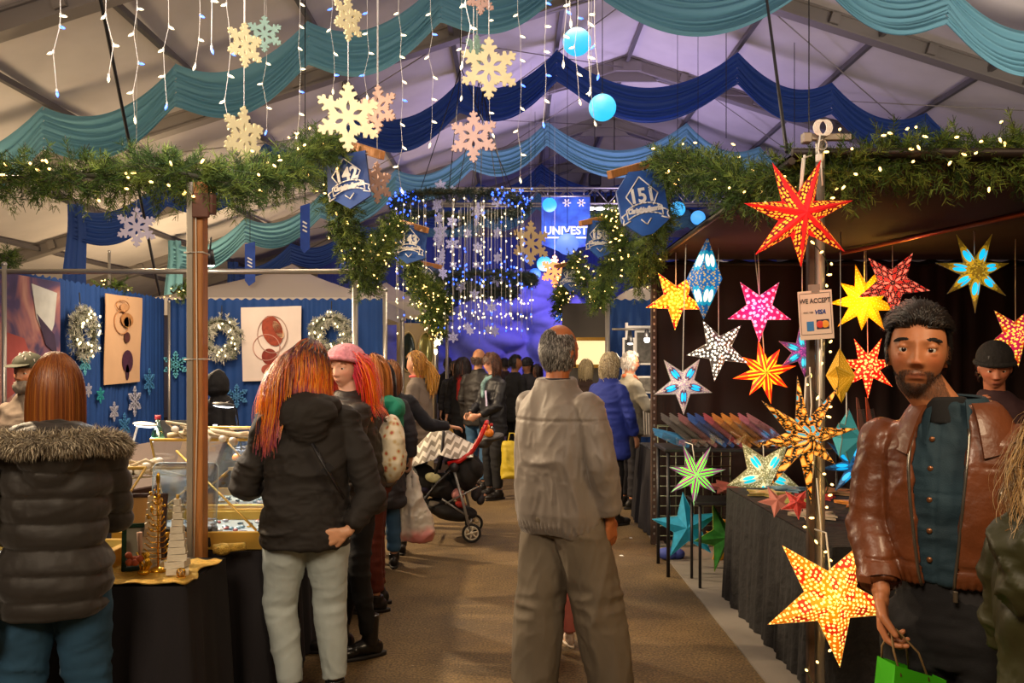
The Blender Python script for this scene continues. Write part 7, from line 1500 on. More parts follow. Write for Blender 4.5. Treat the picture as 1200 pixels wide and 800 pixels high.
# --- group beyond the stroller
f = simple(578, 10.2, 122, 1.73, 'woman with curly brown hair and glasses in a black anorak behind the stroller', mat('black_anorak', '#101016', .55, 0, .3, 50, .1, 5), M_blkcl, ('#4a2a18', '#6a4028', '#321a0e'), L=.12, sd=36, hem=.76, n=1200, tone='#d09a7c', ra=[(.22, .08, 1.12), (.12, .26, 1.02)], la=[(-.22, .08, 1.12), (-.12, .26, 1.02)], head=(-20, 0, 0), hair_kw=dict(curl=.6, curlf=1.4, out=2.0))
k = f.k
def glasses(s, col='#1c1614'):
    mb = MB(); c = s.hc
    for sd in (-1, 1): mb.tube([c+s.HR@(np.array((sd*.032+.024*math.cos(t), .094, .0+.017*math.sin(t)))*s.k) for t in np.linspace(0, 2*PI, 18, endpoint=False)], .0022*s.k, 5, closed=True); mb.tube([c+s.HR@(np.array((sd*.056, .090, .003))*s.k), c+s.HR@(np.array((sd*.080, -.005, .0))*s.k)], .0022*s.k, 5)
    mb.tube([c+s.HR@(np.array((x, .1, .004))*s.k) for x in (-.009, .009)], .002*s.k, 5); mb.build('glasses', mat('spectacles'+col[1:], col, .4), s.root)
glasses(f)
mb = MB(); mb.limb([(.0, .09*k, 1.45*k), (.02, .13*k, 1.38*k), (.0, .14*k, 1.24*k)], [.03*k, .03*k, .03*k]); mb.limb([(-.05*k, .05*k, 1.47*k), (0, .09*k, 1.43*k), (.05*k, .05*k, 1.47*k)], [.03*k, .03*k, .03*k]); f.part('plaid_scarf', mb, mat('mint_plaid', '#6c8c8c', .9, 0, .2, 60, .6, 22), .014)
mb = MB(); mb.box((-.10*k, .155*k, 1.20*k), (.035*k, .008, .22*k), Ry(.15)); mb.build('jacket_stripe', mat('lilac_stripe', '#b8b0d0', .7), f.root)
f = simple(560, 10.9, -35, 1.80, 'bald man in a dark jacket and pale jeans facing away beside the curly haired woman', mat('dark_brown_jacket', '#1a1512', .6, 0, .3, 40, .1, 5), M_blue, ('#4a3a30',), L=.02, sd=40, hem=.80, n=350, tone='#b07852', allow=lambda d: (d[:, 1] < .0) & (d[:, 2] > -.45) & (d[:, 2] < .12), hair_kw=dict(cap=False))
f = simple(543, 12.3, 165, 1.70, 'long haired woman with a bright red scarf carrying a yellow bag down the aisle', M_blkcl, M_blkcl, ('#1c0f0a', '#2c1810'), L=.32, sd=44, hem=.70, n=900, allow=hemi, tone='#c8906c', hair_kw=dict(coll=[((0, 0, 1.28), (.2, .14, .17))]), hcurl=1.0)
mb = MB(); k = f.k; mb.limb([(-.06*k, .04*k, 1.46*k), (0, .11*k, 1.42*k), (.06*k, .04*k, 1.46*k)], [.045*k]*3); mb.limb([(0, .12*k, 1.42*k), (.01, .15*k, 1.28*k), (.0, .15*k, 1.15*k)], [.045*k, .05*k, .05*k]); f.part('red_scarf', mb, mat('red_scarf_wool', '#a01c14', .85), .015, 2, lambda P, N_: folds(P, .01, (9, 9, 9), 1)); fY = f
simple(603, 12.8, -50, 1.74, 'dark haired man in a black coat turned toward the woman in a black beanie', M_blkcl, M_blkcl, ('#120c0a',), L=.05, sd=48, hem=.75, n=400, tone='#a8704c', head=(-40, 0, 0))
f = simple(618, 13.6, 150, 1.70, 'woman in a black beanie and dark coat far down the aisle', M_char, M_blkcl, ('#120c0a',), L=.12, sd=50, hem=.7, n=300, tone='#c8906c'); hat(f, M_blkcl)
simple(630, 13.9, 100, 1.60, 'small far shopper in a dusty rose jacket partly behind the grey jacketed man', mat('dusty_rose', '#6a3440', .85), M_blkcl, ('#2c1810',), L=.2, sd=52, hem=.8, n=300, allow=hemi)
simple(534, 13.8, 170, 1.66, 'far shopper in dark clothes between the post and the red scarf', M_char, M_blkcl, ('#2c1810',), L=.2, sd=54, hem=.75, n=300, allow=hemi)
simple(525, 16.0, 10, 1.72, 'farthest shopper in black at the foot of the snowy scenery', M_blkcl, M_blkcl, ('#1c120c',), L=.06, sd=56, hem=.75, n=200)
simple(592, 16.5, 30, 1.72, 'far shopper in brown before the snowy mountain', mat('dull_brown', '#3c2a20', .85), M_blkcl, ('#1c120c',), L=.06, sd=57, hem=.75, n=200)
# --- right side of the aisle
f = simple(713, 8.55, -48, 1.71, 'person with curly grey-blond hair in a cobalt blue coat, back turned', mat('cobalt_fleece', '#1c2f86', .8, 0, .3, 60, .08, 5), M_blkcl, ('#8a7a58', '#a8966c', '#6c5c42', '#c0b08c'), L=.13, sd=60, hem=.68, w=1.22, n=1700, flare=.01, allow=hemi, ra=[(.27, .02, 1.12), (.24, .14, .90)], hair_kw=dict(curl=.7, curlf=1.5, out=2.2), tone='#c9906c')
f = simple(737, 9.55, -72, 1.74, 'older man with glasses and short grey hair looking at the framed prints', mat('stone_jacket', '#8a8474', .85), M_char, ('#a89c90', '#c0b8b0'), L=.03, sd=64, hem=.82, n=600, tone='#cf8c6a', ra=[(.24, .10, 1.14), (.16, .34, 1.10)], detail=True); glasses(f, '#2c2420')
mb = MB(); k = f.k; mb.limb([(-.07*k, .03*k, 1.47*k), (0, .10*k, 1.43*k), (.07*k, .03*k, 1.47*k), (.03*k, -.07*k, 1.48*k)], [.03*k]*4); f.part('orange_collar', mb, mat('orange_fleece', '#b0562c', .85), .013)
simple(686, 11.0, -30, 1.66, 'grey-blond haired shopper in a brown top behind the blue coat', mat('umber_knit', '#3a281e', .9), M_blkcl, ('#8c7a54', '#a8966c'), L=.14, sd=68, hem=.8, n=700, allow=hemi, hair_kw=dict(curl=.5, curlf=1.4))
# --- man in the grey windbreaker
M_wind = mat('taupe_windbreaker', '#716860', .55, 0, .15, 120, .05, 4, sheen=.2); M_khaki = mat('grey_khaki', '#62584a', .85, 0, .2, 300, .08, 6)
f = Fig(658, 4.0, -44, 1.785, 'man with short grey hair in a taupe windbreaker and khaki trousers, back turned', head=(-8, 2, 0), tone='#9c5c34', near=True, vox=.010, shw=.172, ra=[(.245, -.03, 1.13), (.225, .07, .885)], rh=dict(d=(-.1, .25, -1), n=(-1, 0, 0), curl=.4), la=[(-.25, .08, 1.14), (-.14, .28, 1.08)],
        lean=(-.02, -.01), lk=(-.10, -.03, .50), rk=(.14, .08, .50), lf=(-.10, -.08, .09), rf=(.19, .13, .09))
f.body()
def wd(P, N_):
    k = f.k; z = P[:, 2]/k; v = -.006*np.exp(-((z-1.315-.02*np.abs(P[:, 0]))/.006)**2)*(P[:, 1] < 0); v += .010*np.exp(-((z-.84)/.02)**2)*np.sin(np.arctan2(P[:, 1], P[:, 0])*46)*.5
    pl = np.exp(-((np.abs(P[:, 0]-.0)-.13*k)/.012)**2)*(P[:, 1] < 0)*(z < 1.31)*(z > 1.05); return v-.003*pl
f.top(M_wind, 'windbreaker', hem=.815, w=1.16, sleeve=(.072, .066, .052), folds_=.017, vox=.0075, seed=37, cuff=.03, collar=.035, disp=wd, fr=(7, 7, 3.2), sec=[(.80, .150, .118), (.83, .166, .132), (.90, .182, .148), (1.05, .180, .148), (1.22, .185, .142), (1.33, .178, .124), (1.39, .162, .106), (1.43, .124, .09), (1.465, .088, .08), (1.50, .075, .07)])
f.pants(M_khaki, 'khaki_trousers', w=1.12, r=(.108, .098, .092), folds_=.012, vox=.0085, hem=.01, seed=33, seat=1.1, fr=(8, 8, 3.5)); f.shoes(mat('brown_shoe', '#2c2018', .4))
f.hair(hc('#3c3834', '#6c6862', '#8c8882', '#2c2826', var=.2), n=3600, L=.022, allow=lambda d: (d[:, 1] < .22) & (d[:, 2] > -.55) & ((d[:, 2] < .62) | (d[:, 1] < -.55)), grav=.3, width=.0018, steps=4, vol=.003, seed=70, out=.8, capcol=(.06, .055, .05), jitter=.4)
k = f.k; mb = MB(); mb.tube([f.hc+np.array((.066*math.cos(t), -.012+.066*math.sin(t), -.135))*k for t in np.linspace(-PI, 0, 22)], .010, 8); mb.build('shirt_collar', mat('dark_plaid', '#26242c', .8), f.root)
# --- small child in front of him
f = Fig(0, 0, 20, 1.02, 'small child in pink trousers standing hidden before the man in khaki trousers', loc=(.27, 4.85, 0), tone='#d9a688', vox=.014); f.body(); f.top(mat('dark_child_jacket', '#2c2432', .8), 'jacket', hem=.74, vox=.012); f.pants(mat('rose_trousers', '#a85c54', .8), 'trousers', vox=.012, r=(.10, .085, .075)); f.shoes(mat('child_shoe', '#a89484', .6), sole='#c8bcae', L=1.1); f.hair(hc('#3c2414'), n=400, L=.12, width=.004, allow=hemi)
# --- bearded man in the brown leather jacket
M_lea = mat('brown_leather', '#6a381c', .40, 0, .5, 55, .22, 7, coat=.15, bdist=.004); M_denim = mat('indigo_denim_shirt', '#16303c', .8, 0, .35, 320, .25, 9)
class Fig2(Fig): nvox = .0036
HW[0] = .93
f = Fig2(1119, 2.3, 142, 1.755, 'bearded man with wavy dark hair in a brown leather jacket holding a green bag', head=(11, 3, -3), hoff=(.060, .03), lean=(.018, 0), tone='#b8754c', near=True, vox=.009, shw=.172,
         ra=[(.208, .04, 1.15), (.150, .15, .995)], rh=dict(d=(-.10, .10, -1), n=(-1, -.1, 0), curl=.75), la=[(-.265, -.03, 1.16), (-.165, .10, 1.075)], lh=dict(d=(.8, -.2, -.5), n=(0, -1, 0), curl=.3), build=.96)
def beard_mask(L):
    a = np.abs(L[:, 0]); z = L[:, 2]; y = L[:, 1]
    jaw = np.clip((-.078+.95*(a-.030)-z)/.006, 0, 1)*(a > .026); chin = np.clip((-.086-z)/.004, 0, 1)*(a < .032); mus = np.clip(1-np.abs((z+.0575)+.14*a)/.0075, 0, 1)**.5*(a < .036); side = (a > .026)*(a < .042)*np.clip((-.056-z)/.006, 0, 1)
    low = np.clip((z+.132)/.01, 0, 1); return np.clip(np.maximum.reduce([jaw, chin, mus, side]), 0, 1)*(y > .0)*low
def face_paint(C, L, P):
    m_ = beard_mask(L)[:, None]; C[:, :3] = C[:, :3]*(1-.55*m_)+np.array((.05, .03, .02))*.55*m_; return C
f.body(face_paint)
L = (f.bP-f.hc)@f.HR/f.k; msk = beard_mask(L); r_ = np.random.default_rng(8); idx = np.where((msk > .4) & (np.linalg.norm(L, axis=1) < .17))[0]; idx = np.repeat(idx, 3)[: 30000]
mb = MB(); p = f.bP[idx]+r_.normal(0, .0009, (len(idx), 3)); nn = f.bN[idx]; dr = nn*.35+np.array((0, 0, -1.0))@np.eye(3)*.9+r_.normal(0, .25, (len(idx), 3)); dr /= np.linalg.norm(dr, axis=1)[:, None]; Ls = r_.uniform(.003, .0075, (len(idx), 1)); sd = np.cross(dr, r_.normal(0, 1, (len(idx), 3))); sd /= np.linalg.norm(sd, axis=1)[:, None]
V = np.stack([p-sd*.00028, p+sd*.00028, p+dr*Ls+nn*.0005], 1).reshape(-1, 3); cc = np.repeat(r_.uniform(.5, 1.6, len(idx)), 3)[:, None]*np.array((.020, .012, .008)); mb.add(V, np.arange(len(V)).reshape(-1, 3), 0, np.c_[cc, np.ones(len(cc))], sm=False); mb.build('beard', hair_mat(), f.root)
brows(f, '#140d09', 130, .0052)
f.hair(hc('#120c09', '#1e1510', '#0c0806', '#2c2018', var=.3), n=4200, lenf=lambda d: 1.05-.75*np.abs(d[:, 0]), L=.095, allow=lambda d: (d[:, 2] > .46) & (d[:, 1] < .86), grav=.18, width=.0013, vol=.010, seed=80, out=1.3, start_dir=lambda d: np.stack([d[:, 0]*.35, -.9-.2*d[:, 1], .12+0*d[:, 0]], 1), curl=.14, curlf=.8, jitter=.15, steps=12, capcol=(.012, .008, .006), tip=.4)
f.hair(hc('#120c09', '#1e1510', '#0c0806', var=.3), n=2600, L=.020, allow=lambda d: (d[:, 1] < .24) & (d[:, 2] > -.25) & (d[:, 2] < .72), grav=.4, width=.0014, steps=5, vol=.005, seed=81, out=1.0, capcol=(.014, .010, .008), name='side_hair')
k = f.k
# denim shirt
def shirt_disp(P, N_): return -.004*np.exp(-((P[:, 0]-.02*k)/.003)**2)*(P[:, 1] > 0)-.003*np.exp(-((P[:, 2]-1.26*k)/.004)**2)
mb = MB(); sec = [(1.03, .142, .118), (1.10, .138, .118), (1.22, .150, .122), (1.33, .155, .108), (1.40, .120, .09), (1.46, .078, .072), (1.49, .070, .068)]
mb.loft([(f.off(z)[0]*k, .004*k, z*k, rx*k, ry*k) for z, rx, ry in sec], 40); f.part('denim_shirt', mb, M_denim, .006, 2, lambda P, N_: folds(P, .012, (9, 9, 9), 4)+shirt_disp(P, N_))
mb = MB(); mb.loft([(0, 0, .97*k, .143*k, .112*k), (0, 0, 1.06*k, .146*k, .116*k)], 30); f.part('grey_tshirt', mb, mat('dark_grey_jersey', '#2c2a2c', .85), .007)
mb = MB(); mb.loft([(.02*k, .012*k, 1.44*k, .070*k, .070*k), (.03*k, .016*k, 1.51*k, .060*k, .062*k)], 30); f.part('undershirt', mb, M_blkcl, .005)
for z in (1.40, 1.325, 1.245, 1.165, 1.09):
    mb = MB(); yy = (.004+{1.40: .098, 1.325: .117, 1.245: .128, 1.165: .130, 1.09: .128}[z])*k; mb.ell((.035*k, yy, z*k), (.0075, .004, .0075)); mb.build('shirt_button', mat('bronze_button', '#8a5c3c', .35, .7), f.root)
def collar_sheet(mb, a0, r0, z0, r1, z1, point, th=.006, cy=.01, n=34):
    for sd in (-1, 1):
        G = []
        for i in range(n):
            t = i/(n-1); a = lerp(PI, a0, t); row = []
            for s_ in np.linspace(0, 1, 7):
                fall = math.sin(min(1, s_*1.6)*PI/2); rr_ = lerp(r0, r1, s_); zz = z0+.012*math.sin(s_*PI)-(z0-z1)*s_**1.4; ext = point*max(0, t-.55)/.45*s_
                row.append((sd*math.sin(a)*rr_*k, (cy+math.cos(a)*rr_*.92+ext*.35)*k, (zz-.01*t-ext)*k))
            G.append(row)
        G = np.array(G); c = np.array((0, cy*k, 0)); Nn = np.zeros_like(G); q = G-np.array((0, cy*k, 1.40*k)); Nn = q/np.linalg.norm(q, axis=-1)[..., None]; G2 = G-Nn*th
        mb.grid(G); mb.grid(G2[::-1]); n_, m_ = G.shape[:2]
        for A, B in ((G[0], G2[0]), (G[-1], G2[-1]), (G[:, 0], G2[:, 0]), (G[:, -1], G2[:, -1])): mb.grid(np.stack([A, B], 1))
mb = MB(); collar_sheet(mb, .55, .070, 1.515, .098, 1.45, .055, .005); me = mb.mesh('shirt_collar', M_denim); link('shirt_collar', me, f.root)
# leather jacket: open shell + sleeves
mb = MB(); n = 60; sec = [(1.02, .146, .130, .26), (1.05, .158, .140, .27), (1.12, .164, .142, .31), (1.24, .174, .144, .36), (1.33, .178, .134, .39), (1.39, .166, .114, .42), (1.435, .132, .098, .48), (1.475, .098, .084, .56), (1.495, .086, .080, .62)]
Go, Gi = [], []
for z, rx, ry, ao in sec:
    a = np.linspace(ao+.10, 2*PI-ao+.10, n); pw = 2.25; c_, s_ = np.sin(a), np.cos(a); kk = (np.abs(c_)**pw+np.abs(s_)**pw)**(-1/pw)
    Go.append(np.stack([rx*c_*kk*k, ry*s_*kk*k+.004, np.full(n, z*k)], 1)); Gi.append(np.stack([(rx-.016)*c_*kk*k, (ry-.016)*s_*kk*k+.004, np.full(n, z*k)], 1))
Go, Gi = np.array(Go), np.array(Gi); mb.grid(Go); mb.grid(Gi[::-1])
for A, B in ((Go[0], Gi[0]), (Go[-1], Gi[-1]), (Go[:, 0], Gi[:, 0]), (Go[:, -1], Gi[:, -1])): mb.grid(np.stack([A, B], 1))
for sd, arm in ((-1, f.la), (1, f.ra)):
    sh = f.shoulder(sd)*k; e, w_ = f.P(arm[0]), f.P(arm[1]); w_ = w_+(e-w_)*.08; P = [sh, (sh+e)/2, e, (e+w_)/2, w_]; q = [.066, .062, .058, .053, .046]
    for i in range(4): mb.tube([P[i], P[i+1]], [q[i]*k, q[i+1]*k], 20)
    for p_, r in zip(P[:-1], q[:-1]): mb.ell(p_, (r*k, r*k, r*k), seg=20, rings=14)
    mb.ell(sh+np.array((-sd*.075, 0, .028))*k, (.095*k, .068*k, .042*k), Ry(sd*.32))
def lea(P, N_):
    v = folds(P, .007, (5, 5, 9), 12)
    for e in (f.P(f.la[0]), f.P(f.ra[0]), f.P(f.la[1]), f.P(f.ra[1])): v = v+.008*np.exp(-(np.linalg.norm(P-e, axis=1)/.10)**2)*(ridged((P-e)*np.array((10, 10, 26))+3)-.55)
    z = P[:, 2]/k; v = v-.005*np.exp(-((z-1.075)/.004)**2)*(np.abs(P[:, 0]) < .19); v += .006*np.exp(-((z-1.03)/.02)**2)*np.sin(np.arctan2(P[:, 1], P[:, 0])*50)*.5
    v -= .0035*np.exp(-((z-1.335)/.0035)**2)*(np.abs(P[:, 0]) < .17)*(P[:, 1] > 0); return v
f.part('leather_jacket', mb, M_lea, .0068, 2, lea)
mb = MB(); collar_sheet(mb, .62, .088, 1.505, .158, 1.405, .035, .008, cy=.0); me = mb.mesh('leather_collar', M_lea); link('leather_collar', me, f.root)
# zips, pocket and seams
def on_shell(a, z, ex=.004):
    zs = [q[0] for q in sec]; rx = np.interp(z, zs, [q[1] for q in sec]); ry = np.interp(z, zs, [q[2] for q in sec]); pw = 2.25; c_, s_ = math.sin(a), math.cos(a); kk = (abs(c_)**pw+abs(s_)**pw)**(-1/pw); return np.array(((rx+ex)*c_*kk*k, (ry+ex)*s_*kk*k+.004, z*k))
def ao(z): return np.interp(z, [q[0] for q in sec], [q[3] for q in sec])
for sgn in (1, -1):
    mb = MB(); mb.tube([on_shell((ao(z)+.10) if sgn > 0 else -(ao(z)-.10), z, .002) for z in np.linspace(1.02, 1.43, 24)], .0042, 6); mb.build('front_zip', mat('zip_metal', '#8c8478', .3, .9), f.root)
mb = MB(); mb.tube([on_shell(-(.75+.4*t), 1.285+.01*t, .003) for t in np.linspace(0, 1, 12)], .0035, 6); mb.tube([on_shell(-.73, 1.285, .006), on_shell(-.72, 1.262, .009)], .005, 6); mb.build('chest_zip', MC['zip_metal'], f.root)
mb = MB(); mb.box(on_shell(-(ao(1.02)-.08), 1.005, .006), (.012, .006, .03), bev=.002); mb.build('zip_pull', MC['zip_metal'], f.root)
mb = MB(); G = np.array([[on_shell(-(.70+.55*u), 1.185-.055*v-.012*(u-.5)**2, .010+.004*v) for v in np.linspace(0, 1, 5)] for u in np.linspace(0, 1, 12)]); mb.grid(G); mb.grid((G-np.array((0, .006, 0)))[::-1]); mb.build('pocket_flap', M_lea, f.root)
w_ = f.P(f.ra[1]); e = f.P(f.ra[0]); d = unit(w_-e); mb = MB(); mb.tube([w_-d*.055, w_-d*.02], .056*k, 20, caps=False); mb.box(w_-d*.04+np.array((.02, .052, 0)), (.03, .008, .022), bev=.002); mb.build('cuff_strap', M_lea, f.root)
HW[0] = 1.0
f.pants(mat('black_denim', '#0d0c10', .85, 0, .25, 300, .12, 6), 'black_jeans', r=(.10, .072, .058), waist=1.02, folds_=.010, vox=.009, seed=45); f.shoes(mat('black_boot', '#131110', .3), 'boot', .1)
# green paper gift bag in his hand
hw = f.world(f.P(f.ra[1])+np.array((-.012, .012, -.085))*k); r = empty('gift_bag', (hw.x+.035, hw.y-.03, hw.z-.31), .25); tag(r, 'bright green paper gift bag with a pale label held by the bearded man', 'bag')
mb = MB(); W, D, H = .15, .075, .21; V = [(-W/2, -D/2, 0), (W/2, -D/2, 0), (W/2, D/2, 0), (-W/2, D/2, 0), (-W/2-.004, -D/2, H+.012), (W/2+.006, -D/2, H-.022), (W/2, D/2, H-.022), (-W/2, D/2, H+.012), (W/2+.012, 0, H*.5-.02), (-W/2+.012, 0, H*.5)]
mb.add(V, [(0, 3, 2, 1)]); mb.add(V, [(0, 1, 5, 4), (2, 3, 7, 6)]); mb.add(V, [(1, 2, 8), (2, 6, 8), (6, 5, 8), (5, 1, 8), (0, 9, 3), (3, 9, 7), (7, 9, 4), (4, 9, 0)]); me = mb.mesh('bag_paper', mat('green_paper', '#3fae12', .5, 0, .3, 8, .08, 8, bdist=.01)); me.polygons.foreach_set('use_smooth', [False]*len(me.polygons)); link('bag_paper', me, r).rotation_euler = (0, .12, 0)
mb = MB(); mb.box((-.035, -D/2-.002, H*.64), (.030, .002, .085), Ry(.15)); mb.build('label', mat('pale_kraft_label', '#c8b08c', .6), r)
for y in (-D/2, D/2): mb = MB(); mb.tube([(-.035, y, H-.01), (-.045, y*.6, H+.05), (-.035, 0, H+.10), (-.02, 0, H+.098), (.03, y*.6, H+.04), (.05, y, H-.03)], .0028, 6); mb.build('handle', mat('kraft_cord', '#7c6038', .7), r)
# --- person in olive coat at the picture edge
f = Fig(1262, 1.8, -72, 1.50, 'person with wavy blond hair in an olive green hooded coat at the picture edge', tone='#c8906c', vox=.010, head=(0, -5, 0), la=[(-.24, .06, 1.12), (-.2, .26, 1.05)], ra=[(.24, .08, 1.12), (.18, .3, 1.08)])
f.body(); M_ol = mat('olive_parka', '#35351a', .5, 0, .4, 30, .15, 6); f.top(M_ol, 'parka', hem=.55, w=1.06, sleeve=(.07, .062, .05), folds_=.024, hood=True, vox=.008, seed=51, flare=.02, fr=(7, 7, 6), collar=.02)
f.pants(M_blkcl, 'trousers', vox=.012); f.shoes(M_shoe)
f.hair(hc('#9c7440', '#b8945c', '#7c5a30', '#c8a878'), n=1900, L=.26, allow=hemi, grav=.6, width=.0022, vol=.02, coll=[((0, -.02, 1.28), (.20, .17, .17)), ((0, -.13, 1.39), (.12, .08, .09))], seed=82, curl=.35, curlf=1.0, jitter=.4)
k = f.k; mb = MB(); mb.tube([(-.20*k, -.14*k, 1.36*k), (-.14*k, -.20*k, 1.40*k), (0, -.225*k, 1.40*k), (.14*k, -.18*k, 1.40*k)], .007, 8)
# --- stallholder in a beanie
f = simple(1166, 4.65, 150, 1.70, 'stallholder in a black beanie looking down behind the leather jacketed man', mat('maroon_hoodie', '#2c1014', .85), M_blkcl, ('#120c0a',), L=.03, n=200, sd=90, head=(8, -16, 0), tone='#a8684a', detail=True, ra=[(.24, .06, 1.12), (.12, .22, 1.36)], la=[(-.22, .08, 1.12), (-.10, .24, 1.12)], hoff=(0, .04)); hat(f, mat('black_knit', '#14100e', .9, 0, .9, 60, .2, 40, bdist=.01), R=(.095, .115, .105), up=.045, pitch=.1)
# --- two vendors of the jewellery stall
f = simple(36, 5.3, 172, 1.66, 'bearded vendor in an olive cap standing behind the auburn haired woman', mat('mottled_beige_jacket', '#6a5c50', .85, 0, .3, 30, .35, 9), M_char, ('#8a8078',), L=.03, n=300, sd=92, tone='#b8805c', detail=True)
hat(f, mat('olive_cap', '#2c2c18', .8), R=(.092, .112, .09), up=.045, brim=False, name='cap', pitch=.05); mb = MB(); c = f.hc+np.array((0, .10, .05))*f.k; mb.ell(c, (.075*f.k, .075*f.k, .006*f.k), Rx(-.2)); mb.build('cap_peak', MC['olive_cap'], f.root)
mb = MB(); mb.ell(f.hc+np.array((0, .055, -.09))*f.k, (.055*f.k, .045*f.k, .05*f.k)); f.part('beard', mb, mat('grey_beard', '#6c6258', .9), .01, 2, lambda P, N_: folds(P, .008, (30, 30, 30), 1))
f = simple(255, 7.35, 140, 1.52, 'seated looking vendor bundled in a black hooded coat behind the timber post', mat('black_hooded_coat', '#0c0b0e', .8, 0, .3, 40, .1, 5), M_blkcl, None, sd=94, tone='#b8805c', head=(10, -30, 0), w=1.15)
mb = MB(); k = f.k; mb.ell(f.hc+np.array((0, -.02, .015))*k, (.105*k, .125*k, .14*k)); mb.ell(np.array((0, -.04, 1.44))*k, (.14*k, .12*k, .10*k)); f.part('hood', mb, MC['black_hooded_coat'], .012, 2, lambda P, N_: folds(P, .015, (8, 8, 8), 5))
# ------------------------------------------------------------------ stroller
YS = 7.9
def sp(px, py, dy=0.0): p = at(px, py, YS); return np.array((p.x, YS+dy, p.z))
r = empty('stroller', (X(530, YS), YS, 0)); tag(r, 'black stroller with red handlebar and chevron canopy cover in the aisle', 'stroller'); o0 = np.array((X(530, YS), YS, 0))
M_st = mat('stroller_grey_tube', '#8c8a84', .35, .5); M_stf = mat('stroller_black_fabric', '#14120f', .8, 0, .3, 50, .15, 6); M_red = mat('stroller_red', '#b8140f', .35)
def stp(name, fn, m, par=None): mb = MB(); fn(mb); return link(name, mb.mesh(name, m), par or r)
def TT(mb, pts, rad, **kw): mb.tube([np.array(p)-o0 for p in pts], rad, **kw)
for dy in (-.24, .24):
    stp('rear_leg', lambda mb: TT(mb, [sp(553, 619, dy), sp(546, 590, dy), sp(534, 547, dy)], .013, n=10), M_st)
    stp('front_leg', lambda mb: TT(mb, [sp(536, 541, dy), sp(515, 562, dy), sp(492, 592, dy), sp(484, 618, dy*.8)], .014, n=10), M_black)
    stp('joint', lambda mb: mb.ell(sp(534, 544, dy)-o0, (.045, .03, .045)), M_black)
    for kind, px, py, R in (('rear_wheel', 554, 619.5, .088), ('front_wheel', 484, 623.5, .056)):
        c = sp(px, py, dy if R > .07 else dy*.8)-o0; c[2] = R
        w0 = stp(kind, lambda mb: mb.tube([c+np.array((R*.86*math.cos(t), 0, R*.86*math.sin(t))) for t in np.linspace(0, 2*PI, 36, endpoint=False)], R*.14, 10, closed=True), mat('tyre_rubber', '#15130f', .8))
        def sk(mb):
            mb.tube([c+np.array((R*.68*math.cos(t), 0, R*.68*math.sin(t))) for t in np.linspace(0, 2*PI, 30, endpoint=False)], R*.09, 8, closed=True); mb.ell(c, (R*.2, .03, R*.2))
            for j in range(6): a = j*PI/3+.3; mb.tube([c, c+np.array((R*.68*math.cos(a), -.008, R*.68*math.sin(a)))], [R*.12, R*.07], 6)
        stp('spoked_rim', sk, mat('cream_rim', '#c8bea4', .45) if R > .07 else M_black, w0)
stp('cross_strut', lambda mb: [TT(mb, [sp(524, 586, d), sp(562, 566, d)], .008) for d in (-.2, .2)]+[TT(mb, [sp(520, 580, d), sp(550, 600, d)], .009) for d in (-.22, .22)]+[TT(mb, [sp(553, 606, -.24), sp(553, 606, .24)], .01), TT(mb, [sp(490, 600, -.2), sp(490, 600, .2)], .01)], M_st)
stp('handlebar', lambda mb: [TT(mb, [sp(527, 540, d), sp(540, 537, d), sp(553, 528, d), sp(563, 512, d), sp(570, 496, d)], .021, n=12) for d in (-.22, .22)]+[TT(mb, [sp(570, 496, -.22), sp(571, 494, 0), sp(570, 496, .22)], .018, n=10)], M_red)
def fz(name, fn, m, vox=.014, amp=.012, fr=(6, 6, 8), par=None, seed=1):
    mb = MB(); fn(mb); me, P = fuse(mb, vox, 2, lambda P, N_: folds(P, amp, fr, seed), name); me.materials.append(m); return link(name, me, par or r)
fz('seat_bucket', lambda mb: [mb.ell(sp(497, 562)-o0, (.16, .19, .13), Ry(.5)), mb.ell(sp(518, 570)-o0, (.15, .19, .12), Ry(.3)), mb.ell(sp(545, 552)-o0, (.13, .19, .17), Ry(-.3)), mb.ell(sp(556, 545)-o0, (.06, .18, .13), Ry(-.5))], M_stf, amp=.02)
fz('baby_blanket', lambda mb: [mb.ell(sp(491, 566, -.12)-o0, (.07, .08, .06)), mb.ell(sp(499, 571, -.13)-o0, (.05, .07, .03))], mat('purple_blanket', '#1c1430', .8, var=.8, vscale=30), .01)
stp('carrier_handle', lambda mb: TT(mb, [sp(512, 553, -.2), sp(520, 530, -.22), sp(522, 505, -.2), sp(518, 497, 0), sp(522, 505, .2), sp(512, 553, .2)], .022, n=8, flat=.6), M_black)
stp('seat_badge', lambda mb: mb.ell(sp(510, 556, -.21)-o0, (.075, .02, .045), Ry(.2)), mat('seat_print', '#b8b484', .6, var=.3, vscale=20))
fz('storage_basket', lambda mb: [mb.ell(sp(524, 596)-o0, (.23, .22, .085), Ry(.25)), mb.ell(sp(535, 600)-o0, (.2, .2, .07), Ry(.1))], M_stf, amp=.012)
for c_, px, py, rr_ in (('#0f8c84', 529, 592, (.10, .05, .02)), ('#b8382c', 540, 588, (.05, .05, .03)), ('#c8857c', 537, 577, (.06, .08, .05)), ('#6c6458', 512, 589, (.07, .06, .035))): fz('basket_item', lambda mb: mb.ell(sp(px, py, -.12)-o0, rr_, Ry(.3)), mat('item'+c_[1:], c_, .6), .009, .008, (14, 14, 14))
fz('parent_tray', lambda mb: [mb.ell(sp(576, 512)-o0, (.12, .2, .035), Ry(-.15)), mb.ell(sp(566, 518)-o0, (.08, .18, .05))], mat('stroller_grey_tray', '#3c3a36', .6), .012, .006)
stp('rear_pouch', lambda mb: [mb.ell(sp(558, 578)-o0, (.05, .12, .07)), mb.ell(sp(563, 585)-o0, (.04, .1, .05))], mat('pouch_dark', '#1f1a1a', .8, var=.4, vscale=20))
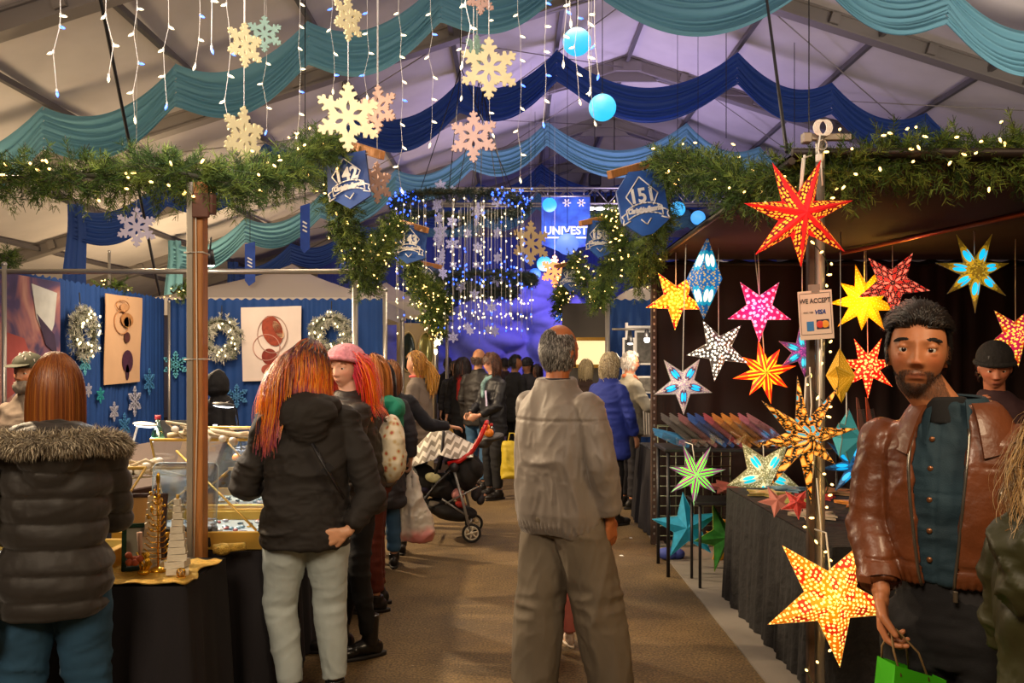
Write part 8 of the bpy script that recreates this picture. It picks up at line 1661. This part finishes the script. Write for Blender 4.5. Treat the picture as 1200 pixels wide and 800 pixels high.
m, nt, b = nm('chevron_cloth'); tc = N(nt, 'ShaderNodeTexCoord'); sp_ = N(nt, 'ShaderNodeSeparateXYZ'); Lk(nt, tc.outputs['Object'], sp_.inputs[0])
def mth(op, a, b_=0.0):
    n = N(nt, 'ShaderNodeMath', operation=op)
    for i, x in enumerate((a, b_)):
        if isinstance(x, (int, float)): n.inputs[i].default_value = x
        else: Lk(nt, x, n.inputs[i])
    return n.outputs[0]
tri = mth('ABSOLUTE', mth('SUBTRACT', mth('FRACT', mth('MULTIPLY', sp_.outputs[0], 14.0)), .5)); st = mth('FRACT', mth('ADD', mth('MULTIPLY', mth('SUBTRACT', sp_.outputs[2], mth('MULTIPLY', sp_.outputs[0], .7)), 12.0), mth('MULTIPLY', tri, 1.1)))
Lk(nt, ramp(nt, st, [(.0, '#8c8478'), (.49, '#8c8478'), (.5, '#d8d2c8'), (1, '#d8d2c8')], 'CONSTANT'), b.inputs['Base Color']); b.inputs['Roughness'].default_value = .85
def can(mb):
    nu, nv = 40, 22; U, V = np.meshgrid(np.linspace(0, 1, nu), np.linspace(-1, 1, nv), indexing='ij'); pxs = np.interp(U, [0, .18, .45, .6, .8, 1], [481, 486, 505, 518, 537, 556]); pys = np.interp(U, [0, .18, .45, .6, .8, 1], [541, 525, 505, 499, 511, 521])
    x = (pxs-600)*YS/1000-o0[0]; z = CAMH+(427-pys)*YS/1000; drop = np.abs(V)**2.2; z = z-drop*np.interp(U, [0, .2, .5, .75, 1], [.02, .15, .26, .20, .08]); y = V*(.25+.02*np.sin(U*20)); G = np.stack([x, y, z], -1); mb.grid(G); mb.grid((G-(0, 0, .006))[::-1])
stp('canopy_cover', can, m)
bt = at(576, 503, YS-.08); rb = empty('drink_bottle', (bt.x, YS-.08, at(0, 513, YS).z)); tag(rb, 'clear drink bottle with red cap standing in the stroller tray', 'bottle'); mb = MB(); mb.loft([(0, 0, 0, .03, .03), (0, 0, .09, .03, .03), (0, 0, .12, .012, .012)], 16); mb.build('body', glass('blue_bottle'), rb); mb = MB(); mb.tube([(0, 0, .118), (0, 0, .14)], .015, 10); mb.build('cap', mat('cap_red2', '#b8201c', .4), rb)
p = at(573, 507, YS-.17); rb = empty('toy_duck', p); tag(rb, 'small orange and yellow toy in the stroller tray', 'toy'); mb = MB(); mb.ell((0, 0, 0), (.045, .04, .04)); mb.ell((-.02, 0, .05), (.03, .03, .03)); mb.build('toy_body', mat('toy_orange', '#e0801c', .5), rb); mb = MB(); mb.ell((-.05, 0, .045), (.02, .015, .008)); mb.build('beak', mat('toy_yellow', '#e0c030', .5), rb)
# plastic bag in the hand of the black haired shopper
hp = fG.world(fG.P(fG.ra[1])+np.array((0, .02, -.08))*fG.k); r = empty('plastic_bag', (hp.x+.02, hp.y, hp.z-.60)); tag(r, 'white plastic carrier bag with pink print hanging from a shopper hand', 'bag')
mb = MB(); mb.loft([(0, 0, .02, .15, .07), (.0, 0, .08, .165, .085), (0, 0, .22, .14, .08), (0, 0, .36, .085, .05), (-.01, 0, .44, .05, .03)], 26, pw=2.6)
mb.limb([(-.03, 0, .42), (-.035, 0, .52), (-.01, 0, .60)], [.03, .016, .012]); mb.limb([(.03, 0, .42), (.02, 0, .52), (-.01, 0, .60)], [.03, .016, .012]); me, P = fuse(mb, .011, 1, lambda P, N_: folds(P, .022, (9, 9, 6), 3))
m, nt, b = nm('thin_white_plastic'); tc = N(nt, 'ShaderNodeTexCoord'); nz = N(nt, 'ShaderNodeTexNoise', i_Scale=7.0); Lk(nt, tc.outputs['Object'], nz.inputs['Vector']); sx = N(nt, 'ShaderNodeSeparateXYZ'); Lk(nt, tc.outputs['Object'], sx.inputs[0]); g1 = N(nt, 'ShaderNodeMapRange'); g1.inputs[1].default_value = .22; g1.inputs[2].default_value = .10; Lk(nt, sx.outputs[2], g1.inputs[0]); mu = N(nt, 'ShaderNodeMath', operation='MULTIPLY'); Lk(nt, g1.outputs[0], mu.inputs[0]); Lk(nt, nz.outputs['Fac'], mu.inputs[1])
Lk(nt, ramp(nt, mu.outputs[0], [(.3, '#c8c0b0'), (.62, '#c87c74')]), b.inputs['Base Color']); b.inputs['Roughness'].default_value = .35; me.materials.append(m); link('bag_body', me, r)
def tote(p, W, H, D, c, label, rz=0):
    r = empty('carrier_bag', p, rz); tag(r, label, 'bag'); mb = MB(); mb.loft([(0, 0, 0, W*.48, D), (0, 0, H*.3, W*.5, D*1.1), (0, 0, H*.8, W*.46, D*.7), (0, 0, H, W*.40, D*.3)], 24, pw=4); me, _ = fuse(mb, .016, 1, lambda P, N_: folds(P, .02, (6, 6, 6), 2)); me.materials.append(mat('tote'+c[1:], c, .6)); link('bag_body', me, r); mb = MB(); mb.tube([(-W*.2, 0, H*.95), (-W*.1, 0, H+.10), (W*.1, 0, H+.10), (W*.2, 0, H*.95)], .009, 6); mb.build('handle', MC['tote'+c[1:]], r)
hp = fY.world(fY.P(fY.ra[1])+np.array((0, .02, -.08))*fY.k); tote((hp.x, hp.y-.02, hp.z-.36), .26, .26, .07, '#b88a2c', 'tan-yellow carrier bag held by the woman with the red scarf')
tote((X(600, 9.9), 9.95, .28), .26, .42, .09, '#b8a020', 'bright yellow tote bag hanging beside the curly haired woman')
# litter on the ground
for i, (px, py, l) in enumerate(((739, 631, 'crumpled white paper scrap on the ground before the rusty post'), (729, 652, 'tiny white paper scrap on the ground beside the man in khaki trousers'))):
    Y = 1600/(py-427); mb = MB(); q = random.Random(i); V = [(q.uniform(-.03, .03), q.uniform(-.02, .02), q.uniform(0.001, .012)) for _ in range(5)]; mb.add(V+[(0, 0, .014)], [(a, (a+1) % 5, 5) for a in range(5)], sm=False); mb.add([(v[0], v[1], 0) for v in V], [(0, 1, 2, 3, 4)], sm=False); o = mb.build('paper_scrap', M_white, None, (X(px, Y), Y, .001)); tag(o, l, 'litter')
